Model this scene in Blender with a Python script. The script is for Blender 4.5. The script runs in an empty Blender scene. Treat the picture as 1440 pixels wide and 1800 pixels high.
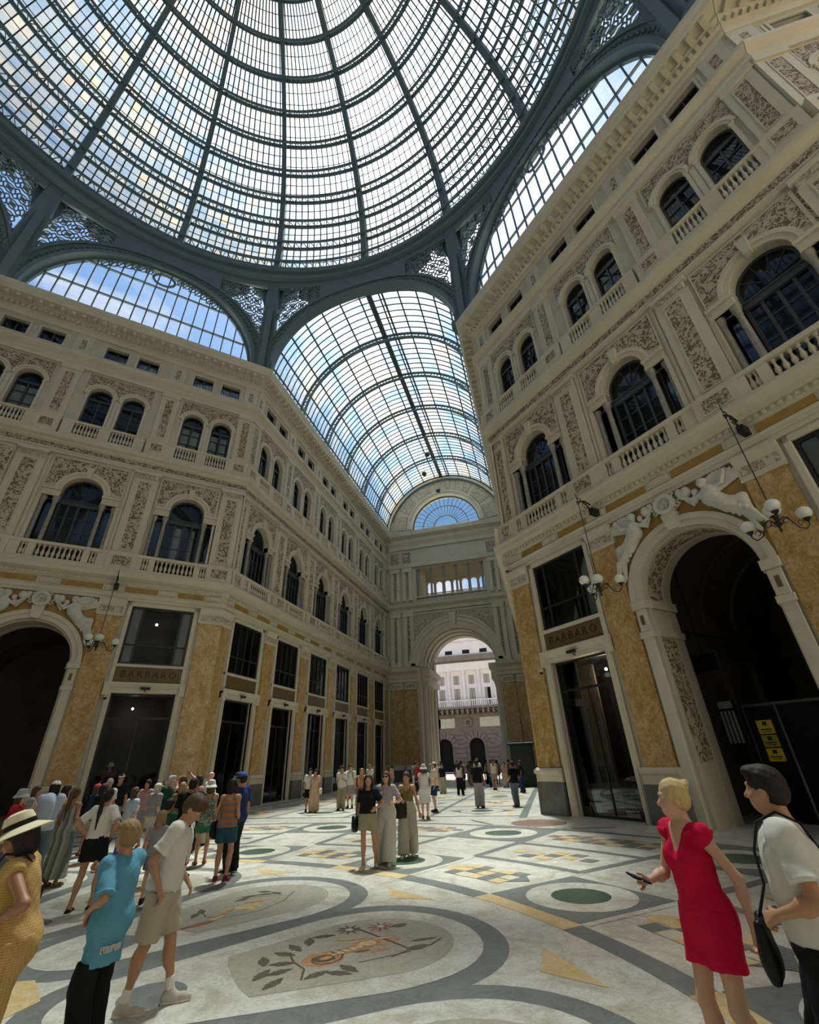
import bpy, math, random
import numpy as np
from mathutils import Vector, Matrix
from mathutils.geometry import tessellate_polygon
R_ = math.radians
random.seed(7)
scn = bpy.context.scene
C = scn.collection

# ------------------------------------------------------------------ camera
cam_d = bpy.data.cameras.new('camera')
cam = bpy.data.objects.new('camera', cam_d); C.objects.link(cam)
cam_d.sensor_fit = 'HORIZONTAL'; cam_d.sensor_width = 36.0
cam_d.lens = 782.0 / 1440 * 36
cam_d.clip_start = 0.05; cam_d.clip_end = 600
_y, _p, _r = R_(-14.63), R_(29.11), R_(-2.22)
_f = Vector((math.sin(_y)*math.cos(_p), math.cos(_y)*math.cos(_p), math.sin(_p)))
_rt = Vector((math.cos(_y), -math.sin(_y), 0)); _up = _rt.cross(_f)
_r2 = _rt*math.cos(_r) + _up*math.sin(_r); _u2 = -_rt*math.sin(_r) + _up*math.cos(_r)
cam.matrix_world = Matrix.Translation((0, 0, 1.85)) @ Matrix(((_r2.x, _u2.x, -_f.x), (_r2.y, _u2.y, -_f.y), (_r2.z, _u2.z, -_f.z))).to_4x4()
scn.camera = cam

# ------------------------------------------------------------------ light, sky, exposure
SUN_DIR = Vector((-0.0841, 0.3436, 0.9353)).normalized()
SUN_STRENGTH = 17.0; SUN_ANGLE = 5.0; SKY_STRENGTH = 0.66; EXPOSURE = 0.55
vs = scn.view_settings
vs.view_transform = 'Standard'; vs.look = 'None'; vs.gamma = 1.0; vs.use_curve_mapping = False
vs.exposure = EXPOSURE
sun_d = bpy.data.lights.new('sun', 'SUN'); sun_d.energy = SUN_STRENGTH; sun_d.angle = R_(SUN_ANGLE); sun_d.color = (1.0, 0.94, 0.84)
sun = bpy.data.objects.new('sun', sun_d); C.objects.link(sun)
sun.rotation_euler = SUN_DIR.to_track_quat('Z', 'Y').to_euler()
sun.location = (0, 0, 80)
scn.cycles.max_bounces = 8; scn.cycles.diffuse_bounces = 4; scn.cycles.glossy_bounces = 3
scn.cycles.transparent_max_bounces = 10; scn.cycles.transmission_bounces = 4
scn.cycles.sample_clamp_indirect = 6.0
scn.cycles.caustics_reflective = False; scn.cycles.caustics_refractive = False

world = bpy.data.worlds.new('sky'); scn.world = world; world.use_nodes = True
nt = world.node_tree; nt.nodes.clear()
def N(nt, t, **kw):
    n = nt.nodes.new(t)
    for k, v in kw.items():
        if k == 'inp':
            for a, b in v.items(): n.inputs[a].default_value = b
        else: setattr(n, k, v)
    return n
def L(nt, a, b): nt.links.new(a, b)
def mix(nt, fac, a, b, blend='MIX'):
    m = N(nt, 'ShaderNodeMix', data_type='RGBA', blend_type=blend)
    for idx, v in ((0, fac), (6, a), (7, b)):
        if hasattr(v, 'is_linked') or hasattr(v, 'links'): L(nt, v, m.inputs[idx])
        else: m.inputs[idx].default_value = v if idx == 0 else (*v[:3], 1)
    return m.outputs[2]
def math_(nt, op, a, b=None, c=None, clamp=False):
    m = N(nt, 'ShaderNodeMath', operation=op, use_clamp=clamp)
    for i, v in enumerate((a, b, c)):
        if v is None: continue
        if hasattr(v, 'links'): L(nt, v, m.inputs[i])
        else: m.inputs[i].default_value = v
    return m.outputs[0]
def ramp(nt, fac, stops, interp='LINEAR'):
    r = N(nt, 'ShaderNodeValToRGB'); cr = r.color_ramp; cr.interpolation = interp
    while len(cr.elements) < len(stops): cr.elements.new(0.5)
    for e, (p, c) in zip(cr.elements, stops):
        e.position = p; e.color = (*c, 1) if len(c) == 3 else c
    L(nt, fac, r.inputs[0]); return r.outputs[0]
tc = N(nt, 'ShaderNodeTexCoord')
sep = N(nt, 'ShaderNodeSeparateXYZ'); L(nt, tc.outputs['Generated'], sep.inputs[0])
grad = ramp(nt, sep.outputs[2], [(0.0, (0.50, 0.66, 0.88)), (0.30, (0.22, 0.46, 0.86)), (0.75, (0.17, 0.40, 0.84)), (1.0, (0.15, 0.36, 0.80))])
mp = N(nt, 'ShaderNodeMapping', inp={'Scale': (1.6, 1.6, 3.4)}); L(nt, tc.outputs['Generated'], mp.inputs[0])
ns = N(nt, 'ShaderNodeTexNoise', inp={'Scale': 2.3, 'Detail': 7.0, 'Roughness': 0.55, 'Distortion': 0.3}); L(nt, mp.outputs[0], ns.inputs[0])
cl = ramp(nt, ns.outputs[0], [(0.54, (0, 0, 0)), (0.70, (1, 1, 1))])
col = mix(nt, cl, grad, (0.92, 0.94, 0.98))
dp = N(nt, 'ShaderNodeVectorMath', operation='DOT_PRODUCT'); L(nt, tc.outputs['Generated'], dp.inputs[0]); dp.inputs[1].default_value = SUN_DIR
d1 = math_(nt, 'MAXIMUM', dp.outputs['Value'], 0.0)
g1 = math_(nt, 'MULTIPLY', math_(nt, 'POWER', d1, 60.0), 9.0)
g2 = math_(nt, 'MULTIPLY', math_(nt, 'POWER', d1, 9.0), 0.75)
glow = math_(nt, 'ADD', g1, g2)
gl = N(nt, 'ShaderNodeVectorMath', operation='SCALE'); gl.inputs[0].default_value = (1.0, 0.93, 0.80); L(nt, glow, gl.inputs[3])
ad = N(nt, 'ShaderNodeVectorMath', operation='ADD'); L(nt, col, ad.inputs[0]); L(nt, gl.outputs[0], ad.inputs[1])
bg = N(nt, 'ShaderNodeBackground'); bg.inputs[1].default_value = SKY_STRENGTH; L(nt, ad.outputs[0], bg.inputs[0])
wo = N(nt, 'ShaderNodeOutputWorld'); L(nt, bg.outputs[0], wo.inputs[0])
world.cycles.sampling_method = 'MANUAL'; world.cycles.sample_map_resolution = 512

# ------------------------------------------------------------------ materials
MATS = {}
def newmat(name):
    m = bpy.data.materials.new(name); m.use_nodes = True; m.node_tree.nodes.clear(); MATS[name] = m
    return m, m.node_tree
def out(nt, sh):
    o = N(nt, 'ShaderNodeOutputMaterial'); L(nt, sh, o.inputs[0])
def objco(nt, scale=(1, 1, 1)):
    t = N(nt, 'ShaderNodeTexCoord'); m = N(nt, 'ShaderNodeMapping', inp={'Scale': scale}); L(nt, t.outputs['Object'], m.inputs[0]); return m.outputs[0]
def noise(nt, vec, scale, detail=4, rough=0.55, dist=0.0):
    n = N(nt, 'ShaderNodeTexNoise', inp={'Scale': scale, 'Detail': detail, 'Roughness': rough, 'Distortion': dist}); L(nt, vec, n.inputs[0]); return n.outputs[0]
def bump(nt, h, strength, dist):
    b = N(nt, 'ShaderNodeBump', inp={'Strength': strength, 'Distance': dist}); L(nt, h, b.inputs['Height']); return b.outputs[0]
def pbsdf(nt, color, rough=0.6, spec=0.3, metal=0.0, normal=None, **kw):
    p = N(nt, 'ShaderNodeBsdfPrincipled')
    if hasattr(color, 'links'): L(nt, color, p.inputs['Base Color'])
    else: p.inputs['Base Color'].default_value = (*color, 1)
    if hasattr(rough, 'links'): L(nt, rough, p.inputs['Roughness'])
    else: p.inputs['Roughness'].default_value = rough
    p.inputs['Specular IOR Level'].default_value = spec; p.inputs['Metallic'].default_value = metal
    if normal: L(nt, normal, p.inputs['Normal'])
    for k, v in kw.items(): p.inputs[k].default_value = v
    return p.outputs[0]
def mat_stone(name, c1, c2, scale=1.5, rough=0.7, bmp=0.12, spec=0.25):
    m, nt = newmat(name); v = objco(nt)
    n = noise(nt, v, scale, 6, 0.6); n2 = noise(nt, v, scale*14, 3)
    c = mix(nt, ramp(nt, n, [(0.35, (0, 0, 0)), (0.65, (1, 1, 1))]), c1, c2)
    out(nt, pbsdf(nt, c, rough, spec, normal=bump(nt, n2, bmp, 0.02))); return m
def mat_plain(name, c, rough=0.6, spec=0.3, metal=0.0):
    m, nt = newmat(name); out(nt, pbsdf(nt, c, rough, spec, metal)); return m
def mat_carved(name, light, dark, scale=9.0, thr=0.5, dist=1.8):
    m, nt = newmat(name); v = objco(nt)
    def band(sc, wdt, ds):
        n0 = noise(nt, v, sc, 1.5, 0.45, ds); a = math_(nt, 'ABSOLUTE', math_(nt, 'SUBTRACT', n0, 0.5)); return ramp(nt, a, [(wdt, (1, 1, 1)), (wdt+0.025, (0, 0, 0))])
    f = mix(nt, 1.0, band(scale*0.19, 0.038, dist*0.8), band(scale*0.36, 0.042, dist*0.5), 'LIGHTEN')
    c = mix(nt, f, dark, light)
    out(nt, pbsdf(nt, c, 0.75, 0.2, normal=bump(nt, f, 0.9, 0.05))); return m
M_CREAM = mat_stone('cream stucco', (0.555, 0.51, 0.405), (0.48, 0.44, 0.345), 0.7, 0.75)
M_CREAM2 = mat_stone('pale cream moulding', (0.62, 0.565, 0.445), (0.555, 0.50, 0.385), 0.9, 0.7)
M_TRIM = mat_stone('white stone trim', (0.62, 0.57, 0.46), (0.54, 0.49, 0.385), 1.4, 0.5, 0.06, 0.4)
M_RELIEF = mat_carved('carved scroll relief', (0.50, 0.44, 0.34), (0.20, 0.135, 0.08), 12.0)
M_RELIEF_S = mat_carved('fine carved relief', (0.48, 0.42, 0.32), (0.20, 0.135, 0.078), 16.0)
M_RELIEF_PALE = mat_carved('pale carved relief', (0.54, 0.48, 0.37), (0.37, 0.31, 0.22), 12.0)
M_OCHRE = mat_stone('ochre frieze panel', (0.40, 0.245, 0.07), (0.31, 0.19, 0.055), 3.0, 0.5)
M_SIGN = mat_stone('brown marble sign', (0.165, 0.105, 0.04), (0.125, 0.08, 0.032), 3.0, 0.35)
M_GREYST = mat_stone('dark grey marble plinth', (0.085, 0.088, 0.08), (0.13, 0.13, 0.115), 2.5, 0.35, 0.03, 0.5)
M_SCULPT = mat_stone('white plaster sculpture', (0.62, 0.60, 0.54), (0.54, 0.52, 0.46), 3.0, 0.6)
M_COLM = mat_stone('grey veined marble column', (0.34, 0.32, 0.27), (0.22, 0.21, 0.185), 4.0, 0.35, 0.03, 0.5)
M_IRON = mat_plain('blue grey painted iron', (0.10, 0.145, 0.155), 0.55, 0.4)
M_IRONB = mat_plain('dark iron bars', (0.05, 0.066, 0.07), 0.55, 0.3)
M_DARKFR = mat_plain('black window frame', (0.018, 0.018, 0.018), 0.4, 0.4)
M_DARKWOOD = mat_plain('dark grey window joinery', (0.05, 0.055, 0.058), 0.45, 0.4)
M_CURT = mat_stone('pale window blind', (0.68, 0.66, 0.60), (0.60, 0.58, 0.52), 6.0, 0.9)
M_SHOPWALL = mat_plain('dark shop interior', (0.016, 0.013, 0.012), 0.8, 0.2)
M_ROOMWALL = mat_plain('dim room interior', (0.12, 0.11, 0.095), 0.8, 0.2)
M_GLOBE = mat_plain('opal glass globe', (0.72, 0.71, 0.66), 0.2, 0.5)
M_BLACKIRON = mat_plain('black wrought iron', (0.014, 0.013, 0.013), 0.5, 0.4)
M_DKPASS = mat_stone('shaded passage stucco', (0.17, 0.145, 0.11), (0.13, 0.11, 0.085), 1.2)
M_LETTER = mat_plain('dark engraved letters', (0.03, 0.02, 0.012), 0.5)

def mat_yellow():
    m, nt = newmat('yellow veined marble'); v = objco(nt, (1, 1, 0.8))
    n = noise(nt, v, 2.2, 7, 0.7, 1.2); n2 = noise(nt, v, 5.0, 5, 0.6, 1.5)
    c = ramp(nt, n, [(0.30, (0.33, 0.19, 0.06)), (0.44, (0.46, 0.28, 0.09)), (0.54, (0.52, 0.36, 0.16)), (0.68, (0.58, 0.45, 0.27))])
    ve = ramp(nt, n2, [(0.40, (1, 1, 1)), (0.47, (0.58, 0.46, 0.33)), (0.53, (1, 1, 1))])
    c = mix(nt, 0.7, c, ve, 'MULTIPLY')
    out(nt, pbsdf(nt, c, 0.32, 0.45)); return m
M_YELLOW = mat_yellow()
def mat_glassroof(suffix='', cell=None):
    # dusty roof glass: part clear, part light-scattering, with panes of differing dirt
    m, nt = newmat('dusty roof glass' + suffix); v = objco(nt)
    n = noise(nt, v, 0.35, 3, 0.6); n2 = noise(nt, v, 2.2, 3, 0.6)
    tr = N(nt, 'ShaderNodeBsdfTransparent'); tr.inputs[0].default_value = (0.72, 0.84, 0.90, 1)
    tl = N(nt, 'ShaderNodeBsdfTranslucent'); df = N(nt, 'ShaderNodeBsdfDiffuse')
    cc = ramp(nt, n, [(0.36, (0.085, 0.135, 0.175)), (0.50, (0.145, 0.175, 0.19)), (0.62, (0.22, 0.20, 0.15))])
    if not cell: cc = mix(nt, 1.0, cc, (1.6, 1.6, 1.6), 'MULTIPLY')
    if cell:      # each pane of the dome its own tint
        s3 = N(nt, 'ShaderNodeSeparateXYZ'); L(nt, v, s3.inputs[0])
        az = math_(nt, 'FLOOR', math_(nt, 'MULTIPLY', math_(nt, 'ARCTAN2', math_(nt, 'ADD', s3.outputs[0], 8.4), math_(nt, 'SUBTRACT', s3.outputs[1], 1.6)), 208/2/math.pi))
        el = math_(nt, 'FLOOR', math_(nt, 'MULTIPLY', math_(nt, 'ARCSINE', math_(nt, 'MULTIPLY', math_(nt, 'SUBTRACT', s3.outputs[2], 37.6), 1/19.7)), 24.0))
        cx_ = N(nt, 'ShaderNodeCombineXYZ'); L(nt, az, cx_.inputs[0]); L(nt, el, cx_.inputs[1]); wn = N(nt, 'ShaderNodeTexWhiteNoise'); L(nt, cx_.outputs[0], wn.inputs[0])
        cc = mix(nt, ramp(nt, wn.outputs[0], [(0.0, (0.15,)*3), (0.5, (0.35,)*3), (0.9, (0.9,)*3), (0.96, (1,)*3)]), cc, ramp(nt, wn.outputs[1], [(0.0, (0.045, 0.10, 0.17)), (0.45, (0.17, 0.19, 0.18)), (0.8, (0.34, 0.28, 0.17)), (1.0, (0.36, 0.18, 0.07))]))
    L(nt, cc, tl.inputs[0]); df.inputs[0].default_value = (0.6, 0.62, 0.6, 1)
    mx = N(nt, 'ShaderNodeMixShader'); mx.inputs[0].default_value = 0.14; L(nt, tl.outputs[0], mx.inputs[1]); L(nt, df.outputs[0], mx.inputs[2])
    m2 = N(nt, 'ShaderNodeMixShader')
    L(nt, ramp(nt, n2, [(0.3, (0.52,)*3), (0.7, (0.76,)*3)]), m2.inputs[0]); L(nt, tr.outputs[0], m2.inputs[1]); L(nt, mx.outputs[0], m2.inputs[2])
    out(nt, m2.outputs[0]); return m
M_ROOFGLASS = mat_glassroof(); M_DOMEGLASS = mat_glassroof(' of the dome', True)
def mat_clear(name, tint, rough, fac):
    m, nt = newmat(name)
    tr = N(nt, 'ShaderNodeBsdfTransparent'); tr.inputs[0].default_value = (*tint, 1)
    gl = N(nt, 'ShaderNodeBsdfGlossy'); gl.inputs['Roughness'].default_value = rough; gl.inputs[0].default_value = (0.62, 0.66, 0.70, 1)
    fr = N(nt, 'ShaderNodeFresnel'); fr.inputs[0].default_value = 1.5
    f = math_(nt, 'ADD', fr.outputs[0], fac, clamp=True)
    mx = N(nt, 'ShaderNodeMixShader'); L(nt, f, mx.inputs[0]); L(nt, tr.outputs[0], mx.inputs[1]); L(nt, gl.outputs[0], mx.inputs[2])
    out(nt, mx.outputs[0]); return m
M_WINGLASS = mat_clear('dark window glass', (0.68, 0.72, 0.73), 0.03, 0.02)
M_SHOPGLASS = mat_clear('shop glass', (0.80, 0.82, 0.82), 0.01, -0.02)
M_SKYGLASS = mat_clear('clear fanlight glass', (0.90, 0.95, 0.98), 0.02, 0.0)

def mat_marble(name, c1, c2, c3, scale=1.1, rough=0.28):
    m, nt = newmat(name); v = objco(nt)
    n = noise(nt, v, scale, 8, 0.65, 1.4); n2 = noise(nt, v, scale*6, 5, 0.6, 0.8)
    c = ramp(nt, n, [(0.28, c3), (0.42, c2), (0.55, c1), (0.75, c1)])
    ve = ramp(nt, n2, [(0.42, (1, 1, 1)), (0.48, (0.66, 0.61, 0.53)), (0.53, (1, 1, 1))])
    c = mix(nt, 0.6, c, ve, 'MULTIPLY')
    r = N(nt, 'ShaderNodeMapRange', inp={'To Min': rough-0.08, 'To Max': rough+0.2}); L(nt, n2, r.inputs[0])
    out(nt, pbsdf(nt, c, r.outputs[0], 0.45)); return m
M_FWHITE = mat_marble('white veined floor marble', (0.60, 0.575, 0.50), (0.49, 0.455, 0.375), (0.36, 0.325, 0.25), 1.7)
M_FCREAM = mat_marble('cream floor marble', (0.62, 0.55, 0.42), (0.55, 0.49, 0.37), (0.47, 0.43, 0.34), 1.6)
M_FGREY = mat_marble('grey floor marble', (0.165, 0.172, 0.155), (0.15, 0.156, 0.14), (0.185, 0.19, 0.175), 0.9, 0.34)
M_FYEL = mat_marble('yellow floor marble', (0.60, 0.42, 0.19), (0.66, 0.50, 0.28), (0.52, 0.34, 0.13), 2.5)
M_FGREEN = mat_marble('green floor marble', (0.045, 0.085, 0.055), (0.06, 0.105, 0.07), (0.035, 0.06, 0.042), 3.0)
M_FBROWN = mat_marble('brown red floor marble', (0.24, 0.15, 0.11), (0.30, 0.20, 0.14), (0.20, 0.12, 0.09), 2.5)
M_FMOS = mat_marble('beige mosaic ground', (0.38, 0.345, 0.27), (0.35, 0.315, 0.245), (0.31, 0.28, 0.215), 2.0, 0.4)
M_FLEAF = mat_marble('dark green mosaic leaves', (0.11, 0.105, 0.065), (0.085, 0.085, 0.05), (0.16, 0.145, 0.095), 9.0, 0.4)
M_FORG = mat_marble('orange flesh mosaic', (0.42, 0.19, 0.085), (0.52, 0.29, 0.14), (0.27, 0.11, 0.045), 7.0, 0.4)
M_FBRN = mat_marble('brown mosaic line', (0.10, 0.06, 0.035), (0.14, 0.09, 0.05), (0.08, 0.05, 0.03), 6.0, 0.4)
M_FRED = mat_marble('red mosaic flower', (0.42, 0.11, 0.08), (0.45, 0.16, 0.11), (0.32, 0.08, 0.06), 6.0, 0.4)

# ------------------------------------------------------------------ mesh helpers
class MB:
    def __init__(s): s.v = []; s.f = []; s.m = []
    def add(s, vs, fs, mi=0):
        b = len(s.v); s.v += [tuple(v) for v in vs]; s.f += [tuple(i+b for i in f) for f in fs]; s.m += [mi]*len(fs); return s
    def box(s, x0, x1, y0, y1, z0, z1, mi=0):
        return s.add([(x0,y0,z0),(x1,y0,z0),(x1,y1,z0),(x0,y1,z0),(x0,y0,z1),(x1,y0,z1),(x1,y1,z1),(x0,y1,z1)],
                     [(0,3,2,1),(4,5,6,7),(0,1,5,4),(1,2,6,5),(2,3,7,6),(3,0,4,7)], mi)
    def bbox(s, x0, x1, y0, y1, z0, z1, b=0.02, mi=0):   # box with a chamfered front (y0) face
        return s.add([(x0,y1,z0),(x1,y1,z0),(x1,y1,z1),(x0,y1,z1),(x0,y0+b,z0),(x1,y0+b,z0),(x1,y0+b,z1),(x0,y0+b,z1),(x0+b,y0,z0+b),(x1-b,y0,z0+b),(x1-b,y0,z1-b),(x0+b,y0,z1-b)],
                     [(0,1,5,4),(1,2,6,5),(2,3,7,6),(3,0,4,7),(4,5,9,8),(5,6,10,9),(6,7,11,10),(7,4,8,11),(8,9,10,11),(0,3,2,1)], mi)
    def prism(s, poly, y0, y1, mi=0):
        n = len(poly); vs = [(x, y0, z) for x, z in poly] + [(x, y1, z) for x, z in poly]
        fs = [tuple(range(n)), tuple(range(2*n-1, n-1, -1))] + [(i, (i+1) % n + 0, (i+1) % n + n, i+n)[::-1] for i in range(n)]
        return s.add(vs, fs, mi)
    def plate(s, outer, holes, y0, y1, mi=0, back=False):
        loops = [outer] + holes
        tris = tessellate_polygon([[Vector((x, z, 0)) for x, z in lp] for lp in loops])
        flat = [p for lp in loops for p in lp]
        s.add([(x, y0, z) for x, z in flat], [tuple(t) for t in tris], mi)
        if back: s.add([(x, y1, z) for x, z in flat], [tuple(t)[::-1] for t in tris], mi)
        for lp in loops:
            n = len(lp); s.add([(x, y0, z) for x, z in lp] + [(x, y1, z) for x, z in lp], [(i, (i+1) % n, (i+1) % n + n, i+n) for i in range(n)], mi)
        return s
    def profile(s, x0, x1, prof, mi=0):       # moulding along x: prof = [(y, z)] polyline closed at the back
        n = len(prof); s.add([(x0, y, z) for y, z in prof] + [(x1, y, z) for y, z in prof],
              [(i, i+1, i+1+n, i+n) for i in range(n-1)] + [tuple(range(n)), tuple(range(2*n-1, n-1, -1))], mi); return s
    def ring(s, cx, cz, r0, r1, a0, a1, y0, y1, n=24, mi=0):
        vs = []
        for i in range(n+1):
            a = R_(a0 + (a1-a0)*i/n); c, q = math.cos(a), math.sin(a)
            vs += [(cx+r0*c, y0, cz+r0*q), (cx+r1*c, y0, cz+r1*q), (cx+r1*c, y1, cz+r1*q), (cx+r0*c, y1, cz+r0*q)]
        fs = []
        for i in range(n):
            b = 4*i
            for k in range(4): fs.append((b+k, b+(k+1) % 4, b+4+(k+1) % 4, b+4+k))
        fs += [(0, 1, 2, 3), (4*n+3, 4*n+2, 4*n+1, 4*n)]
        return s.add(vs, fs, mi)
    def lathe(s, prof, cx=0, cy=0, z0=0, n=12, mi=0):
        vs = []; k = len(prof)
        for i in range(n):
            a = 2*math.pi*i/n
            vs += [(cx+r*math.cos(a), cy+r*math.sin(a), z0+z) for r, z in prof]
        fs = [(i*k+j, ((i+1) % n)*k+j, ((i+1) % n)*k+j+1, i*k+j+1) for i in range(n) for j in range(k-1)]
        fs += [tuple(i*k for i in range(n-1, -1, -1)), tuple(i*k+k-1 for i in range(n))]
        return s.add(vs, fs, mi)
    def sphere(s, c, r, n=14, mi=0, sz=1.0):
        m = n//2; return s.lathe([(r*math.sin(math.pi*j/m)+1e-4, -r*sz*math.cos(math.pi*j/m)) for j in range(m+1)], c[0], c[1], c[2], n, mi)
    def tube(s, pts, r, n=6, mi=0, closed=False, rect=None):
        P = [Vector(p) for p in pts]; k = len(P); rr = r if isinstance(r, (list, tuple)) else [r]*k
        vs = []; up = None
        for i in range(k):
            t = (P[min(i+1, k-1)] - P[max(i-1, 0)]) if not closed else (P[(i+1) % k]-P[i-1])
            t.normalize()
            if up is None: up = Vector((0, 0, 1)) if abs(t.z) < 0.9 else Vector((1, 0, 0))
            x = t.cross(up)
            if x.length < 1e-4: x = t.orthogonal()
            x.normalize(); up = x.cross(t).normalized()
            for j in range(n):
                a = 2*math.pi*(j+.5)/n
                if rect: v = x*rect[0]*(1 if math.cos(a) > 0 else -1) + up*rect[1]*(1 if math.sin(a) > 0 else -1)
                else: v = x*math.cos(a)*rr[i] + up*math.sin(a)*rr[i]
                vs.append(P[i]+v)
        fs = [(i*n+j, i*n+(j+1) % n, ((i+1) % k)*n+(j+1) % n, ((i+1) % k)*n+j) for i in range(k if closed else k-1) for j in range(n)]
        if not closed: fs += [tuple(range(n-1, -1, -1)), tuple((k-1)*n+j for j in range(n))]
        return s.add(vs, fs, mi)
    def mesh(s, name, mats, smooth=False):
        me = bpy.data.meshes.new(name); me.from_pydata(s.v, [], s.f)
        for m in (mats if isinstance(mats, (list, tuple)) else [mats]): me.materials.append(m)
        if any(s.m): me.polygons.foreach_set('material_index', s.m)
        if smooth:
            me.polygons.foreach_set('use_smooth', [True]*len(s.f))
            try: me.set_sharp_from_angle(angle=R_(40))
            except Exception: pass
        me.update(); return me
    def build(s, name, mats, parent=None, smooth=False, loc=None):
        return link(name, s.mesh(name, mats, smooth), parent, loc)
def link(name, me, parent=None, loc=None, rotz=None):
    o = bpy.data.objects.new(name, me); C.objects.link(o)
    if parent: o.parent = parent
    if loc: o.location = loc
    if rotz is not None: o.rotation_euler = (0, 0, rotz)
    return o
def tag(o, label=None, cat=None, group=None, kind=None):
    if label: o['label'] = label
    if cat: o['category'] = cat
    if group: o['group'] = group
    if kind: o['kind'] = kind
    return o
def empty(name, loc=(0, 0, 0), rotz=0, parent=None):
    return link(name, None, parent, loc, rotz)
def local(root, x, y=0, z=0):
    r = root.rotation_euler.z; c, s_ = math.cos(r), math.sin(r)
    return (root.location.x + x*c - y*s_, root.location.y + x*s_ + y*c, root.location.z + z)
def rect(x0, x1, z0, z1): return [(x0, z0), (x1, z0), (x1, z1), (x0, z1)]
def archpoly(c, r, z0, zs, n=20, k=1.0):    # straight jambs from z0 to zs, half-round top (k = height ratio)
    return [(c-r, z0), (c+r, z0)] + [(c+r*math.cos(math.pi*i/n), zs+r*k*math.sin(math.pi*i/n)) for i in range(n+1)]

# ------------------------------------------------------------------ facades
TAN = math.tan(R_(22.5))
WCOUNT = [0]; TRIMN = [0]; DOORN = [0]
def prof_mitre(mb, x0, x1, prof, t0=0.0, t1=0.0, mi=0):
    n = len(prof)
    mb.add([(x0 + y*t0, y, z) for y, z in prof] + [(x1 - y*t1, y, z) for y, z in prof],
           [(i, i+1, i+1+n, i+n) for i in range(n-1)] + [tuple(range(n)), tuple(range(2*n-1, n-1, -1))], mi)
def frame(mb, x0, x1, z0, z1, w, y0, y1, mi=0):
    mb.box(x0, x1, y0, y1, z0, z0+w, mi); mb.box(x0, x1, y0, y1, z1-w, z1, mi)
    mb.box(x0, x0+w, y0, y1, z0+w, z1-w, mi); mb.box(x1-w, x1, y0, y1, z0+w, z1-w, mi)
def raised_panel(mb, x0, x1, z0, z1, p, b=0.05, mi=0):    # moulded frame standing proud of a relief panel
    frame(mb, x0-b, x1+b, z0-b, z1+b, b, -p-0.03, -p+0.02, mi)

BAL1 = MB().lathe([(0.06,0),(0.06,0.05),(0.035,0.08),(0.075,0.20),(0.08,0.26),(0.04,0.40),(0.03,0.50),(0.055,0.56),(0.06,0.60),(0.06,0.64)], n=8).mesh('baluster', M_CREAM2, True)
BAL2 = MB().lathe([(0.055,0),(0.055,0.05),(0.032,0.09),(0.07,0.24),(0.072,0.30),(0.036,0.46),(0.028,0.58),(0.05,0.65),(0.055,0.69),(0.055,0.73)], n=8).mesh('baluster', M_CREAM2, True)

MESHC = {}
def cached(key, fn):
    if key not in MESHC: MESHC[key] = fn()
    return MESHC[key]

def serliana_poly(c, hw=1.58, r=0.87):
    return [(c-hw, 10.5), (c+hw, 10.5), (c+hw, 13.95), (c+r, 13.95)] + [(c+r*math.cos(math.pi*i/16), 14.4+r*math.sin(math.pi*i/16)) for i in range(17)] + [(c-r, 13.95), (c-hw, 13.95)]

def pilaster_ground(root, x0, x1, w0=0.0, w1=0.0):
    """x0..x1 shaft edges; w0/w1 = 1 where the pier turns the corner (mitred)."""
    def sl(y): return ((x0 + y*TAN) if w0 else x0), ((x1 - y*TAN) if w1 else x1)
    mb = MB()
    e0 = 0 if w0 else 0.10; e1 = 0 if w1 else 0.10
    t0 = TAN if w0 else 0; t1 = TAN if w1 else 0
    prof_mitre(mb, x0-e0, x1+e1, [(0.02,0.98),(-0.20,0.98),(-0.20,1.22),(-0.27,1.27),(-0.27,1.36),(-0.18,1.42),(0.02,1.42)], t0, t1)
    prof_mitre(mb, x0-e0*.6, x1+e1*.6, [(0.02,8.32),(-0.14,8.32),(-0.17,8.38),(-0.14,8.45),(-0.14,8.78),(-0.20,8.86),(-0.26,9.0),(-0.26,9.10),(0.02,9.10)], t0, t1)
    p = mb.build('pilaster', M_CREAM2, root)
    s = MB(); prof_mitre(s, x0, x1, [(0.02,1.40),(-0.10,1.40),(-0.10,8.34),(0.02,8.34)], t0, t1); s.build('marble_shaft', M_YELLOW, p)
    s = MB(); prof_mitre(s, x0-e0*1.3, x1+e1*1.3, [(0.02,0.0),(-0.24,0.0),(-0.22,0.99),(0.02,0.99)], t0, t1); s.build('plinth', M_GREYST, p)
    s = MB(); prof_mitre(s, x0+0.02, x1-0.02, [(0.0,8.48),(-0.155,8.48),(-0.155,8.76),(0.0,8.76)], t0, t1); s.build('capital_relief', M_RELIEF_PALE, p)
    return p

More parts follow.
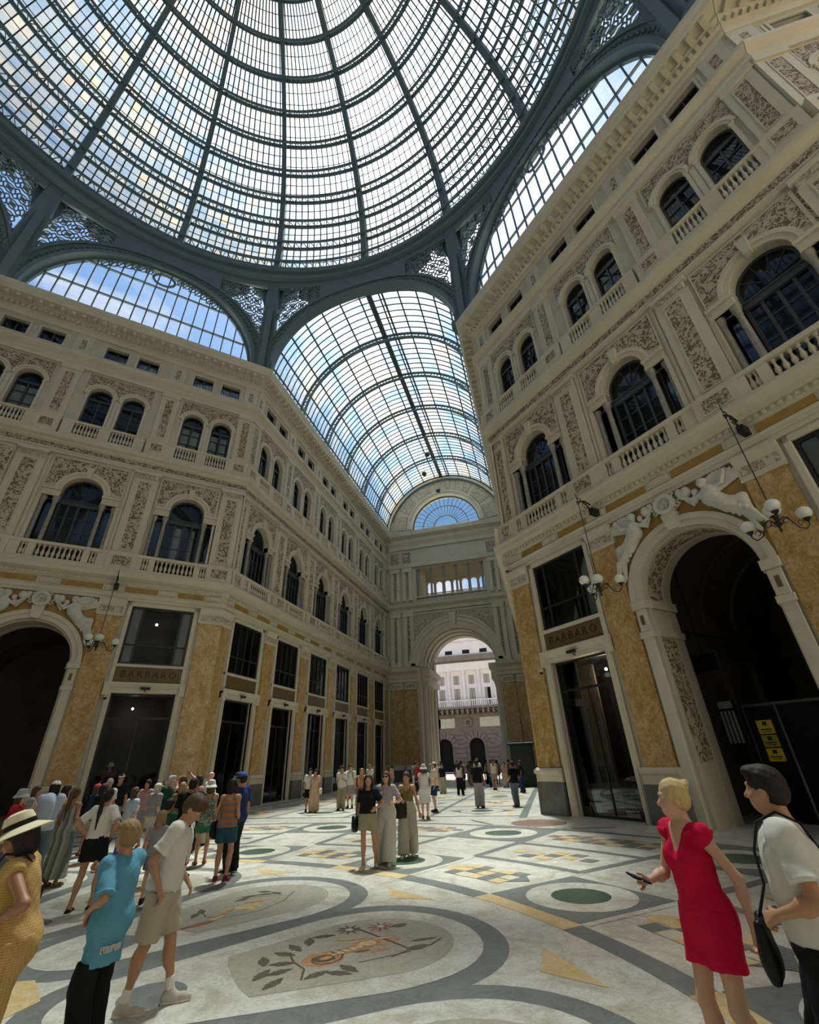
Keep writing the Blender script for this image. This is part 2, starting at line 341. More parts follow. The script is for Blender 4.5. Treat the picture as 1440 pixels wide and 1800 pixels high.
def pilaster_upper(root, c, h1=0.60, h2=0.48, lite=False):
    mb = MB()
    mb.box(c-h1, c+h1, -0.10, 0.02, 11.36, 15.9); mb.bbox(c-h1-0.06, c+h1+0.06, -0.17, 0.02, 11.36, 11.52); mb.bbox(c-h1+0.05, c+h1-0.05, -0.14, 0.02, 15.9, 16.3)
    mb.bbox(c-h1-0.06, c+h1+0.06, -0.22, 0.02, 16.22, 16.40)
    for s_ in (-1, 1): mb.box(c+s_*(h1+0.12)-0.05, c+s_*(h1+0.12)+0.05, -0.05, 0.02, 11.4, 16.3)
    rw = h1*0.47
    raised_panel(mb, c-rw, c+rw, 11.72, 15.72, 0.10)
    mb.box(c-h1-0.05, c+h1+0.05, -0.47, 0.02, 10.45, 11.36); raised_panel(mb, c-rw*1.4, c+rw*1.4, 10.68, 11.16, 0.47, 0.04)
    mb.box(c-h2, c+h2, -0.08, 0.02, 18.45, 21.95); mb.bbox(c-h2-0.05, c+h2+0.05, -0.16, 0.02, 21.95, 22.25)
    raised_panel(mb, c-h2*.42, c+h2*.42, 18.95, 21.75, 0.08, 0.045)
    mb.box(c-h2-0.06, c+h2+0.06, -0.34, 0.02, 17.42, 18.47); raised_panel(mb, c-h2*.6, c+h2*.6, 17.72, 18.2, 0.34, 0.035)
    mb.box(c-h2+0.05, c+h2-0.05, -0.06, 0.02, 23.2, 24.8)
    p = mb.build('upper_pilaster', M_CREAM2, root)
    if not lite:
        for nm, m, b in (('relief_panel', M_RELIEF, (c-rw, c+rw, 11.72, 15.72, 0.112)), ('relief_panel', M_RELIEF_S, (c-h2*.42, c+h2*.42, 18.95, 21.75, 0.092)),
                         ('relief_panel', M_RELIEF_S, (c-rw*1.4, c+rw*1.4, 10.68, 11.16, 0.482)), ('relief_panel', M_RELIEF_S, (c-h2*.6, c+h2*.6, 17.72, 18.2, 0.352)),
                         ('relief_panel', M_RELIEF_S, (c-0.13, c+0.13, 23.62, 24.36, 0.072)), ('relief_panel', M_RELIEF_PALE, (c-h1+.1, c+h1-.1, 15.93, 16.2, 0.15))):
            MB().box(b[0], b[1], -b[4], 0.0, b[2], b[3]).build(nm, m, p)
    return p

def bay_mouldings(root, c, kind, lite=False):
    mb = MB()
    # first floor: archivolt, keystone, impost blocks, side light frames
    mb.ring(c, 14.4, 0.87, 1.05, 0, 180, -0.06, 0.06, 24); mb.ring(c, 14.4, 1.05, 1.20, 0, 180, -0.11, 0.02, 24)
    mb.prism([(c-0.10, 15.2), (c+0.10, 15.2), (c+0.16, 15.85), (c-0.16, 15.85)], -0.20, 0.0)
    for s_ in (-1, 1):
        a, b = sorted((c+s_*0.87, c+s_*1.66)); mb.bbox(a, b, -0.10, 0.30, 13.95, 14.06); mb.bbox(a, b, -0.05, 0.30, 14.06, 14.30); mb.bbox(a-0.02, b+0.02, -0.14, 0.30, 14.30, 14.42)
        a, b = sorted((c+s_*1.58, c+s_*1.72)); mb.box(a, b, -0.05, 0.02, 11.4, 13.95)
    for a_, b_, z_, y_ in ((-1.70, 1.70, 16.19, 16.25), (-1.70, -1.64, 14.45, 16.2), (1.64, 1.70, 14.45, 16.2)): mb.box(c+a_, c+b_, -0.05, 0.02, z_, y_)
    # second floor
    for s_ in (-1, 1):
        x = c+s_*0.83
        mb.ring(x, 20.67, 0.58, 0.69, 0, 180, -0.05, 0.05, 20); mb.ring(x, 20.67, 0.69, 0.82, 0, 180, -0.09, 0.02, 20)
        for q in (-1, 1):
            a, b = sorted((x+q*0.58, x+q*0.70)); mb.box(a, b, -0.05, 0.02, 18.5, 20.57); mb.bbox(a-0.03, b+0.03, -0.09, 0.02, 20.55, 20.68)
        # attic window architraves
        frame(mb, c+s_*0.85-0.68, c+s_*0.85+0.68, 23.40, 24.52, 0.10, -0.06, 0.02)
        mb.box(c+s_*1.60-0.05, c+s_*1.60+0.05, -0.03, 0.02, 23.4, 24.5)
    mb.box(c-0.09, c+0.09, -0.03, 0.02, 18.55, 20.55)
    for a_, b_, z_, y_ in ((-1.72, 1.72, 22.10, 22.15), (-1.72, -1.67, 20.7, 22.1), (1.67, 1.72, 20.7, 22.1)): mb.box(c+a_, c+b_, -0.05, 0.02, z_, y_)
    m = mb.build('window_surround', M_CREAM2, root)
    if not lite:
        hole = [(c+1.21*math.cos(math.pi*i/20), 14.4+1.21*math.sin(math.pi*i/20)) for i in range(21)]
        poly = [(c+1.62, 14.62), (c+1.62, 16.17), (c-1.62, 16.17), (c-1.62, 14.62)] + [(x, z) for x, z in reversed(hole) if z > 14.62]
        MB().plate(poly, [], -0.035, 0.0).build('spandrel_relief', M_RELIEF, m)
        pts = []
        for i in range(41):
            x = c-1.64 + 3.28*i/40; z = 20.85
            for s_ in (-1, 1):
                d = abs(x-(c+s_*0.83))
                if d < 0.84: z = max(z, 20.67+math.sqrt(0.84**2-d*d))
            pts.append((x, z))
        MB().plate([(c+1.64, 22.08), (c-1.64, 22.08)] + pts, [], -0.03, 0.0).build('spandrel_relief', M_RELIEF_S, m)
    return m

def balustrades(root, c, where, lite):
    if lite: return
    def rail1():
        mb = MB(); mb.bbox(-1.92, 1.92, -0.46, -0.14, 11.22, 11.38); mb.bbox(-1.92, 1.92, -0.46, -0.12, 10.44, 10.60)
        for a, b in ((-1.92, -1.50), (-1.20, -0.92), (0.92, 1.20), (1.50, 1.92)): mb.box(a, b, -0.42, -0.16, 10.59, 11.23)
        return mb.mesh('balustrade', M_CREAM2)
    def rail2():
        mb = MB(); mb.bbox(-1.92, 1.92, -0.36, -0.10, 18.33, 18.46); mb.bbox(-1.92, 1.92, -0.36, -0.08, 17.42, 17.60)
        for a, b in ((-1.92, -1.40), (-0.27, 0.27), (1.40, 1.92)): mb.box(a, b, -0.32, -0.12, 17.59, 18.34)
        return mb.mesh('balustrade', M_CREAM2)
    for k, (fn, bal, z, y, xs, fl) in enumerate(((rail1, BAL1, 10.59, -0.29, [-0.80+0.2*i for i in range(9)]+[-1.42, -1.28, 1.28, 1.42], 'first'),
                                            (rail2, BAL2, 17.60, -0.22, [s_*0.83+q*0.155 for s_ in (-1, 1) for q in (-3, -2, -1, 0, 1, 2, 3)], 'second'))):
        r = link('balustrade', cached('rail%d' % k, fn)); r.location = local(root, c); r.rotation_euler = root.rotation_euler
        tag(r, 'stone balustrade, %s floor, %s' % (fl, where), 'balustrade', 'balustrades of the %s floor' % fl)
        for x in xs: link('baluster', bal, r, (x, y, z))

def win_frame(mb, poly_c, r, z0, zs, w, y0, y1):
    mb.ring(poly_c, zs, r-w, r, 0, 180, y0, y1, 16); mb.box(poly_c-r, poly_c-r+w, y0, y1, z0, zs); mb.box(poly_c+r-w, poly_c+r, y0, y1, z0, zs); mb.box(poly_c-r, poly_c+r, y0, y1, z0, z0+w)

def windows(root, c, where, lite, blinds=0):
    def place(name_parts, label):
        WCOUNT[0] += 1
        r = empty('window_%d' % WCOUNT[0], local(root, c), root.rotation_euler.z)
        tag(r, label, 'window', kind='structure')
        for nm, me in name_parts: link(nm, me, r)
    def f1():
        mb = MB(); y0, y1 = 0.34, 0.44
        mb.ring(0, 14.4, 0.78, 0.87, 0, 180, y0, y1, 18); mb.box(-0.87, 0.87, y0-0.06, y1, 13.72, 13.98); mb.box(-0.87, 0.87, y0-0.10, y1, 13.94, 14.0)
        for x in (-0.83, 0.83): mb.box(x-0.05, x+0.05, y0, y1, 10.5, 14.4)
        for x in (-0.43, 0, 0.43): mb.box(x-0.045, x+0.045, y0, y1, 10.5, 13.75)
        mb.box(-0.87, 0.87, y0, y1, 11.4, 11.62)
        for z in (12.3, 13.05): mb.box(-0.83, 0.83, y0+.03, y1-.03, z-0.02, z+0.02)
        for a in (36, 72, 108, 144): mb.tube([(0.2*math.cos(R_(a)), 0.39, 14.2+0.2*math.sin(R_(a))), (0.8*math.cos(R_(a)), 0.39, 14.4+0.8*math.sin(R_(a)))], 0.02, 4)
        for s_ in (-1, 1):
            a, b = sorted((s_*1.10, s_*1.55)); frame(mb, a, b, 10.5, 13.95, 0.05, y0, y1)
        return mb.mesh('window_frame', M_DARKWOOD)
    def p1():
        mb = MB(); mb.plate([(-0.85, 10.5)]+[(0.85, 10.5)]+[(0.85*math.cos(math.pi*i/14), 14.4+0.85*math.sin(math.pi*i/14)) for i in range(15)], [], 0.40, 0.405)
        for a, b in ((-1.55, -1.08), (1.08, 1.55)): mb.box(a, b, 0.40, 0.405, 10.5, 13.95)
        return mb.mesh('pane', M_WINGLASS)
    def col():
        return MB().lathe([(0.15,0),(0.15,0.07),(0.12,0.12),(0.105,0.16),(0.10,1.2),(0.09,2.12),(0.11,2.16),(0.10,2.22),(0.15,2.42),(0.16,2.44),(0.16,2.56)], n=12).mesh('column', M_COLM, True)
    parts = [('window_frame', cached('f1', f1)), ('pane', cached('p1', p1))]
    place(parts, 'arched three-light first-floor window with marble columns %s' % where)
    r = C.objects['window_%d' % WCOUNT[0]]
    for x in ((-0.98, 0.98) if lite else (-0.98, 0.98, -1.50, 1.50)):
        o = link('column', cached('col', col), r, (x, 0.10 if abs(x) < 1.2 else 0.20, 11.4))
    if blinds:
        mb = MB()
        for a, b in ((-0.40, -0.04), (0.47, 0.62)) if blinds == 1 else ((-0.42, -0.03), (0.05, 0.20)): mb.box(a, b, 0.52, 0.54, 11.6, 13.6)
        mb.build('blind', M_CURT, r)
    def f2():
        mb = MB()
        for x in (-0.83, 0.83):
            win_frame(mb, x, 0.575, 17.5, 20.67, 0.07, 0.26, 0.36); mb.box(x-0.035, x+0.035, 0.26, 0.36, 17.5, 20.45); mb.box(x-0.57, x+0.57, 0.24, 0.36, 20.42, 20.56)
            mb.box(x-0.57, x+0.57, 0.28, 0.34, 19.1, 19.14); mb.box(x-0.57, x+0.57, 0.28, 0.34, 19.8, 19.84)
        return mb.mesh('window_frame', M_DARKWOOD)
    def p2():
        mb = MB()
        for x in (-0.83, 0.83): mb.plate(archpoly(x, 0.56, 17.5, 20.67, 14), [], 0.32, 0.325)
        return mb.mesh('pane', M_WINGLASS)
    place([('window_frame', cached('f2', f2)), ('pane', cached('p2', p2))], 'pair of round-headed second-floor windows %s' % where)
    if blinds:
        mb = MB(); a = -1.33 if blinds == 1 else 0.3
        for q in (0, 0.55, 1.66, 2.2)[:3+blinds % 2]: mb.box(-1.36+q, -1.36+q+0.42, 0.42, 0.44, 18.55, 20.3)
        mb.build('curtain', M_CURT, C.objects['window_%d' % WCOUNT[0]])
    def f3():
        mb = MB()
        for x in (-0.85, 0.85): frame(mb, x-0.58, x+0.58, 23.5, 24.42, 0.06, 0.18, 0.26); mb.box(x-0.03, x+0.03, 0.18, 0.26, 23.5, 24.42)
        return mb.mesh('window_frame', M_DARKWOOD)
    def p3():
        mb = MB()
        for x in (-0.85, 0.85): mb.box(x-0.57, x+0.57, 0.22, 0.225, 23.5, 24.42)
        return mb.mesh('pane', M_WINGLASS)
    place([('window_frame', cached('f3', f3)), ('pane', cached('p3', p3))], 'pair of small square attic windows %s' % where)

def letters(text, size, parent_root, x, y, z, mat, ext=0.006, name='lettering', parent=None):
    cu = bpy.data.curves.new('t', 'FONT'); cu.body = text; cu.size = size; cu.extrude = ext; cu.align_x = 'CENTER'; cu.align_y = 'CENTER'
    cu.space_character = 1.35; cu.resolution_u = 2
    o = bpy.data.objects.new('t', cu); C.objects.link(o); bpy.context.view_layer.update()
    me = bpy.data.meshes.new_from_object(o.evaluated_get(bpy.context.evaluated_depsgraph_get()))
    me.transform(Matrix.Rotation(R_(90), 4, 'X')); me.materials.clear(); me.materials.append(mat)
    bpy.data.objects.remove(o); bpy.data.curves.remove(cu)
    l = link(name, me, parent, (x, y, z)); return l

def shop_bay(root, c, where, hw=1.30, mw=1.38, sign=None, inside=0, arm=False):
    # white door and window trim, lintel shelf
    mb = MB()
    for s_ in (-1, 1):
        a, b = sorted((c+s_*hw, c+s_*(hw+0.22))); mb.bbox(a, b, -0.13, 0.10, 0.0, 4.95); mb.box(a+0.05, b-0.05, -0.16, 0.0, 0.0, 4.9)
        a, b = sorted((c+s_*mw, c+s_*(mw+0.18))); mb.bbox(a, b, -0.10, 0.10, 5.36, 9.08)
        mb.box(c+s_*(mw+0.15)-0.12, c+s_*(mw+0.15)+0.12, -0.24, 0.0, 4.80, 5.25)
    prof_mitre(mb, c-hw-0.35, c+hw+0.35, [(0.02,4.92),(-0.12,4.92),(-0.12,5.12),(-0.17,5.15),(-0.24,5.27),(-0.24,5.36),(0.02,5.39)])
    mb.bbox(c-mw-0.18, c+mw+0.18, -0.14, 0.15, 6.04, 6.17); mb.bbox(c-mw-0.18, c+mw+0.18, -0.10, 0.10, 8.87, 9.08)
    mb.build('shop_surround', M_CREAM2, root)
    s = empty('shop_sign', local(root, c), root.rotation_euler.z)
    tag(s, 'brown sign panel %s, %s' % ('lettered BARBARO' if sign else 'without letters', where), 'sign', 'sign panels over the shop doors')
    MB().bbox(-mw, mw, -0.06, 0.02, 5.39, 6.04).build('sign_panel', M_SIGN, s)
    if sign: letters(sign, 0.42, root, 0, -0.065, 5.72, M_LETTER, parent=s)
    # small floodlight on the lintel
    f = empty('floodlight', local(root, c, -0.30, 5.10), root.rotation_euler.z); tag(f, 'small floodlight on the door lintel, %s' % where, 'lamp', 'floodlights on the shop lintels')
    MB().bbox(-0.20, 0.20, -0.05, 0.05, -0.05, 0.05, 0.015).build('housing', M_BLACKIRON, f)
    MB().tube([(0, 0.0, 0), (0, 0.14, -0.10), (0, 0.20, -0.12)], 0.02, 6).build('arm', M_BLACKIRON, f)
    # mezzanine window
    WCOUNT[0] += 1; w = empty('window_%d' % WCOUNT[0], local(root, c), root.rotation_euler.z); tag(w, 'black framed mezzanine window %s' % where, 'window', kind='structure')
    mb = MB(); frame(mb, -mw, mw, 6.17, 8.87, 0.09, 0.02, 0.12)
    for x in ((-0.86, 0.86) if not arm else (-0.62, 0.0, 0.62)): mb.box(x-0.05, x+0.05, 0.02, 0.12, 6.2, 8.85)
    mb.box(-mw, mw, 0.04, 0.10, 7.02, 7.10)
    for s_ in (-1, 1): mb.prism([(s_*mw, 8.87), (s_*mw, 8.62), (s_*(mw-0.25), 8.87)][::s_], 0.0, 0.10)
    mb.build('window_frame', M_DARKFR, w)
    MB().box(-mw, mw, 0.07, 0.075, 6.2, 8.85).build('pane', M_SHOPGLASS, w)
    mb = MB()
    for a, b in (((-1.28, -0.92), (0.92, 1.28)) if not arm else ((-1.2, -0.70), (-0.52, -0.10), (0.10, 0.52), (0.74, 1.2))): mb.box(a, b, 0.125, 0.14, 6.25, 8.8)
    mb.build('blind', M_CURT, w)
    # shop door glass
    DOORN[0] += 1; d = empty('door_%d' % DOORN[0], local(root, c), root.rotation_euler.z); tag(d, 'tall glazed shop front %s' % where, 'shop front', kind='structure')
    mb = MB(); frame(mb, -hw, hw, 0.0, 4.92, 0.07, 0.20, 0.30); mb.box(-0.03, 0.03, 0.22, 0.28, 0.0, 3.9); mb.box(-hw, hw, 0.22, 0.28, 3.86, 3.94)
    mb.box(-hw, -0.9, 0.22, 0.28, 0.0, 0.28); mb.box(0.9, hw, 0.22, 0.28, 0.0, 0.28)
    mb.build('door_frame', M_DARKFR, d)
    MB().box(-hw, hw, 0.245, 0.25, 0.05, 4.9).build('pane', M_SHOPGLASS, d)
    # interior
    mb = MB(); D = 3.2 if inside else 2.2
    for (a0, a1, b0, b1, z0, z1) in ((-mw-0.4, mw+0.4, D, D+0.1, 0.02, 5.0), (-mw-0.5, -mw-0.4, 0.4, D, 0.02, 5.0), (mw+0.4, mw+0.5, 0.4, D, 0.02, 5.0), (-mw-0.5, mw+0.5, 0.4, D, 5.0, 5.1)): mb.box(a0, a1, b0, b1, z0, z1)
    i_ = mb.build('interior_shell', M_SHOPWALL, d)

def wall_facade(name, loc, rotz, x0, x1, bays, pil, ground, t0, t1, where, lite=False, corner=(0, 0)):
    """bays: [(c, kind, text, blinds, inside)]; pil: upper pilaster centres; ground: [(x0,x1,w0,w1)] piers."""
    mb = MB(); holes = []; up1 = []; up2 = []; att = []
    for c, kind, *_ in bays:
        if kind == 'shop': holes += [rect(c-1.30, c+1.30, 0.001, 4.92), rect(c-1.38, c+1.38, 6.17, 8.87)]
        if kind == 'arch': holes.append(archpoly(c, 1.78, 0.001, 6.1, 24))
        up1.append(serliana_poly(c)); up2 += [archpoly(c-0.83, 0.58, 17.5, 20.67, 14), archpoly(c+0.83, 0.58, 17.5, 20.67, 14)]
        att += [rect(c-1.43, c-0.27, 23.5, 24.42), rect(c+0.27, c+1.43, 23.5, 24.42)]
    g = [(x0, 0.0)]
    for h in [h for h in sorted(holes, key=lambda h: h[0][0]) if h[0][1] < 0.01]:      # openings that reach the floor notch the outline
        g += [(h[0][0], 0.0)] + list(reversed(h[2:])) + [(h[1][0], 0.0)]
    g += [(x1, 0.0), (x1, 9.1), (x0, 9.1)]
    mb.plate(g, [h for h in holes if h[0][1] > 0.01], 0.0, 0.45)
    mb.plate(rect(x0, x1, 9.1, 16.6), up1, 0.0, 0.45); mb.plate(rect(x0, x1, 16.6, 23.2), up2, 0.0, 0.40); mb.plate(rect(x0, x1, 23.2, 25.6), att, 0.0, 0.35)
    root = mb.build(name, M_CREAM, None, loc=loc); root.rotation_euler = (0, 0, rotz)
    tag(root, kind='structure')
    # rooms behind the windows
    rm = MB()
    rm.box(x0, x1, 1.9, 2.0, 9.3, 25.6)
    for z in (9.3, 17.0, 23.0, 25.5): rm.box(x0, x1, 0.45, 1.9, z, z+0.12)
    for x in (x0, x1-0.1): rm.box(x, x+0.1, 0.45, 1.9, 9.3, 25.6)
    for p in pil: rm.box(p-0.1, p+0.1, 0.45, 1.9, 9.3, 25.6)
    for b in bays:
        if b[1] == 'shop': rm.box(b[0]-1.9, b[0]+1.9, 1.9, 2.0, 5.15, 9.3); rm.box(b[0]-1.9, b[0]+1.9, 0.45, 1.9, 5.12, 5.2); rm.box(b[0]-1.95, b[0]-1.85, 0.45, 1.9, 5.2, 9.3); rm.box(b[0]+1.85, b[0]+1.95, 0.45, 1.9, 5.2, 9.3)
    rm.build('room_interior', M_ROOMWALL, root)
    # ground entablature + first cornice
    e = MB()
    prof_mitre(e, x0, x1, [(0.02,9.08),(-0.16,9.08),(-0.16,9.22),(-0.20,9.22),(-0.20,9.36),(-0.26,9.42),(-0.18,9.46),(-0.18,9.76),(-0.26,9.80),(-0.26,9.98),(-0.34,10.02),(-0.52,10.10),(-0.56,10.26),(-0.62,10.34),(-0.62,10.42),(0.02,10.46)], t0, t1)
    co = e.build('cornice', M_CREAM2, root)
    d = MB(); n = int((x1-x0)/0.20)
    for i in range(n): d.box(x0+0.20*i+0.04, x0+0.20*i+0.15, -0.33, -0.24, 9.85, 9.97)
    d.build('dentil_row', M_CREAM2, co)
    marks = sorted(pil + [b[0] for b in bays]); prev = None
    ends = [max(x0, marks[0]-0.01)] 
    for i in range(len(marks)-1):
        a, b = marks[i]+0.46, marks[i+1]-0.46
        if b-a > 0.5: MB().bbox(a, b, -0.205, -0.17, 9.49, 9.74, 0.012).build('frieze_panel', M_OCHRE, co)
    for i, m in enumerate(marks):
        q = MB(); q.bbox(m-0.36, m+0.36, -0.235, -0.17, 9.48, 9.75, 0.03); q.box(m-0.2, m+0.2, -0.28, -0.2, 9.52, 9.72); q.build('cartouche', M_CREAM2, co)
    # second entablature
    e = MB()
    prof_mitre(e, x0, x1, [(0.02,16.38),(-0.12,16.38),(-0.12,16.50),(-0.17,16.52),(-0.17,16.58),(-0.10,16.60),(-0.10,16.98),(-0.18,17.02),(-0.22,17.08),(-0.40,17.16),(-0.44,17.30),(-0.44,17.40),(0.02,17.44)], t0, t1)
    co = e.build('cornice', M_CREAM2, root)
    s = MB(); prof_mitre(s, x0, x1, [(0.0,16.66),(-0.115,16.66),(-0.115,16.92),(0.0,16.92)], t0, t1); s.build('frieze_relief', M_RELIEF_S, co)
    # under-attic cornice
    e = MB()
    prof_mitre(e, x0, x1, [(0.02,22.22),(-0.12,22.22),(-0.12,22.42),(-0.16,22.46),(-0.10,22.50),(-0.10,22.80),(-0.18,22.84),(-0.34,22.95),(-0.36,23.12),(-0.12,23.20),(0.02,23.20)], t0, t1)
    e.build('cornice', M_CREAM2, root)
    # crowning cornice with brackets
    e = MB()
    prof_mitre(e, x0, x1, [(0.02,24.78),(-0.10,24.78),(-0.14,24.9),(-0.14,25.10),(-0.28,25.14),(-0.28,25.34),(-0.44,25.40),(-0.44,25.60),(-0.90,25.66),(-0.95,25.86),(-1.02,26.0),(-1.05,26.14),(-1.05,26.24),(0.3,26.30)], t0, t1)
    co = e.build('cornice', M_CREAM2, root)
    d = MB(); n = int((x1-x0)/0.26)
    for i in range(n):
        a = x0+0.26*i; d.box(a+0.05, a+0.19, -0.42, -0.26, 25.16, 25.33)
        if i % 2 == 0: d.prism([(a+0.02, 25.42), (a+0.22, 25.42), (a+0.22, 25.62), (a+0.02, 25.62)], -0.82, -0.42)
    d.build('bracket_row', M_CREAM2, co)
    for c, kind, text, blinds, wh in bays:
        w2 = '%s of the %s' % (wh, where)
        bay_mouldings(root, c, kind, lite)
        if not lite:
            balustrades(root, c, w2, lite)
        windows(root, c, w2, lite, blinds)
        if kind == 'shop' and not lite: shop_bay(root, c, w2, sign=text, arm='arm' in where)
    for p in pil: pilaster_upper(root, p, lite=lite, h1=0.60 if abs(p - x0) > 0.8 else 0.40)
    for gpi in ground: pilaster_ground(root, *gpi)
    return root

PI = math.pi
def half_pil(): pass
LD_LOC = (-21.07, 14.36, 0); RD_LOC = (4.95, 14.36, 0)
names3 = ('nearer end bay', 'middle bay', 'corner bay')
diag_ground = [(-7.68, -6.62, 1, 0), (-3.22, -2.20, 0, 0), (2.20, 3.22, 0, 0), (6.62, 7.68, 0, 1)]
wl = wall_facade('wall_left', LD_LOC, R_(45), -7.68, 7.68, [(-4.92, 'shop', None, 1, 'nearer bay'), (0, 'arch', None, 0, 'middle bay'), (4.92, 'shop', 'BARBARO', 1, 'corner bay')],
                 [-7.10, -2.56, 2.56, 7.10], diag_ground, TAN, TAN, 'left diagonal wall')
wr = wall_facade('wall_right', RD_LOC, R_(-45), -7.68, 7.68, [(-4.92, 'shop', 'BARBARO', 0, 'corner bay'), (0, 'arch', None, 0, 'middle bay'), (4.92, 'shop', None, 0, 'nearer bay')],
                 [-7.10, -2.56, 2.56, 7.10], diag_ground, TAN, TAN, 'right diagonal wall')
ordn = ('first bay', 'second bay', 'third bay', 'fourth bay', 'fifth bay', 'sixth bay')
arm_bays = [(2.68+4.58*k, 'shop', None, (1, 2, 0)[k % 3], ordn[k]+' from the octagon') for k in range(6)]
arm_pil = [0.42] + [0.39+4.58*k for k in range(1, 6)] + [27.85]
arm_ground = [(0.02, 0.92, 1, 0)] + [(0.39+4.58*k-0.50, 0.39+4.58*k+0.50, 0, 0) for k in range(1, 6)] + [(27.45, 28.4, 0, 0)]
wa = wall_facade('wall_left_arm', (-15.75, 19.68, 0), R_(90), 0.02, 28.6, arm_bays, arm_pil, arm_ground, TAN, -1, 'left arm wall')
# the right arm wall is only glimpsed edge-on: same architecture, mirrored, without balustrades
rb = [(-(2.68+4.58*k), 'shop', None, 0, ordn[k]+' from the octagon') for k in range(6)]
wra = wall_facade('wall_right_arm', (-0.47, 19.68, 0), R_(-90), -28.6, -0.02, rb, [-p for p in arm_pil], [(-b, -a, 0, w) for a, b, w, _ in arm_ground], -1, TAN, 'right arm wall', lite=True)
for k in range(6):
    DOORN[0] += 1; c = -(2.68+4.58*k)
    d = empty('door_%d' % DOORN[0], local(wra, c), wra.rotation_euler.z); tag(d, kind='structure', label='tall dark shop front, %s of the right arm wall' % ordn[k], cat='shop front')
    m_ = MB(); frame(m_, -1.3, 1.3, 0, 4.92, 0.08, 0.2, 0.3); m_.build('door_frame', M_DARKFR, d)
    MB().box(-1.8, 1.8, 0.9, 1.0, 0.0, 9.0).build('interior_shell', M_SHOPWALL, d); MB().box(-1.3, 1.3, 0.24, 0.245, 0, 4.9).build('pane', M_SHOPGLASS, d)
# plain walls closing the octagon behind the camera (never in view, they keep the light in)
OX, OY = -8.2, 1.4
for nm, a, w in (('wall_side_left', 270, 7.7), ('wall_back', 180, 7.7), ('wall_back_left', 225, 7.7), ('wall_back_right', 135, 7.7)):
    q = R_(a); x, y = OX+18.5*math.sin(q), OY+18.5*math.cos(q)
    m_ = MB(); m_.plate(rect(-w, w, 0, 26.2), [archpoly(0, 3.0, 2.0, 9.0, 12)], 0.0, 0.5)
    for z, p in ((9.1, 0.3), (9.9, 0.6), (16.8, 0.4), (23.0, 0.35), (25.7, 1.0)): m_.box(-w, w, -p, 0.0, z, z+0.45)
    m_.box(-3.6, 3.6, 0.5, 0.6, 0, 13)
    o = m_.build(nm, M_CREAM, None, loc=(x, y, 0)); o.rotation_euler = (0, 0, -q); tag(o, kind='structure')
wsr = wall_facade('wall_right_side_arm', (10.38, 8.93, 0), 0.0, 0.02, 14.2, [(2.68+4.58*k, 'shop', None, 0, ordn[k]) for k in range(3)], [0.42, 4.97, 9.55, 13.8], [(0.02, 0.92, 1, 0), (4.47, 5.47, 0, 0), (9.05, 10.05, 0, 0)], TAN, 0, 'wall of the right side arm')
for nm, bx in (('wall_right_side_far', (24.6, 25.2, -7, 9.2, 0, 26.3)), ('wall_right_side_near', (10.4, 25, -6.8, -6.2, 0, 26.3))): tag(MB().box(*bx).build(nm, M_CREAM), kind='structure')

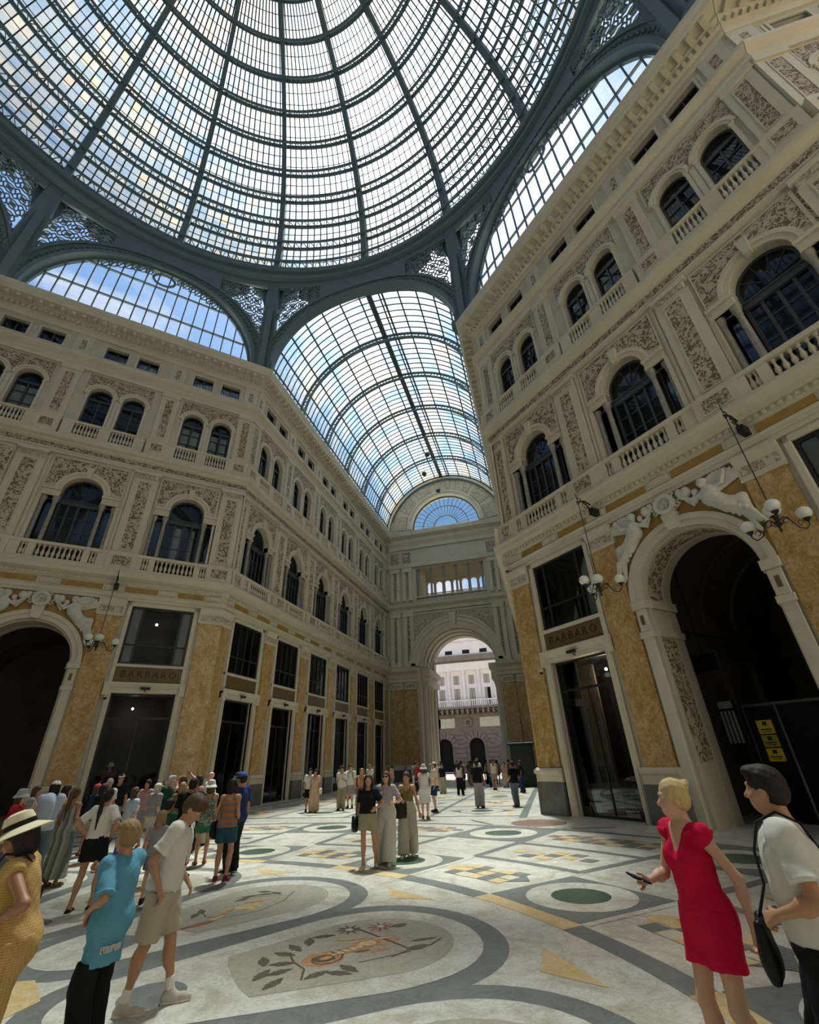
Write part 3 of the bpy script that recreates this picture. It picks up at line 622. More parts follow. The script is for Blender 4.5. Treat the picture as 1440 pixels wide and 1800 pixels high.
# ------------------------------------------------------------------ implicit-surface modelling (bodies, clothes, sculpture)
class Sdf:
    """prims: dict(t='c'|'e'|'b', ...) smooth-united on a grid, then meshed with surface nets"""
    def __init__(s): s.p = []
    def cone(s, a, b, ra, rb, k=0.03, flat=None, clip=None, op='u'):
        s.p.append(('c', np.array(a, float), np.array(b, float), ra, rb, k, flat, clip, op)); return s
    def ell(s, c, r, Rm=None, k=0.03, clip=None, op='u'):
        s.p.append(('e', np.array(c, float), np.array(r, float), Rm, None, k, None, clip, op)); return s
    def mesh(s, name, h, mat, clips=(), wave=None, smooth_it=0):
        lo = np.full(3, 1e9); hi = -lo
        for t, a, b, ra, rb, k, flat, clip, op in s.p:
            if op != 'u': continue
            if t == 'c': l = np.minimum(a-ra, b-rb); u = np.maximum(a+ra, b+rb)
            else: m = max(b); l = a-m; u = a+m
            lo = np.minimum(lo, l); hi = np.maximum(hi, u)
        lo = lo-3*h; hi = hi+3*h; n = np.ceil((hi-lo)/h).astype(int)+1
        D = np.full(n, 9.0, np.float32)
        ax = [lo[i]+h*np.arange(n[i]) for i in range(3)]
        for t, a, b, ra, rb, k, flat, clip, op in s.p:
            mg = k+4*h
            if t == 'c': l = np.minimum(a-ra, b-rb)-mg; u = np.maximum(a+ra, b+rb)+mg
            else: m = max(b); l = a-m-mg; u = a+m+mg
            i0 = np.clip(np.floor((l-lo)/h).astype(int), 0, n); i1 = np.clip(np.ceil((u-lo)/h).astype(int)+1, 0, n)
            if (i1 <= i0).any(): continue
            X = ax[0][i0[0]:i1[0], None, None].astype(np.float32); Y = ax[1][None, i0[1]:i1[1], None].astype(np.float32); Z = ax[2][None, None, i0[2]:i1[2]].astype(np.float32)
            if t == 'c':
                d = b-a; L2 = max(d@d, 1e-9)
                px, py, pz = X-a[0], Y-a[1], Z-a[2]
                if flat is not None:        # (axis, factor): squash along an axis
                    fa, ff = flat; fa = np.array(fa, float); q = (px*fa[0]+py*fa[1]+pz*fa[2])*(1/ff-1)
                    px = px+q*fa[0]; py = py+q*fa[1]; pz = pz+q*fa[2]
                tt = np.clip((px*d[0]+py*d[1]+pz*d[2])/L2, 0, 1)
                dist = np.sqrt((px-tt*d[0])**2+(py-tt*d[1])**2+(pz-tt*d[2])**2)-(ra+(rb-ra)*tt)
                if flat is not None: dist = dist*max(flat[1], 0.5)
            else:
                px, py, pz = X-a[0], Y-a[1], Z-a[2]
                if ra is not None:
                    M = ra; px, py, pz = (px*M[0][0]+py*M[1][0]+pz*M[2][0], px*M[0][1]+py*M[1][1]+pz*M[2][1], px*M[0][2]+py*M[1][2]+pz*M[2][2])
                k0 = np.sqrt((px/b[0])**2+(py/b[1])**2+(pz/b[2])**2)+1e-6; k1 = np.sqrt((px/b[0]**2)**2+(py/b[1]**2)**2+(pz/b[2]**2)**2)+1e-6
                dist = k0*(k0-1)/k1
            if clip:
                for cp, cn in clip:
                    dist = np.maximum(dist, (X-cp[0])*cn[0]+(Y-cp[1])*cn[1]+(Z-cp[2])*cn[2])
            sl = (slice(i0[0], i1[0]), slice(i0[1], i1[1]), slice(i0[2], i1[2])); cur = D[sl]
            if op == 'u':
                hh = np.maximum(k-np.abs(cur-dist), 0)/max(k, 1e-6); D[sl] = np.minimum(cur, dist)-hh*hh*k*0.25
            else: 
                hh = np.maximum(k-np.abs(cur+dist), 0)/max(k, 1e-6); D[sl] = np.maximum(cur, -dist)+hh*hh*k*0.25
        for cp, cn in clips:
            pl = (ax[0][:, None, None]-cp[0])*cn[0]+(ax[1][None, :, None]-cp[1])*cn[1]+(ax[2][None, None, :]-cp[2])*cn[2]
            D = np.maximum(D, pl.astype(np.float32))
        if wave is not None:
            amp, fr, se = wave; X = ax[0][:, None, None]; Y = ax[1][None, :, None]; Z = ax[2][None, None, :]
            w = np.sin(fr*(X+0.7*Z)+se)*np.sin(fr*0.8*(Y-0.5*Z)+se*2)+0.6*np.sin(fr*2.1*(Z*0.8-X)+se)*np.sin(fr*1.7*(Y+X*0.4))
            D = D+(amp*w).astype(np.float32)
        return nets(name, D, lo, h, mat)
def nets(name, D, lo, h, mat):
    S = D < 0; n = D.shape
    c = np.zeros(tuple(q-1 for q in n), np.int8)
    for i in (0, 1):
        for j in (0, 1):
            for k in (0, 1): c += S[i:n[0]-1+i, j:n[1]-1+j, k:n[2]-1+k]
    act = np.argwhere((c > 0) & (c < 8)); idx = np.full(c.shape, -1, np.int32); idx[tuple(act.T)] = np.arange(len(act))
    P = np.zeros((len(act), 3)); W = np.zeros(len(act))
    cr = [np.array((i, j, k)) for i in (0, 1) for j in (0, 1) for k in (0, 1)]
    for a in range(8):
        for b in range(a+1, 8):
            if np.abs(cr[a]-cr[b]).sum() != 1: continue
            da = D[tuple((act+cr[a]).T)]; db = D[tuple((act+cr[b]).T)]; m = (da < 0) != (db < 0)
            t = np.where(m, da/np.where(m, da-db, 1), 0)
            t = np.clip(t, 0.02, 0.98)
            P += m[:, None]*(cr[a]+t[:, None]*(cr[b]-cr[a])); W += m
    P = (P/np.maximum(W, 1)[:, None]+act)*h+lo
    F = []
    for axn in range(3):
        e = [0, 0, 0]; e[axn] = 1
        A = S[tuple(slice(0, n[q]-e[q]) for q in range(3))]; B = S[tuple(slice(e[q], n[q]) for q in range(3))]
        E = np.argwhere(A != B); o1, o2 = (axn+1) % 3, (axn+2) % 3
        E = E[(E[:, o1] > 0) & (E[:, o2] > 0) & (E[:, o1] < n[o1]-1) & (E[:, o2] < n[o2]-1)]
        def at(d1, d2):
            q = E.copy(); q[:, o1] -= d1; q[:, o2] -= d2; return idx[tuple(q.T)]
        Q = np.stack([at(1, 1), at(0, 1), at(0, 0), at(1, 0)], 1); fl = ~A[tuple(E.T)]
        Q[fl] = Q[fl][:, ::-1]; F.append(Q)
    F = np.concatenate(F); F = F[(F >= 0).all(1)]
    me = bpy.data.meshes.new(name); me.vertices.add(len(P)); me.vertices.foreach_set('co', P.astype(np.float32).ravel())
    me.loops.add(F.size); me.loops.foreach_set('vertex_index', F.ravel().astype(np.int32))
    me.polygons.add(len(F)); me.polygons.foreach_set('loop_start', np.arange(0, F.size, 4, dtype=np.int32)); me.polygons.foreach_set('loop_total', np.full(len(F), 4, np.int32))
    me.polygons.foreach_set('use_smooth', np.ones(len(F), bool))
    me.update(calc_edges=True); me.validate()
    if mat: me.materials.append(mat)
    return me

# ------------------------------------------------------------------ ground-floor arches, sculpture and passages
def arch_dressing(root, side):
    mb = MB()
    mb.ring(0, 6.1, 1.78, 1.98, 0, 180, -0.10, 0.10, 32); mb.ring(0, 6.1, 1.98, 2.16, 0, 180, -0.16, 0.02, 32)
    for s_ in (-1, 1):
        a, b = sorted((s_*1.78, s_*2.12)); mb.bbox(a, b, -0.10, 0.10, 0.0, 5.0); mb.bbox(a-0.05, b+0.05, -0.16, 0.12, 4.95, 5.15); mb.bbox(a, b, -0.12, 0.12, 5.15, 5.85)
        mb.box(s_*1.95-0.06, s_*1.95+0.06, -0.13, 0.0, 5.35, 5.65, 1); mb.bbox(a-0.07, b+0.07, -0.18, 0.12, 5.85, 6.12)
    mb.prism([(-0.16, 7.85), (0.16, 7.85), (0.24, 8.4), (-0.24, 8.4)], -0.30, 0.0)
    m = mb.build('arch_moulding', [M_TRIM, M_SIGN], root)
    # spandrel field in ochre marble behind the figures
    pts = [(2.16*math.cos(math.pi*i/24), 6.1+2.16*math.sin(math.pi*i/24)) for i in range(25)]
    MB().plate([(2.20, 6.1), (2.20, 9.08), (-2.20, 9.08), (-2.20, 6.1)] + pts[::-1], [], -0.05, 0.0).build('spandrel', M_OCHRE, root)
    # carved intrados: band 0.45..1.3 deep, ribs either side
    d0, d1 = 0.10, 0.95
    i_ = MB(); i_.ring(0, 6.1, 1.74, 1.90, 0, 180, d0, d1+0.5, 32)
    for s_ in (-1, 1):
        a, b = sorted((s_*1.74, s_*1.95)); i_.box(a, b, d0, d1+0.5, 0.0, 6.1)
        i_.bbox(min(s_*1.64, s_*1.9), max(s_*1.64, s_*1.9), d0, d1+0.5, 5.85, 6.12); i_.bbox(min(s_*1.66, s_*1.9), max(s_*1.66, s_*1.9), d0, d1+0.5, 4.95, 5.15)
        i_.box(min(s_*1.70, s_*1.9), max(s_*1.70, s_*1.9), d0-0.02, d0+0.1, 0, 6.1); i_.box(min(s_*1.70, s_*1.9), max(s_*1.70, s_*1.9), d1+0.02, d1+0.14, 0, 6.1)
    i_.ring(0, 6.1, 1.70, 1.78, 0, 180, d0-0.02, d0+0.10, 32); i_.ring(0, 6.1, 1.70, 1.78, 0, 180, d1+0.02, d1+0.14, 32)
    it = i_.build('arch_soffit', M_CREAM, root)
    r_ = MB(); r_.ring(0, 6.1, 1.725, 1.76, 2, 178, d0+0.12, d1, 40)
    for s_ in (-1, 1): r_.box(min(s_*1.725, s_*1.76), max(s_*1.725, s_*1.76), d0+0.12, d1, 1.5, 4.9)
    r_.build('soffit_relief', M_RELIEF_PALE if side == 'left' else M_RELIEF, it)
    # passage beyond
    p = MB(); w = 3.0; y0, y1 = 1.45, 11.0
    for s_ in (-1, 1):
        p.box(min(s_*w, s_*(w+.3)), max(s_*w, s_*(w+.3)), y0, y1, 0, 9.0)
        for yy in (3.2, 5.4, 7.6): p.box(min(s_*(w-.22), s_*w), max(s_*(w-.22), s_*w), yy, yy+0.7, 0, 5.0)
        p.box(min(s_*(w-.3), s_*w), max(s_*(w-.3), s_*w), y0, y1, 4.9, 5.2); p.box(min(s_*(w-.2), s_*w), max(s_*(w-.2), s_*w), y0, y1, 5.7, 6.1)
        p.box(min(s_*1.9, s_*w), max(s_*1.9, s_*w), y0, y0+0.1, 0, 9.0)
    p.box(-1.95, 1.95, y0, y0+0.1, 7.95, 9.0)
    p.ring(0, 6.1, w-0.02, w+0.2, 0, 180, y0, y1, 24); p.box(-w-.3, w+.3, y0, y1, 9.15, 9.3)
    p.box(-w-.3, w+.3, y1, y1+.2, 0, 9.3)
    for yy in (3.2, 5.4, 7.6): p.ring(0, 6.1, w-0.15, w, 0, 180, yy, yy+0.7, 24)
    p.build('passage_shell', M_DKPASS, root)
arch_dressing(wl, 'left'); arch_dressing(wr, 'right')

def sculpture(root, side):
    G = 'plaster figures over the %s arch' % side
    def figure(s_):
        S = Sdf(); f = lambda x, z, y=-0.16: (s_*x, y, z)
        # reclining winged figure following the curve of the arch
        S.ell(f(1.30, 8.42, -0.20), (0.20, 0.15, 0.26), k=0.08); S.cone(f(1.30, 8.30), f(1.62, 7.95), 0.19, 0.17, 0.1)
        S.cone(f(1.62, 7.95), f(2.02, 7.95), 0.14, 0.10, 0.08); S.cone(f(2.02, 7.95), f(2.10, 7.35), 0.10, 0.05, 0.06); S.cone(f(1.60, 7.90), f(1.98, 7.55), 0.13, 0.09, 0.08); S.cone(f(1.98, 7.55), f(2.08, 6.95), 0.085, 0.045, 0.05)
        S.cone(f(2.1, 7.3), f(2.03, 7.2), 0.05, 0.03, 0.03); S.cone(f(2.08, 6.95), f(2.14, 6.85), 0.045, 0.03, 0.03)
        S.cone(f(1.28, 8.62), f(1.22, 8.74), 0.06, 0.05, 0.04); S.ell(f(1.20, 8.84, -0.24), (0.095, 0.11, 0.125), k=0.03); S.ell(f(1.24, 8.88, -0.22), (0.11, 0.11, 0.11), k=0.03)
        S.cone(f(1.20, 8.56, -0.24), f(0.92, 8.40, -0.28), 0.065, 0.05, 0.04); S.cone(f(0.92, 8.40, -0.28), f(0.62, 8.62, -0.26), 0.05, 0.035, 0.03); S.ell(f(0.57, 8.65, -0.26), (0.055, 0.035, 0.045), k=0.02)
        S.cone(f(1.42, 8.56), f(1.72, 8.60, -0.22), 0.065, 0.05, 0.04); S.cone(f(1.72, 8.60, -0.22), f(1.86, 8.86, -0.24), 0.05, 0.035, 0.03); S.ell(f(1.88, 8.92, -0.24), (0.04, 0.035, 0.055), k=0.02)
        # drapery folds
        for i in range(7):
            a = 0.12*i; S.cone(f(1.42+a, 8.10-0.10*i, -0.26), f(1.55+a*1.1, 7.72-0.12*i, -0.20), 0.05, 0.035, 0.03)
        S.p = [(t, a, b if t == 'c' else b*1.22, (ra*1.32 if t == 'c' else ra), (rb*1.32 if t == 'c' else rb), k, fl, cl_, op) for t, a, b, ra, rb, k, fl, cl_, op in S.p]
        return S
    def wing(s_):
        S = Sdf()
        for i in range(12):
            a = R_(165-9*i) if s_ < 0 else R_(15+9*i)
            l = 0.86-0.04*i
            S.cone((s_*1.44, -0.10, 8.45), (s_*1.44+l*math.cos(a)*1.05, -0.13-0.01*i, min(9.02, 8.45+l*math.sin(a))), 0.075, 0.055, 0.012, flat=((0, 1, 0), 0.5))
        S.cone((s_*1.40, -0.14, 8.42), (s_*1.62, -0.16, 8.62), 0.10, 0.06, 0.03)
        return S
    for s_ in (-1, 1):
        w = 'left' if s_ < 0 else 'right'
        o = link('winged_figure', figure(s_).mesh('winged_figure', 0.022, M_SCULPT, wave=(0.006, 26, 1+s_))); o.location = root.location; o.rotation_euler = root.rotation_euler
        tag(o, 'white plaster winged figure reclining on the %s shoulder of the %s arch' % (w, side), 'sculpture', G)
        link('wing', wing(s_).mesh('wing', 0.022, M_SCULPT), o)
        b = Sdf()
        for (x, z, r) in ((0.70, 8.82, .15), (0.50, 8.88, .12), (0.88, 8.45, .11), (0.95, 8.68, .10)): b.ell((s_*x, -0.2, z), (r, r, r*1.2), k=0.05)
        b.cone((s_*0.62, -0.2, 8.8), (s_*0.66, -0.2, 8.55), 0.09, 0.06, 0.04); b.cone((s_*0.66, -0.2, 8.55), (s_*0.80, -0.2, 8.30), 0.06, 0.04, 0.03); b.cone((s_*0.6, -0.2, 8.75), (s_*0.42, -0.24, 8.7), 0.04, 0.03, 0.02)
        c = link('cherub', b.mesh('cherub', 0.02, M_SCULPT)); c.location = root.location; c.rotation_euler = root.rotation_euler
        tag(c, 'small white plaster cherub beside the crest, %s side of the %s arch' % (w, side), 'sculpture', G)
    S = MB()
    S.ring(0, 8.72, 0.22, 0.34, 0, 360, -0.36, -0.10, 28); S.ring(0, 8.72, 0.0, 0.22, 0, 360, -0.24, -0.10, 20)
    for i in range(5): S.tube([(0.13*math.cos(i*1.26), -0.26, 8.72+0.13*math.sin(i*1.26)), (0.05*math.cos(i*1.26+1), -0.30, 8.72+0.05*math.sin(i*1.26+1))], 0.03, 6)
    for s_ in (-1, 1):
        S.tube([(s_*0.24, -0.25, 8.85), (s_*0.36, -0.28, 8.98), (s_*0.30, -0.25, 9.05), (s_*0.22, -0.25, 8.99)], 0.035, 6); S.tube([(s_*0.24, -0.25, 8.6), (s_*0.38, -0.28, 8.48), (s_*0.46, -0.25, 8.56), (s_*0.38, -0.25, 8.64)], 0.035, 6)
    o = S.build('crest', M_SCULPT, None, True); o.location = root.location; o.rotation_euler = root.rotation_euler
    tag(o, 'round white plaster crest at the crown of the %s arch' % side, 'crest')
sculpture(wl, 'left'); sculpture(wr, 'right')

# ------------------------------------------------------------------ hanging lanterns
def lantern(root, x, zl, p, label, ang=0.0):
    r = empty('hanging_lantern', local(root, x, 0, 0), root.rotation_euler.z); tag(r, label, 'lamp', 'wrought iron lanterns hung from the first cornice')
    b = MB(); b.tube([(0, -0.55, 9.9), (0, -p*0.7, 9.98), (0, -p-0.05, 9.86)], 0.03, 6); b.tube([(0, -0.30, 9.62), (0, -p*0.5, 9.72), (0, -p*0.8, 9.95)], 0.022, 6)
    for cx, cz, rr in ((p-0.10, 9.95, 0.10), (p-0.35, 9.78, 0.13), (p-0.62, 9.68, 0.10), (p+0.02, 9.80, 0.06)):
        b.tube([(0, -cx-rr*math.cos(t*0.7), cz+rr*math.sin(t*0.7)*(1-t*0.06)) for t in range(9)], 0.016, 5)
    b.box(-0.09, 0.09, -0.60, -0.18, 9.50, 9.74)
    b.tube([(0, -p, 9.95), (0.0, -p-0.04, 10.12), (0.02, -p-0.10, 10.22)], [0.02, 0.016, 0.005], 5)
    b.build('bracket', M_BLACKIRON, r)
    MB().tube([(0, -p, 9.85), (0, -p, zl+0.20)], 0.014, 6).build('rod', M_BLACKIRON, r)
    h = MB(); h.lathe([(0.01, -0.42), (0.04, -0.36), (0.02, -0.30), (0.07, -0.20), (0.03, -0.12), (0.05, -0.02), (0.10, 0.0), (0.02, 0.04)], 0, -p, zl, 10)
    for k in range(4):
        a = ang+math.pi/2*k+0.4; h.tube([(0.1*math.cos(a)*t*0.5, -p+0.1*math.sin(a)*t*0.5, zl-0.2-0.05*math.sin(t*1.4)) for t in range(5)], 0.012, 5)
    h.build('hub', M_BLACKIRON, r, True)
    g = MB(); g.sphere((0, -p, zl+0.17), 0.19, 18, sz=0.9); g.build('globe', M_GLOBE, r, True)
    MB().lathe([(0.09, 0.0), (0.03, 0.03), (0.01, 0.07)], 0, -p, zl+0.33, 10).build('cap', M_BLACKIRON, r)
    for k in range(3):
        a = ang+2*math.pi*k/3; c, s_ = math.cos(a), math.sin(a)
        A = MB(); pts = [(0.04, -0.15), (0.16, -0.02), (0.26, -0.05), (0.32, -0.18), (0.42, -0.34), (0.56, -0.38), (0.66, -0.28), (0.66, -0.16)]
        A.tube([(u*c, -p+u*s_, zl+v) for u, v in pts], 0.015, 6)
        A.tube([((0.2+0.07*math.cos(t*0.8))*c, -p+(0.2+0.07*math.cos(t*0.8))*s_, zl-0.12+0.07*math.sin(t*0.8)) for t in range(8)], 0.011, 5)
        A.tube([((0.5+0.07*math.cos(t*0.8))*c, -p+(0.5+0.07*math.cos(t*0.8))*s_, zl-0.22+0.07*math.sin(t*0.8)) for t in range(7)], 0.011, 5)
        A.lathe([(0.02, -0.08), (0.08, 0.0), (0.085, 0.02)], 0.66*c, -p+0.66*s_, zl-0.13, 8)
        am = A.build('arm', M_BLACKIRON, r)
        MB().sphere((0.66*c, -p+0.66*s_, zl+0.03), 0.165, 16, sz=0.95).build('globe', M_GLOBE, am, True)
lantern(wl, 2.66, 6.85, 1.2, 'four-globe wrought iron lantern beside the left arch')
lantern(wr, -2.42, 6.72, 1.2, 'four-globe wrought iron lantern between the BARBARO shop and the right arch', 0.5)
lantern(wr, 2.82, 6.68, 1.2, 'four-globe wrought iron lantern on the near side of the right arch', 0.9)

def security_camera(root, x, y, z, label):
    r = empty('security_camera', local(root, x, y, z), root.rotation_euler.z); tag(r, label, 'camera')
    MB().tube([(0, 0.12, 0.05), (0, 0.0, 0.05), (0, 0, 0.0)], 0.02, 6).build('bracket', M_TRIM, r); MB().lathe([(0.03, 0.02), (0.09, 0.0), (0.09, -0.06), (0.02, -0.08)], 0, 0, 0, 12).build('housing', M_TRIM, r, True); MB().sphere((0, 0, -0.08), 0.075, 12).build('dome_lens', M_BLACKIRON, r, True)
security_camera(wr, -7.45, -0.42, 9.2, 'white dome security camera at the corner edge of the right wall')
security_camera(wr, -6.55, -0.30, 4.7, 'white dome security camera by the top of the right BARBARO door')
security_camera(wl, 3.45, -0.32, 4.75, 'dark dome security camera by the top of the left BARBARO door')
# ------------------------------------------------------------------ things inside the right passage
def in_wr(name, label, cat, x, y, z, group=None):
    o = empty(name, local(wr, x, y, z), wr.rotation_euler.z); tag(o, label, cat, group); return o
M_POSTER = mat_plain('yellow notice card', (0.62, 0.42, 0.03), 0.5)
M_POSTER2 = mat_plain('dull yellow notice card', (0.38, 0.30, 0.06), 0.5)
M_HOARD = mat_plain('black hoarding panel', (0.008, 0.008, 0.010), 0.6, 0.1)
M_PALEMET = mat_plain('pale grey slats', (0.22, 0.23, 0.22), 0.5)
M_MIRROR = mat_plain('steel fascia', (0.10, 0.10, 0.10), 0.25, 0.5, 0.6)
h = in_wr('hoarding', 'black hoarding closing the right passage behind the yellow notices', 'hoarding', 0, 2.55, 0)
m_ = MB(); m_.box(-1.25, 2.9, 0, 0.08, 0, 2.92); m_.build('panel', M_HOARD, h)
m_ = MB(); m_.box(-1.3, 2.95, -0.03, 0.1, 2.90, 2.97); m_.box(-0.42, -0.36, -0.03, 0.0, 0, 2.9); m_.box(-1.3, -1.24, -0.02, 0.1, 0, 2.95); m_.build('edge_strip', M_MIRROR, h)
for k, (z0, z1, mt, what) in enumerate(((2.16, 2.52, M_POSTER, 'bright yellow notice, topmost of three on the black hoarding'), (1.82, 2.13, M_POSTER2, 'dull yellow notice, middle of three on the black hoarding'), (1.46, 1.79, M_POSTER, 'yellow notice with dark corner mark, lowest of three on the black hoarding'))):
    o = in_wr('notice', what, 'notice', -0.83, 2.54, 0, 'yellow notices on the hoarding')
    MB().box(-0.21, 0.21, -0.02, 0.0, z0, z1).build('card', mt, o)
    q = MB(); q.box(-0.06, 0.06, -0.024, -0.018, z1-0.14, z1-0.04); q.box(-0.15, 0.15, -0.024, -0.018, z0+0.10, z0+0.13); q.box(-0.11, 0.11, -0.024, -0.018, z0+0.05, z0+0.07); q.build('printed_mark', M_BLACKIRON, o)
o = in_wr('slatted_panel', 'pale grey slatted panel left of the black hoarding', 'panel', -1.72, 2.50, 0)
m_ = MB()
for i in range(4): m_.box(-0.22+0.12*i, -0.15+0.12*i, -0.03, 0.0, 1.95, 2.85)
m_.build('slat', M_PALEMET, o); MB().box(-0.25, 0.27, 0.0, 0.03, 1.9, 3.15).build('backing', M_HOARD, o)
m_ = MB(); m_.box(-0.22, 0.2, -0.02, 0.0, 2.92, 3.12); m_.build('header', M_PALEMET, o)
o = in_wr('screen', 'dark framed screen hung high in the right passage', 'screen', -1.85, 2.45, 0)
m_ = MB(); frame(m_, -0.45, 0.45, 4.0, 4.65, 0.05, -0.03, 0.02); m_.build('bezel', M_MIRROR, o); MB().box(-0.42, 0.42, -0.01, 0.02, 4.02, 4.63).build('display', M_HOARD, o)
MB().tube([(0, 0, 4.6), (0, 0, 9.0)], 0.02, 6).build('hanger', M_BLACKIRON, o)

# ------------------------------------------------------------------ end wall of the arm
EX0, EX1, EY = -15.75, -0.47, 48.3
ECX = (EX0+EX1)/2
def end_wall():
    mb = MB(); a = 4.05
    out_ = [(EX0-.3, 0), (ECX-a, 0)] + [(ECX+a*math.cos(math.pi*i/32), 10.6+a*math.sin(math.pi*i/32)) for i in range(32, -1, -1)] + [(ECX+a, 0), (EX1+.3, 0), (EX1+.3, 26.6)] + \
           [(ECX+7.9*math.cos(math.pi*i/40), 26.6+7.9*math.sin(math.pi*i/40)) for i in range(41)] + [(EX0-.3, 26.6)]
    hol = [rect(ECX-4.0, ECX+4.0, 17.9, 21.7), [(ECX+4.25*math.cos(2*math.pi*i/48), 27.0+4.25*math.sin(2*math.pi*i/48)) for i in range(25)]]
    mb.plate(out_, hol, 0.0, 0.9)
    root = mb.build('wall_end', M_CREAM, None, loc=(0, EY, 0)); tag(root, kind='structure')
    # tall yellow marble pilasters on the ground floor, with pedestal and capital
    for x in (-14.7, -13.2, -3.05, -1.55):
        q = MB(); q.bbox(x-0.62, x+0.62, -0.25, 0.02, 0.98, 1.42); q.bbox(x-0.6, x+0.6, -0.24, 0.02, 8.3, 9.0)
        p = q.build('pilaster', M_CREAM2, root); MB().bbox(x-0.72, x+0.72, -0.16, 0.02, 1.4, 8.35, 0.06).build('marble_shaft', M_YELLOW, p); MB().bbox(x-0.62, x+0.62, -0.27, 0.02, 0, 0.99).build('plinth', M_GREYST, p)
        MB().bbox(x-0.5, x+0.5, -0.26, 0.0, 8.45, 8.8).build('capital_relief', M_RELIEF_PALE, p)
        q = MB()
        for xx in (x-0.38, x+0.38): q.bbox(xx-0.22, xx+0.22, -0.22, 0.02, 10.6, 16.1)
        q.bbox(x-0.66, x+0.66, -0.28, 0.02, 16.0, 16.5); q.bbox(x-0.66, x+0.66, -0.26, 0.02, 10.45, 10.9)
        for xx in (x-0.38, x+0.38): q.bbox(xx-0.2, xx+0.2, -0.2, 0.02, 17.9, 21.5)
        q.bbox(x-0.62, x+0.62, -0.28, 0.02, 21.4, 21.9)
        p2 = q.build('upper_pilaster', M_CREAM2, root)
        MB().box(x-0.12, x+0.12, -0.06, 0.0, 11.2, 15.6).build('relief_panel', M_RELIEF_S, p2); MB().box(x-0.12, x+0.12, -0.06, 0.0, 18.4, 21.2).build('relief_panel', M_RELIEF_S, p2)
        MB().box(x-0.5, x+0.5, -0.06, 0.0, 22.7, 24.0).build('relief_panel', M_RELIEF, p2)
    for (a0, a1) in ((EX0, ECX-a-0.05), (ECX+a+0.05, EX1)):
        e = MB(); prof_mitre(e, a0, a1, [(0.02,9.05),(-0.26,9.05),(-0.26,9.4),(-0.34,9.45),(-0.28,9.5),(-0.28,9.85),(-0.6,10.1),(-0.66,10.4),(0.02,10.46)]); e.build('cornice', M_CREAM2, root)
    for z0, prof in ((16.6, [(0.02,16.5),(-0.2,16.5),(-0.2,16.9),(-0.26,16.95),(-0.5,17.15),(-0.55,17.45),(0.02,17.5)]), (22.0, [(0.02,21.95),(-0.28,21.95),(-0.34,22.3),(-0.2,22.4),(0.02,22.4)]),
                     (26, [(0.02,24.4),(-0.15,24.4),(-0.2,24.8),(-0.45,25.2),(-0.5,25.6),(-0.95,25.9),(-1.05,26.35),(0.02,26.45)])):
        e = MB(); prof_mitre(e, EX0+0.3, EX1-0.3, prof); e.build('cornice', M_CREAM2, root)
    d = MB()
    for i in range(54): d.box(EX0+0.5+0.27*i, EX0+0.64+0.27*i, -0.5, -0.3, 25.25, 25.55)
    d.build('dentil_row', M_CREAM2, root)
    # great arch archivolt, spandrels
    q = MB(); q.ring(ECX, 10.6, 4.05, 4.45, 0, 180, -0.18, 0.1, 40); q.ring(ECX, 10.6, 4.45, 4.9, 0, 180, -0.26, 0.02, 40); q.ring(ECX, 10.6, 4.9, 5.1, 0, 180, -0.34, 0.02, 40)
    q.prism([(ECX-0.3, 14.6), (ECX+0.3, 14.6), (ECX+0.42, 16.0), (ECX-0.42, 16.0)], -0.5, 0.0)
    frame(q, ECX-4.95, ECX+4.95, 10.6, 16.4, 0.2, -0.1, 0.02)
    m = q.build('arch_moulding', M_CREAM2, root)
    pts = [(ECX+5.1*math.cos(math.pi*i/32), 10.6+5.1*math.sin(math.pi*i/32)) for i in range(33) if abs(5.1*math.cos(math.pi*i/32)) < 4.75]
    MB().plate([(ECX+4.75, pts[0][1]), (ECX+4.75, 16.2), (ECX-4.75, 16.2), (ECX-4.75, pts[-1][1])]+pts[::-1], [], -0.05, 0.0).build('spandrel_relief', M_RELIEF_PALE, m)
    # tympanum lunette: archivolt, reliefs and fan window
    q = MB(); q.ring(ECX, 27.0, 4.25, 4.6, 0, 180, -0.25, 0.05, 36); q.ring(ECX, 27.0, 4.6, 4.8, 0, 180, -0.35, 0.02, 36); q.ring(ECX, 26.6, 7.0, 7.7, 0, 180, -0.3, 0.02, 40)
    q.build('tympanum_moulding', M_CREAM2, root)
    for i in range(7):
        t = math.pi*(i+0.5)/7; cx, cz = ECX+5.85*math.cos(t), 26.8+5.85*math.sin(t)
        u, v = (math.cos(t), math.sin(t)), (-math.sin(t), math.cos(t)); pl = [(cx+u[0]*a_+v[0]*b_, cz+u[1]*a_+v[1]*b_) for a_, b_ in ((-0.8,-0.9),(0.8,-1.1),(0.8,1.1),(-0.8,0.9))]
        MB().plate(pl, [], -0.1, 0.0).build('tympanum_relief', M_RELIEF_PALE, root)
    WCOUNT[0] += 1; w = empty('window_%d' % WCOUNT[0], (0, EY, 0)); tag(w, 'semicircular fan window high on the end wall', 'window', kind='structure')
    f = MB()
    for r_, wd in ((4.2, .12), (2.9, .06), (1.5, .08)): f.ring(ECX, 27.0, r_-wd, r_+0.02, 0, 180, 0.3, 0.42, 36)
    for i in range(1, 20): 
        t = math.pi*i/20; f.tube([(ECX+1.5*math.cos(t), 0.36, 27+1.5*math.sin(t)), (ECX+4.2*math.cos(t), 0.36, 27+4.2*math.sin(t))], 0.035, 4)
    f.box(ECX-4.25, ECX+4.25, 0.28, 0.44, 26.95, 27.1); f.build('window_frame', M_IRON, w)
    MB().plate([(ECX-4.2, 27.0), (ECX+4.2, 27.0)]+[(ECX+4.2*math.cos(math.pi*i/30), 27+4.2*math.sin(math.pi*i/30)) for i in range(1, 30)], [], 0.36, 0.365).build('pane', M_WINGLASS, w)
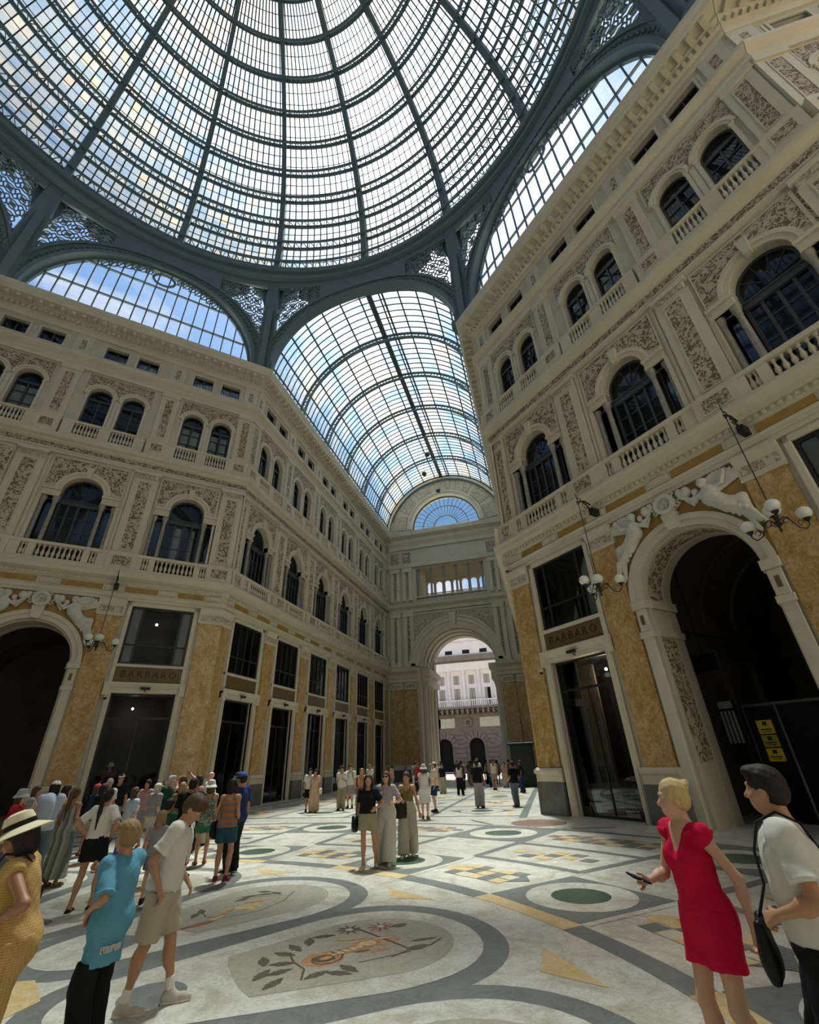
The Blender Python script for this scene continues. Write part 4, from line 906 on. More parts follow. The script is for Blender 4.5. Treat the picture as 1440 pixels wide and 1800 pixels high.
    # passage under the end wall: vaulted, lit from the street end
    q = MB(); y1 = 6.6; b = 3.68
    for s_ in (-1, 1):
        x = ECX+s_*a; q.box(min(x, x+s_*.6), max(x, x+s_*.6), 0.9, y1, 0, 10.7)
        for yy in (1.3, 2.6, 3.9):
            q.lathe([(0.42,0),(0.42,0.9),(0.36,1.1),(0.30,1.3),(0.27,4),(0.25,8.1),(0.36,8.5),(0.40,8.9)], x-s_*0.15, yy, 0, 14)
        q.box(min(x-s_*.7, x+s_*.2), max(x-s_*.7, x+s_*.2), 0.9, y1, 8.9, 9.5); q.box(min(x-s_*.55, x+s_*.2), max(x-s_*.55, x+s_*.2), 0.9, y1, 9.5, 9.9); q.box(min(x-s_*.85, x+s_*.2), max(x-s_*.85, x+s_*.2), 0.9, y1, 9.9, 10.5)
        x2 = ECX+s_*b; q.box(min(x2, x2+s_*1.2), max(x2, x2+s_*1.2), y1-0.9, y1, 0, 11.2)
    q.ring(ECX, 10.6, 4.05, 4.4, 0, 180, 0.9, y1, 40); q.ring(ECX, 11.2, 3.68, 4.4, 0, 180, y1-0.9, y1+0.05, 40)
    for yy in (1.6, 3.2, 4.8): q.ring(ECX, 10.6, 3.9, 4.08, 0, 180, yy, yy+0.35, 40)
    q.build('passage_vault', M_CREAM2, root, True)
    q = MB(); q.plate([(EX0, 0), (ECX-b, 0)] + [(ECX+b*math.cos(math.pi*i/24), 11.2+b*math.sin(math.pi*i/24)) for i in range(24, -1, -1)] + [(ECX+b, 0), (EX1, 0), (EX1, 17.2), (EX0, 17.2)], [], y1-0.5, y1, back=True)
    q.build('passage_end', M_CREAM, root)
    # loggia: columns in the opening, gallery behind it open to the sky
    q = MB(); n = 6
    q.box(ECX-4.0, ECX+4.0, 0.0, 5.0, 17.2, 17.5); q.box(ECX-4.0, ECX+4.0, 0.9, 5.0, 25.0, 25.2)
    for s_ in (-1, 1): q.box(ECX+s_*4.0-0.1, ECX+s_*4.0+0.1, 0.5, 5.0, 17.4, 25)
    q.build('loggia_shell', M_CREAM2, root)
    q = MB(); hs = [archpoly(ECX-3.3+1.1*i, 0.40, 19.5, 21.15, 12) for i in range(7)]
    q.plate(rect(ECX-4.0, ECX+4.0, 17.4, 25.0), hs, 4.6, 4.9, back=True); q.box(ECX-4, ECX+4, 4.4, 4.6, 21.8, 21.95)
    for i in range(36): q.box(ECX-3.9+0.22*i, ECX-3.82+0.22*i, 4.72, 4.8, 19.5, 20.1)
    q.box(ECX-4, ECX+4, 4.68, 4.84, 20.08, 20.16); q.build('loggia_back_wall', M_CREAM, root)
    for i in range(6):
        x = ECX-3.75+7.5/5*i
        MB().lathe([(0.20,0),(0.20,0.12),(0.14,0.2),(0.13,1.5),(0.115,3.0),(0.19,3.25),(0.20,3.5)], x, 0.30, 18.3, 12).build('loggia_column', M_COLM, root, True)
    q = MB(); q.bbox(ECX-4.1, ECX+4.1, -0.1, 0.5, 18.15, 18.3); q.box(ECX-4.1, ECX+4.1, -0.05, 0.4, 17.45, 17.6); q.build('loggia_rail', M_CREAM2, root)
    for i in range(32): link('baluster', BAL2, root, (ECX-3.9+0.25*i, 0.15, 17.5))
    # roof behind, keeps the sky out of the passage top
    MB().box(EX0, EX1, 0.9, 6.6, 26.2, 26.4).build('roof_slab', M_CREAM, root)
    return root
we = end_wall()

# ------------------------------------------------------------------ glass barrel vault over the arm
VX, VR, VZ, VY0, VY1 = ECX, 7.62, 26.35, 20.0, 48.3
def arc_pt(r, a, y): return (VX+r*math.cos(a), y, VZ+r*math.sin(a))
vault = empty('glass_vault', (0, 0, 0)); tag(vault, 'long glazed iron barrel vault over the arm, between octagon and end wall', 'glass vault')
g = MB(); NA = 28
ys = [VY0, VY1]
vs_ = [arc_pt(VR+0.05, math.pi*i/NA, y) for y in ys for i in range(NA+1)]
g.add(vs_, [(i, i+1, i+NA+2, i+NA+1) for i in range(NA)]); g.build('glazing', M_ROOFGLASS, vault, True)
def arch_rib(y, r0, r1, hw, parent, name):
    m = MB(); 
    for (ra, rb) in ((r0, r0+0.11), (r1-0.12, r1)):
        for i in range(36):
            a0, a1 = math.pi*i/36, math.pi*(i+1)/36
            P = [(ra, a0), (rb, a0), (rb, a1), (ra, a1)]
            v = [(VX+r*math.cos(a), y+q, VZ+r*math.sin(a)) for q in (-hw, hw) for r, a in P]
            m.add(v, [(0, 1, 2, 3), (7, 6, 5, 4), (0, 3, 7, 4), (1, 5, 6, 2)])
    for i in range(72):
        a0, a1 = math.pi*i/72, math.pi*(i+1)/72; s_ = i % 2
        m.tube([arc_pt(r0+0.03 if s_ else r1-0.03, a0, y), arc_pt(r1-0.03 if s_ else r0+0.03, a1, y)], 0.04, 4)
    return m.build(name, M_IRON, parent)
for k in range(7):
    y = VY0+0.4+ (VY1-VY0-0.6)*k/6
    if k: arch_rib(y, VR-0.55, VR, 0.10, vault, 'arch_truss')
for k in range(6):
    ya = VY0+0.4+(VY1-VY0-0.6)*k/6; yb = VY0+0.4+(VY1-VY0-0.6)*(k+1)/6; m = MB()
    for j in range(1, 8):
        y = ya+(yb-ya)*j/8
        m.tube([arc_pt(VR, math.pi*i/28, y) for i in range(29)], 0.045, 4)
    for i in range(1, 15):
        a = math.pi*i/15
        m.tube([arc_pt(VR-0.03, a, ya), arc_pt(VR-0.03, a, yb)], 0.075, 4)
    m.tube([arc_pt(VR-0.05, math.pi/2, ya), arc_pt(VR-0.05, math.pi/2, yb)], 0.2, 4, rect=(0.20, 0.12))
    m.tube([arc_pt(VR-0.05, math.pi*0.455, ya), arc_pt(VR-0.05, math.pi*0.455, yb)], 0.1, 4)
    m.build('glazing_bars', M_IRONB, vault)
m = MB(); 
for s_ in (-1, 1):
    x = VX+s_*(VR-0.05); m.box(x-0.18, x+0.18, VY0, VY1, VZ-0.15, VZ+0.05); m.box(x-0.08, x+0.08, VY0, VY1, VZ+0.5, VZ+0.62)
    for i in range(56): m.box(x-0.04, x+0.04, VY0+0.5*i, VY0+0.5*i+0.08, VZ, VZ+0.55)
m.build('spring_rail', M_IRON, vault)
for k, y in enumerate((33, 37.5, 40.5, 44)):
    if k == 0: continue
    o = empty('pendant_lamp', (VX+(0.5, -0.6, 0.2)[k-1], y, 0)); tag(o, 'small round lamp hanging on a cable under the glass vault, %s from the octagon' % ('nearest', 'second', 'farthest')[k-1], 'lamp', 'pendant lamps under the vault')
    MB().tube([(0, 0, VZ+VR-0.2), (0, 0, 30.5-k*0.3)], 0.02, 5).build('cable', M_IRONB, o); MB().sphere((0, 0, 30.3-k*0.3), 0.28, 14).build('globe', M_IRONB, o, True)

# ------------------------------------------------------------------ dome
DX, DY, DR, DZ, DH = -8.4, 1.6, 19.3, 37.6, 19.6
def dpt(az, ph, off=0.0):
    c, s_ = math.cos(ph), math.sin(ph)
    return Vector((DX+(DR+off)*c*math.sin(az), DY+(DR+off)*c*math.cos(az), DZ+(DH+off)*s_))
dome = empty('glass_dome', (DX, DY, 0)); tag(dome, 'huge ribbed iron and glass dome over the octagon', 'glass dome')
RINGS = [R_(3.2+7.1*k) for k in range(12)]; RMB = [MB() for _ in RINGS]
def dl(m, nm, mt, smooth=False):
    o = m.build(nm, mt, None, smooth); o.parent = dome; o.matrix_parent_inverse = Matrix.Translation((-DX, -DY, 0)); return o
for s in range(16):
    az0, az1 = 2*math.pi*s/16, 2*math.pi*(s+1)/16
    g = MB(); nu, nv = 6, 16; top = R_(84)
    vs_ = [dpt(az0+(az1-az0)*i/nu, top*j/nv, 0.06) for j in range(nv+1) for i in range(nu+1)]
    g.add(vs_, [(j*(nu+1)+i, j*(nu+1)+i+1, (j+1)*(nu+1)+i+1, (j+1)*(nu+1)+i) for j in range(nv) for i in range(nu)])
    dl(g, 'glazing', M_DOMEGLASS, True)
    # rib
    r = MB(); pts_i = []
    n = 26; vv = []
    for j in range(n+1):
        ph = R_(86)*j/n; w = 0.26-0.10*j/n; side = Vector((math.cos(az0), -math.sin(az0), 0))
        a, b = dpt(az0, ph, -0.62+0.2*j/n), dpt(az0, ph, 0.12)
        vv += [a-side*w*0.9, a+side*w*0.9, b+side*w, b-side*w]
    r.add(vv, [(4*j+q, 4*j+(q+1) % 4, 4*j+4+(q+1) % 4, 4*j+4+q) for j in range(n) for q in range(4)])
    dl(r, 'rib', M_IRON)
    # lattice rings in this sector
    for k, ph in enumerate(RINGS):
        N_ = 12; m = RMB[k]
        def chord(off, dph, w, h_):
            vv = []
            for i in range(N_+1):
                az = az0+(az1-az0)*i/N_; p = dpt(az, ph+dph, off); rad = Vector((math.sin(az)*math.cos(ph), math.cos(az)*math.cos(ph), math.sin(ph))); tan = Vector((-math.sin(az)*math.sin(ph), -math.cos(az)*math.sin(ph), math.cos(ph)))
                vv += [p-rad*w-tan*h_, p+rad*w-tan*h_, p+rad*w+tan*h_, p-rad*w+tan*h_]
            m.add(vv, [(4*i+q, 4*i+(q+1) % 4, 4*i+4+(q+1) % 4, 4*i+4+q) for i in range(N_) for q in range(4)])
        chord(-0.02, 0, 0.07, 0.13); chord(-0.72, 0.0, 0.06, 0.09); 
        nn = 22
        for i in range(nn):
            a0 = az0+(az1-az0)*i/nn; a1 = az0+(az1-az0)*(i+1)/nn
            p, q = (dpt(a0, ph, -0.05), dpt(a1, ph, -0.72)) if i % 2 else (dpt(a0, ph, -0.72), dpt(a1, ph, -0.05))
            m.tube([p, q], 0.036, 4)
    # glazing bars
    m = MB(); NB = 13
    for i in range(1, NB):
        az = az0+(az1-az0)*i/NB
        if True:
            phm = R_(82) if i % 3 == 0 else (R_(74) if i % 3 == 1 else R_(67))
            m.tube([dpt(az, phm*j/16, 0.02) for j in range(17)], 0.05, 4)
    for k in range(len(RINGS)-1):
        for q in (1, 2):
            ph = RINGS[k]+(RINGS[k+1]-RINGS[k])*q/3
            m.tube([dpt(az0+(az1-az0)*i/8, ph, 0.03) for i in range(9)], 0.032, 4)
    dl(m, 'glazing_bars', M_IRONB)
for q in RMB: dl(q, 'lattice_ring', M_IRON)
m = MB(); m.lathe([(2.2, 0), (2.2, 0.8), (1.9, 2.5), (1.2, 3.2), (0.2, 3.6)], DX, DY, DZ+DH-0.4, 16); dl(m, 'lantern', M_IRON)
# ring beam
def ringbeam(name, prof, az_seg, mt):
    m = MB(); vv = []; n = 96; k = len(prof)
    for i in range(n):
        a = 2*math.pi*i/n; vv += [(DX+r*math.sin(a), DY+r*math.cos(a), z) for r, z in prof]
    m.add(vv, [(i*k+j, i*k+(j+1) % k, ((i+1) % n)*k+(j+1) % k, ((i+1) % n)*k+j) for i in range(n) for j in range(k)]); return dl(m, name, mt)
ringbeam('ring_beam', [(18.75, 36.2), (18.5, 36.3), (18.5, 36.55), (18.75, 36.6), (18.75, 37.2), (18.55, 37.3), (18.55, 37.75), (19.6, 37.8), (19.6, 36.2)], 96, M_IRON)

# ------------------------------------------------------------------ iron arches and spandrels that carry the dome
AP = 18.45      # apothem of the octagon (faces)
def octa_face(az, kind, label):
    """az: compass angle of the face. Panel plane from the cornice up to the ring, with a round-headed opening."""
    q = R_(az); cx, cy = DX+AP*math.sin(q), DY+AP*math.cos(q)
    root = empty('iron_arch', (cx, cy, 0), -q); tag(root, label, 'iron arch')
    r = 7.0 if kind == 'arm' else 6.75; zs = 26.5 if kind == 'arm' else 27.0
    hw = 7.64
    def pt(x, z, dep):      # lean inwards with height so the corners meet the ring
        t = max(0.0, (z-26.3)/(36.6-26.3)); R0 = math.hypot(AP, x)
        # blend plan radius from the octagon to the circle
        k = t*t; tgt = 18.9; f = (R0*(1-k)+tgt*k)/R0
        return (x*f, (AP*f-AP)+dep, z)
    m = MB()
    n = 32; holes = []
    inner = [(r*math.cos(math.pi*i/n), zs+r*math.sin(math.pi*i/n)) for i in range(n+1)]
    ro = r+0.75
    # archivolt: solid inner ring
    for (ra, rb, y0, y1) in ((r, r+0.25, -0.35, 0.35), (r+0.25, r+0.85, -0.15, 0.15), (r+0.85, r+1.05, -0.25, 0.25)):
        vv = []
        for i in range(n+1):
            a = math.pi*i/n; c, s_ = math.cos(a), math.sin(a)
            for rr, yy in ((ra, y0), (rb, y0), (rb, y1), (ra, y1)):
                x = max(-hw, min(hw, rr*c)); vv.append(pt(x, zs+rr*s_, yy))
        m.add(vv, [(4*i+k, 4*i+(k+1) % 4, 4*i+4+(k+1) % 4, 4*i+4+k) for i in range(n) for k in range(4)])
    for s_ in (-1, 1): m.add([pt(s_*x, z, y) for z in (26.2, zs+0.1) for x, y in ((r, -0.3), (hw, -0.3), (hw, 0.3), (r, 0.3))], [(0, 1, 2, 3), (4, 5, 6, 7), (0, 1, 5, 4), (1, 2, 6, 5), (2, 3, 7, 6), (3, 0, 4, 7)])
    # rosettes along the archivolt
    for i in range(1, 60):
        a = math.pi*i/60; x, z = (r+0.55)*math.cos(a), zs+(r+0.55)*math.sin(a)
        if abs(x) < hw-0.2:
            P = pt(x, z, -0.17); m.sphere(P, 0.13, 6)
    am = m.build('archivolt', M_IRON, root)
    # spandrel plates with lattice openings towards each corner
    for s_ in (-1, 1):
        m = MB(); lat = MB()
        def P(x, z, d=0.0): return pt(s_*x, z, d)
        def zc(x): return zs+math.sqrt(max((ro+0.25)**2-x*x, 0)) if x < ro+0.25 else zs
        # edge bars of the spandrel
        top = 36.35
        def quad(a, b, c_, d_):
            v = [P(*p, -0.12) for p in (a, b, c_, d_)] + [P(*p, 0.12) for p in (a, b, c_, d_)]
            m.add(v, [(0, 1, 2, 3), (7, 6, 5, 4), (0, 4, 5, 1), (1, 5, 6, 2), (2, 6, 7, 3), (3, 7, 4, 0)])
        xs = [0.0, 1.2, 2.4, 3.4]
        for a, b in zip(xs[:-1], xs[1:]): quad((a, zc(a)), (b, zc(b)), (b, top), (a, top))
        for a, b in ((3.4, 4.5), (4.5, 5.6), (5.6, 6.6), (6.6, 7.15)):
            quad((a, top-0.75), (b, top-0.75), (b, top), (a, top))
        quad((6.75, 26.3), (7.64, 26.3), (7.64, 32.5), (7.05, 32.5)); quad((7.05, 32.5), (7.64, 32.5), (7.64, top), (7.2, top))
        quad((3.4, zc(3.4)), (3.55, zc(3.55)), (3.55, top-.7), (3.4, top-.7))
        m.build('spandrel_plate', M_IRON, root)
        # filigree: rings and diagonals filling the opening
        rnd = random.Random(int(az*7+s_))
        z = zs+3.0
        while z < top-1.0:
            zmid = z+0.45; xa = max(3.6, math.sqrt(max((ro+0.25)**2-(zmid-zs)**2, 0)) if zmid-zs < ro+0.25 else 3.6)
            x = xa
            while x+0.3 < 7.1:
                rr = 0.36; c0 = P(x+0.4, zmid, 0.0)
                lat.tube([(c0[0]+rr*math.cos(t), c0[1], c0[2]+rr*math.sin(t)) for t in [2*math.pi*q2/8 for q2 in range(8)]], 0.05, 4, closed=True)
                lat.tube([(c0[0]+0.16*math.cos(t), c0[1], c0[2]+0.16*math.sin(t)) for t in [2*math.pi*q2/6 for q2 in range(6)]], 0.045, 4, closed=True)
                lat.tube([P(x, z, 0), P(x+0.8, z+0.9, 0)], 0.045, 4); lat.tube([P(x+0.8, z, 0), P(x, z+0.9, 0)], 0.045, 4)
                x += 0.8
            z += 0.9
        lat.build('filigree', M_IRON, root)
        # second, outer skin closing most of the spandrel (seen as solid dark plate)
        bk = MB()
        for a, b in ((3.4, 4.6), (4.6, 5.7)):
            v = [P(*p, 0.5) for p in ((a, top-2.6+0.6*(a-3.4)), (b, top-2.6+0.6*(b-3.4)), (b, top), (a, top))]; bk.add(v, [(0, 1, 2, 3)])
        bk.build('backing_plate', M_IRON, root)
    if kind == 'diag':
        WCOUNT[0] += 1
        w = empty('window_%d' % WCOUNT[0], (cx, cy, 0), -q); tag(w, 'semicircular glazed lunette over the %s diagonal wall' % ('left' if az < 0 else 'right'), 'window', kind='structure')
        f = MB(); rr = r-0.02
        n_ = 19
        for i in range(1, n_):
            x = -rr+2*rr*i/n_; h_ = math.sqrt(rr*rr-x*x)
            f.box(x-0.04, x+0.04, 0.14, 0.24, 26.3, zs+h_)
        for zb in (27.2, 29.4, 31.9):
            hw_ = math.sqrt(max(rr*rr-(zb-zs)**2, 0)); f.box(-hw_, hw_, 0.13, 0.25, zb-0.05, zb+0.05)
        f.ring(0, zs, rr-0.15, rr, 0, 180, 0.1, 0.3, 32); f.box(-rr, rr, 0.12, 0.26, 26.25, 26.4)
        f.build('window_frame', M_IRON, w)
        f = MB()
        for i in range(9):
            x = -rr+1.4*(i+.5)
            f.tube([(x+0.42*math.cos(t), 0.15, 26.85+0.2*math.sin(t)) for t in [2*math.pi*k_/10 for k_ in range(10)]], 0.05, 4, closed=True)
            f.tube([(x+0.55, 0.15, 26.85+0.16), (x+0.7, 0.15, 26.85), (x+0.85, 0.15, 26.85+0.16)], 0.05, 4); f.tube([(x+0.55, 0.15, 26.85-0.16), (x+0.7, 0.15, 26.85), (x+0.85, 0.15, 26.85-0.16)], 0.05, 4)
        f.build('ornament_band', M_IRON, w)
        f = MB(); f.tube([(0.7*math.cos(t), 0.12, zs+rr-0.95+0.55*math.sin(t)) for t in [2*math.pi*k_/16 for k_ in range(16)]], 0.09, 5, closed=True)
        for s_ in (-1, 1):
            for i in range(7):
                x = s_*(1.0+0.42*i); zz = zs+math.sqrt(max(rr*rr-x*x, 0))-0.5
                f.tube([(x+0.22*math.cos(t), 0.12, zz+0.3*math.sin(t)) for t in [2*math.pi*k_/7 for k_ in range(7)]], 0.045, 4, closed=True); f.tube([(x-0.2, 0.12, zz-0.35), (x+0.2, 0.12, zz+0.4)], 0.04, 4)
        f.build('crown_ornament', M_IRON, w)
        MB().plate([(-rr, 26.3), (rr, 26.3)]+[(rr*math.cos(math.pi*i/30), zs+rr*math.sin(math.pi*i/30)) for i in range(31)], [], 0.19, 0.195).build('pane', M_SKYGLASS, w)
    elif az != 0:
        # glazed end of the other arms, never seen directly
        MB().plate([(-7, 26.3), (7, 26.3)]+[(7*math.cos(math.pi*i/24), 26.5+7*math.sin(math.pi*i/24)) for i in range(25)], [], 0.6, 0.62).build('glazing', M_ROOFGLASS, root)
    # corner roof piece between face and ring
    return root
octa_face(0, 'arm', 'iron arch opening from the octagon into the glazed arm')
octa_face(-45, 'diag', 'iron arch above the left diagonal wall')
octa_face(45, 'diag', 'iron arch above the right diagonal wall')
octa_face(-90, 'arm', 'iron arch above the left side of the octagon')
octa_face(90, 'arm', 'iron arch above the right side of the octagon')
octa_face(180, 'arm', 'iron arch behind the camera'); octa_face(-135, 'diag2', 'iron arch behind and left of the camera'); octa_face(135, 'diag2', 'iron arch behind and right of the camera')
for k in range(8):
    q = R_(22.5+45*k); R0 = AP/math.cos(R_(22.5)); x, y = DX+R0*math.sin(q), DY+R0*math.cos(q)
    o = empty('iron_pier', (x, y, 0), -q); tag(o, 'iron corner pier under the dome ring, %s' % ('between the arm and the right diagonal wall', 'between the right diagonal and right side', 'behind right', 'behind camera right', 'behind camera left', 'behind left', 'between the left diagonal and left side', 'between the arm and the left diagonal wall')[k], 'pier', 'iron corner piers')
    m = MB(); m.prism([(-0.75, 26.25), (0.75, 26.25), (0.5, 28.5), (0.42, 33), (0.9, 35.2), (1.8, 36.3), (-1.8, 36.3), (-0.9, 35.2), (-0.42, 33), (-0.5, 28.5)], -0.5, 0.1)
    m.box(-0.22, 0.22, -0.75, -0.45, 26.25, 36.2); m.box(-0.85, 0.85, -0.7, 0.1, 26.2, 26.9)
    pm = m.build('shaft', M_IRON, o)
# sky-side closing roof between the octagon walls and the ring (attic roofs)

# ------------------------------------------------------------------ floor with marble inlay
FX, FY = -7.55, 1.5
FL_M = [M_FWHITE, M_FGREY, M_FYEL, M_FGREEN, M_FCREAM, M_FBROWN, M_FMOS, M_FLEAF, M_FORG, M_FBRN, M_FRED, M_FWHITE]
W_, G_, Y_, GR_, CR_, BR_, MO_, LF_, OR_, BN_, RD_, W2_ = range(12)
fl = MB(); fl.add([(-60, -40, 0), (45, -40, 0), (45, 48.2, 0), (-60, 48.2, 0)], [(0, 1, 2, 3)])
floor = fl.build('floor', M_FWHITE); tag(floor, kind='structure')
inl = {}; CNT = [0]; ROT = 0.9
def inlay(poly, m, lvl, tagname='marble_inlay'):
    CNT[0] += 1; inl.setdefault(tagname, MB()).add([(x, y, 0.0012*lvl+0.00002*(CNT[0] % 47)) for x, y in poly], [tuple(range(len(poly)))], m)
def pol(r, a):
    a += ROT; return (FX+r*math.sin(R_(a)), FY+r*math.cos(R_(a)))
def circ(cx, cy, r, m, lvl, n=40, nm='marble_inlay'): inlay([(cx+r*math.sin(-2*math.pi*i/n), cy+r*math.cos(2*math.pi*i/n)) for i in range(n)], m, lvl, nm)
def sector(r0, r1, a0, a1, m, lvl, n=6):
    inlay([pol(r1, a0+(a1-a0)*i/n) for i in range(n, -1, -1)] + [pol(r0, a0+(a1-a0)*i/n) for i in range(n+1)], m, lvl)
def line(p, q, w, m, lvl, nm='marble_inlay'):
    d = Vector((q[0]-p[0], q[1]-p[1])); d.normalize(); n_ = Vector((-d.y, d.x))*w/2
    inlay([(p[0]-n_.x, p[1]-n_.y), (q[0]-n_.x, q[1]-n_.y), (q[0]+n_.x, q[1]+n_.y), (p[0]+n_.x, p[1]+n_.y)], m, lvl, nm)
def egg(a, r0, w0, r1, w1, inset, m, lvl):
    """rounded petal along radius a, inner circle (r0,w0) outer circle (r1,w1)"""
    pts = []; W0, W1 = w0-inset, w1-inset; d = r1-r0; th = math.asin((W1-W0)/d)
    ph1 = math.pi/2+th
    for i in range(25):
        t = -ph1+2*ph1*i/24 ; c_ = math.cos(t); pts.append((r1+W1*(abs(c_)**0.86)*(1 if c_ > 0 else -1), W1*math.sin(t)))
    for i in range(17):
        t = ph1+(2*math.pi-2*ph1)*i/16; pts.append((r0+W0*math.cos(t), W0*math.sin(t)))
    a += ROT; ca, sa = math.cos(R_(a)), math.sin(R_(a))
    inlay([(FX+u*sa+v*ca, FY+u*ca-v*sa) for u, v in pts][::-1], m, lvl)
circ(FX, FY, 3.72, CR_, 1, 60); circ(FX, FY, 3.4, G_, 2, 60); circ(FX, FY, 3.1, W_, 3, 60)
for k in range(16):
    a = 22.5*k
    egg(a, 4.78, 0.92, 7.24, 1.53, 0.0, G_, 1); egg(a, 4.78, 0.92, 7.24, 1.53, 0.28, W_, 3)
    # yellow triangles between petals, inside and outside
    b = a+11.25
    inlay([pol(4.1, b-4.5), pol(4.1, b+4.5), pol(3.75, b+9), pol(3.75, b-9)][::-1], Y_, 2)
    inlay([pol(8.45, b), pol(8.85, b-3.6), pol(8.85, b+3.6)], Y_, 2)
    # polygon band
    sector(9.38, 9.68, b-5.7, b+5.7, G_, 2); sector(9.38, 9.68, a-5.55, a+5.55, Y_, 2)
    # first ring: squares with roundels, chequered lozenges
    inlay([pol(9.70, a-5.5), pol(9.70, a+5.5), pol(11.5, a+4.8), pol(11.5, a-4.8)][::-1], G_, 2)
    c = pol(10.62, a); circ(*c, 0.80, W_, 3); circ(*c, 0.43, GR_, 4)
    # chequer
    c = pol(10.65, b); ux, uy = math.sin(R_(b+ROT)), math.cos(R_(b+ROT)); vx, vy = uy, -ux
    def cell(u, v, s_, m):
        inlay([(c[0]+(u+p*s_)*ux+(v+q*s_)*vx, c[1]+(u+p*s_)*uy+(v+q*s_)*vy) for p, q in ((-.5,-.5),(-.5,.5),(.5,.5),(.5,-.5))][::-1], m, 4)
    S_ = 0.27
    for i in range(-1, 2):
        for j in range(-2, 3): cell(i*0.30, j*S_, S_, (Y_, G_, CR_, Y_, G_)[(i*2+j) % 5])
    for sgn in (-1, 1):
        inlay([(c[0]+sgn*2.5*S_*vx-1.1*S_*ux, c[1]+sgn*2.5*S_*vy-1.1*S_*uy), (c[0]+sgn*3.6*S_*vx, c[1]+sgn*3.6*S_*vy), (c[0]+sgn*2.5*S_*vx+1.1*S_*ux, c[1]+sgn*2.5*S_*vy+1.1*S_*uy)][::sgn], G_ if sgn > 0 else Y_, 4)
    sector(11.70, 11.90, b-6.2, b+6.2, G_, 2); 
    line(pol(9.7, b-5.6), pol(11.7, b-6.0), 0.12, W_, 3)
    # second ring
    line(pol(11.8, b-6.1), pol(13.6, b-6.6), 0.2, G_, 2); line(pol(11.8, b+6.1), pol(13.6, b+6.6), 0.2, G_, 2)
    c = pol(12.72, b)
    for i, j, m in ((0, 0, G_), (1, 0, Y_), (-1, 0, Y_), (0, 1, Y_), (0, -1, Y_), (1, 1, G_), (-1, -1, G_), (0, 2, G_), (0, -2, Y_)): cell(i*0.3, j*0.42, 0.3, m)
    sector(13.55, 13.75, b-7.0, b+7.0, G_, 2)
    inlay([pol(13.75, a-5.0), pol(13.75, a+5.0), pol(16.0, a+4.3), pol(16.0, a-4.3)][::-1], G_, 2)
    c = pol(14.88, a); circ(*c, 0.92, W_, 3); circ(*c, 0.5, GR_, 4)
    c = pol(14.9, b)
    for i in range(-1, 2):
        for j in range(-4, 5):
            if abs(j) < 4 or i == 0: cell(i*0.3, j*0.36, 0.3, (Y_, G_, BR_)[(i+j) % 3])
    sector(16.0, 16.2, a-11.25, a+11.25, G_, 2, 10)
    if a % 45: 
        c = pol(17.15, a); circ(*c, 0.85, BR_, 3); inlay([pol(16.35, a-5), pol(17.9, a), pol(16.35, a+5)][::-1], W_, 2)
        line(pol(16.3, a-4), pol(17.2, a-8), 0.15, G_, 2); line(pol(16.3, a+4), pol(17.2, a+8), 0.15, G_, 2)
# zodiac panels: beige mosaic ground in each petal in view, with figures in the two nearest
def P2(a, u, v):
    a += ROT; ca, sa = math.cos(R_(a)), math.sin(R_(a)); return (FX+u*sa+v*ca, FY+u*ca-v*sa)
for k in range(16):
    a = 22.5*k; pts = []
    for i in range(15):
        t = -math.pi/2*1.05+math.pi*1.05*i/14; pts.append((7.25+0.95*math.cos(t), 0.92*math.sin(t)))
    pts += [(5.75, 0.58), (5.70, 0.3), (5.70, -0.3), (5.75, -0.58)]
    inlay([P2(a, u, v) for u, v in pts][::-1], MO_, 4, 'mosaic_panel')
    circ(*P2(a, 4.98, 0), 0.30, G_, 4)
def blob(a, u, v, ru, rv, m, lvl=5, ang=0, n=12, wob=0.12, seed=0):
    rnd = random.Random(seed+int(u*100)+int(v*1000)); pts = []
    for i in range(n):
        t = 2*math.pi*i/n; r = 1+wob*rnd.uniform(-1, 1); x, y = ru*r*math.cos(t), rv*r*math.sin(t)
        pts.append(P2(a, u+x*math.cos(ang)-y*math.sin(ang), v+x*math.sin(ang)+y*math.cos(ang)))
    inlay(pts[::-1], m, lvl, 'mosaic_panel')
def leaf(a, u, v, ln, wd, m, ang=0, lvl=5):
    pts = [(ln*(-1+i/4.0), wd*math.sin(math.pi*i/8.0)*(1+0.25*(i % 2))) for i in range(9)] + [(ln*(1-i/4.0), -wd*math.sin(math.pi*i/8.0)*(1+0.25*(i % 2))) for i in range(1, 8)]
    ca_, sa_ = math.cos(ang), math.sin(ang); inlay([P2(a, u+x*ca_-y*sa_, v+x*sa_+y*ca_) for x, y in pts][::-1], m, lvl, 'mosaic_panel')
    curve(a, [(u-ln*ca_, v-ln*sa_), (u+ln*ca_, v+ln*sa_)], 0.010, BN_, lvl+1)
def flower(a, u, v, r, m):
    for i in range(9):
        t = 2*math.pi*i/9; leaf(a, u+0.6*r*math.cos(t), v+0.6*r*math.sin(t), 0.45*r, 0.12*r, m, t, 5)
    blob(a, u, v, r*0.28, r*0.28, W_, 7)
def curve(a, pts, w, m, lvl=5):
    for p, q in zip(pts[:-1], pts[1:]): line(P2(a, *p), P2(a, *q), w, m, lvl, 'mosaic_panel')
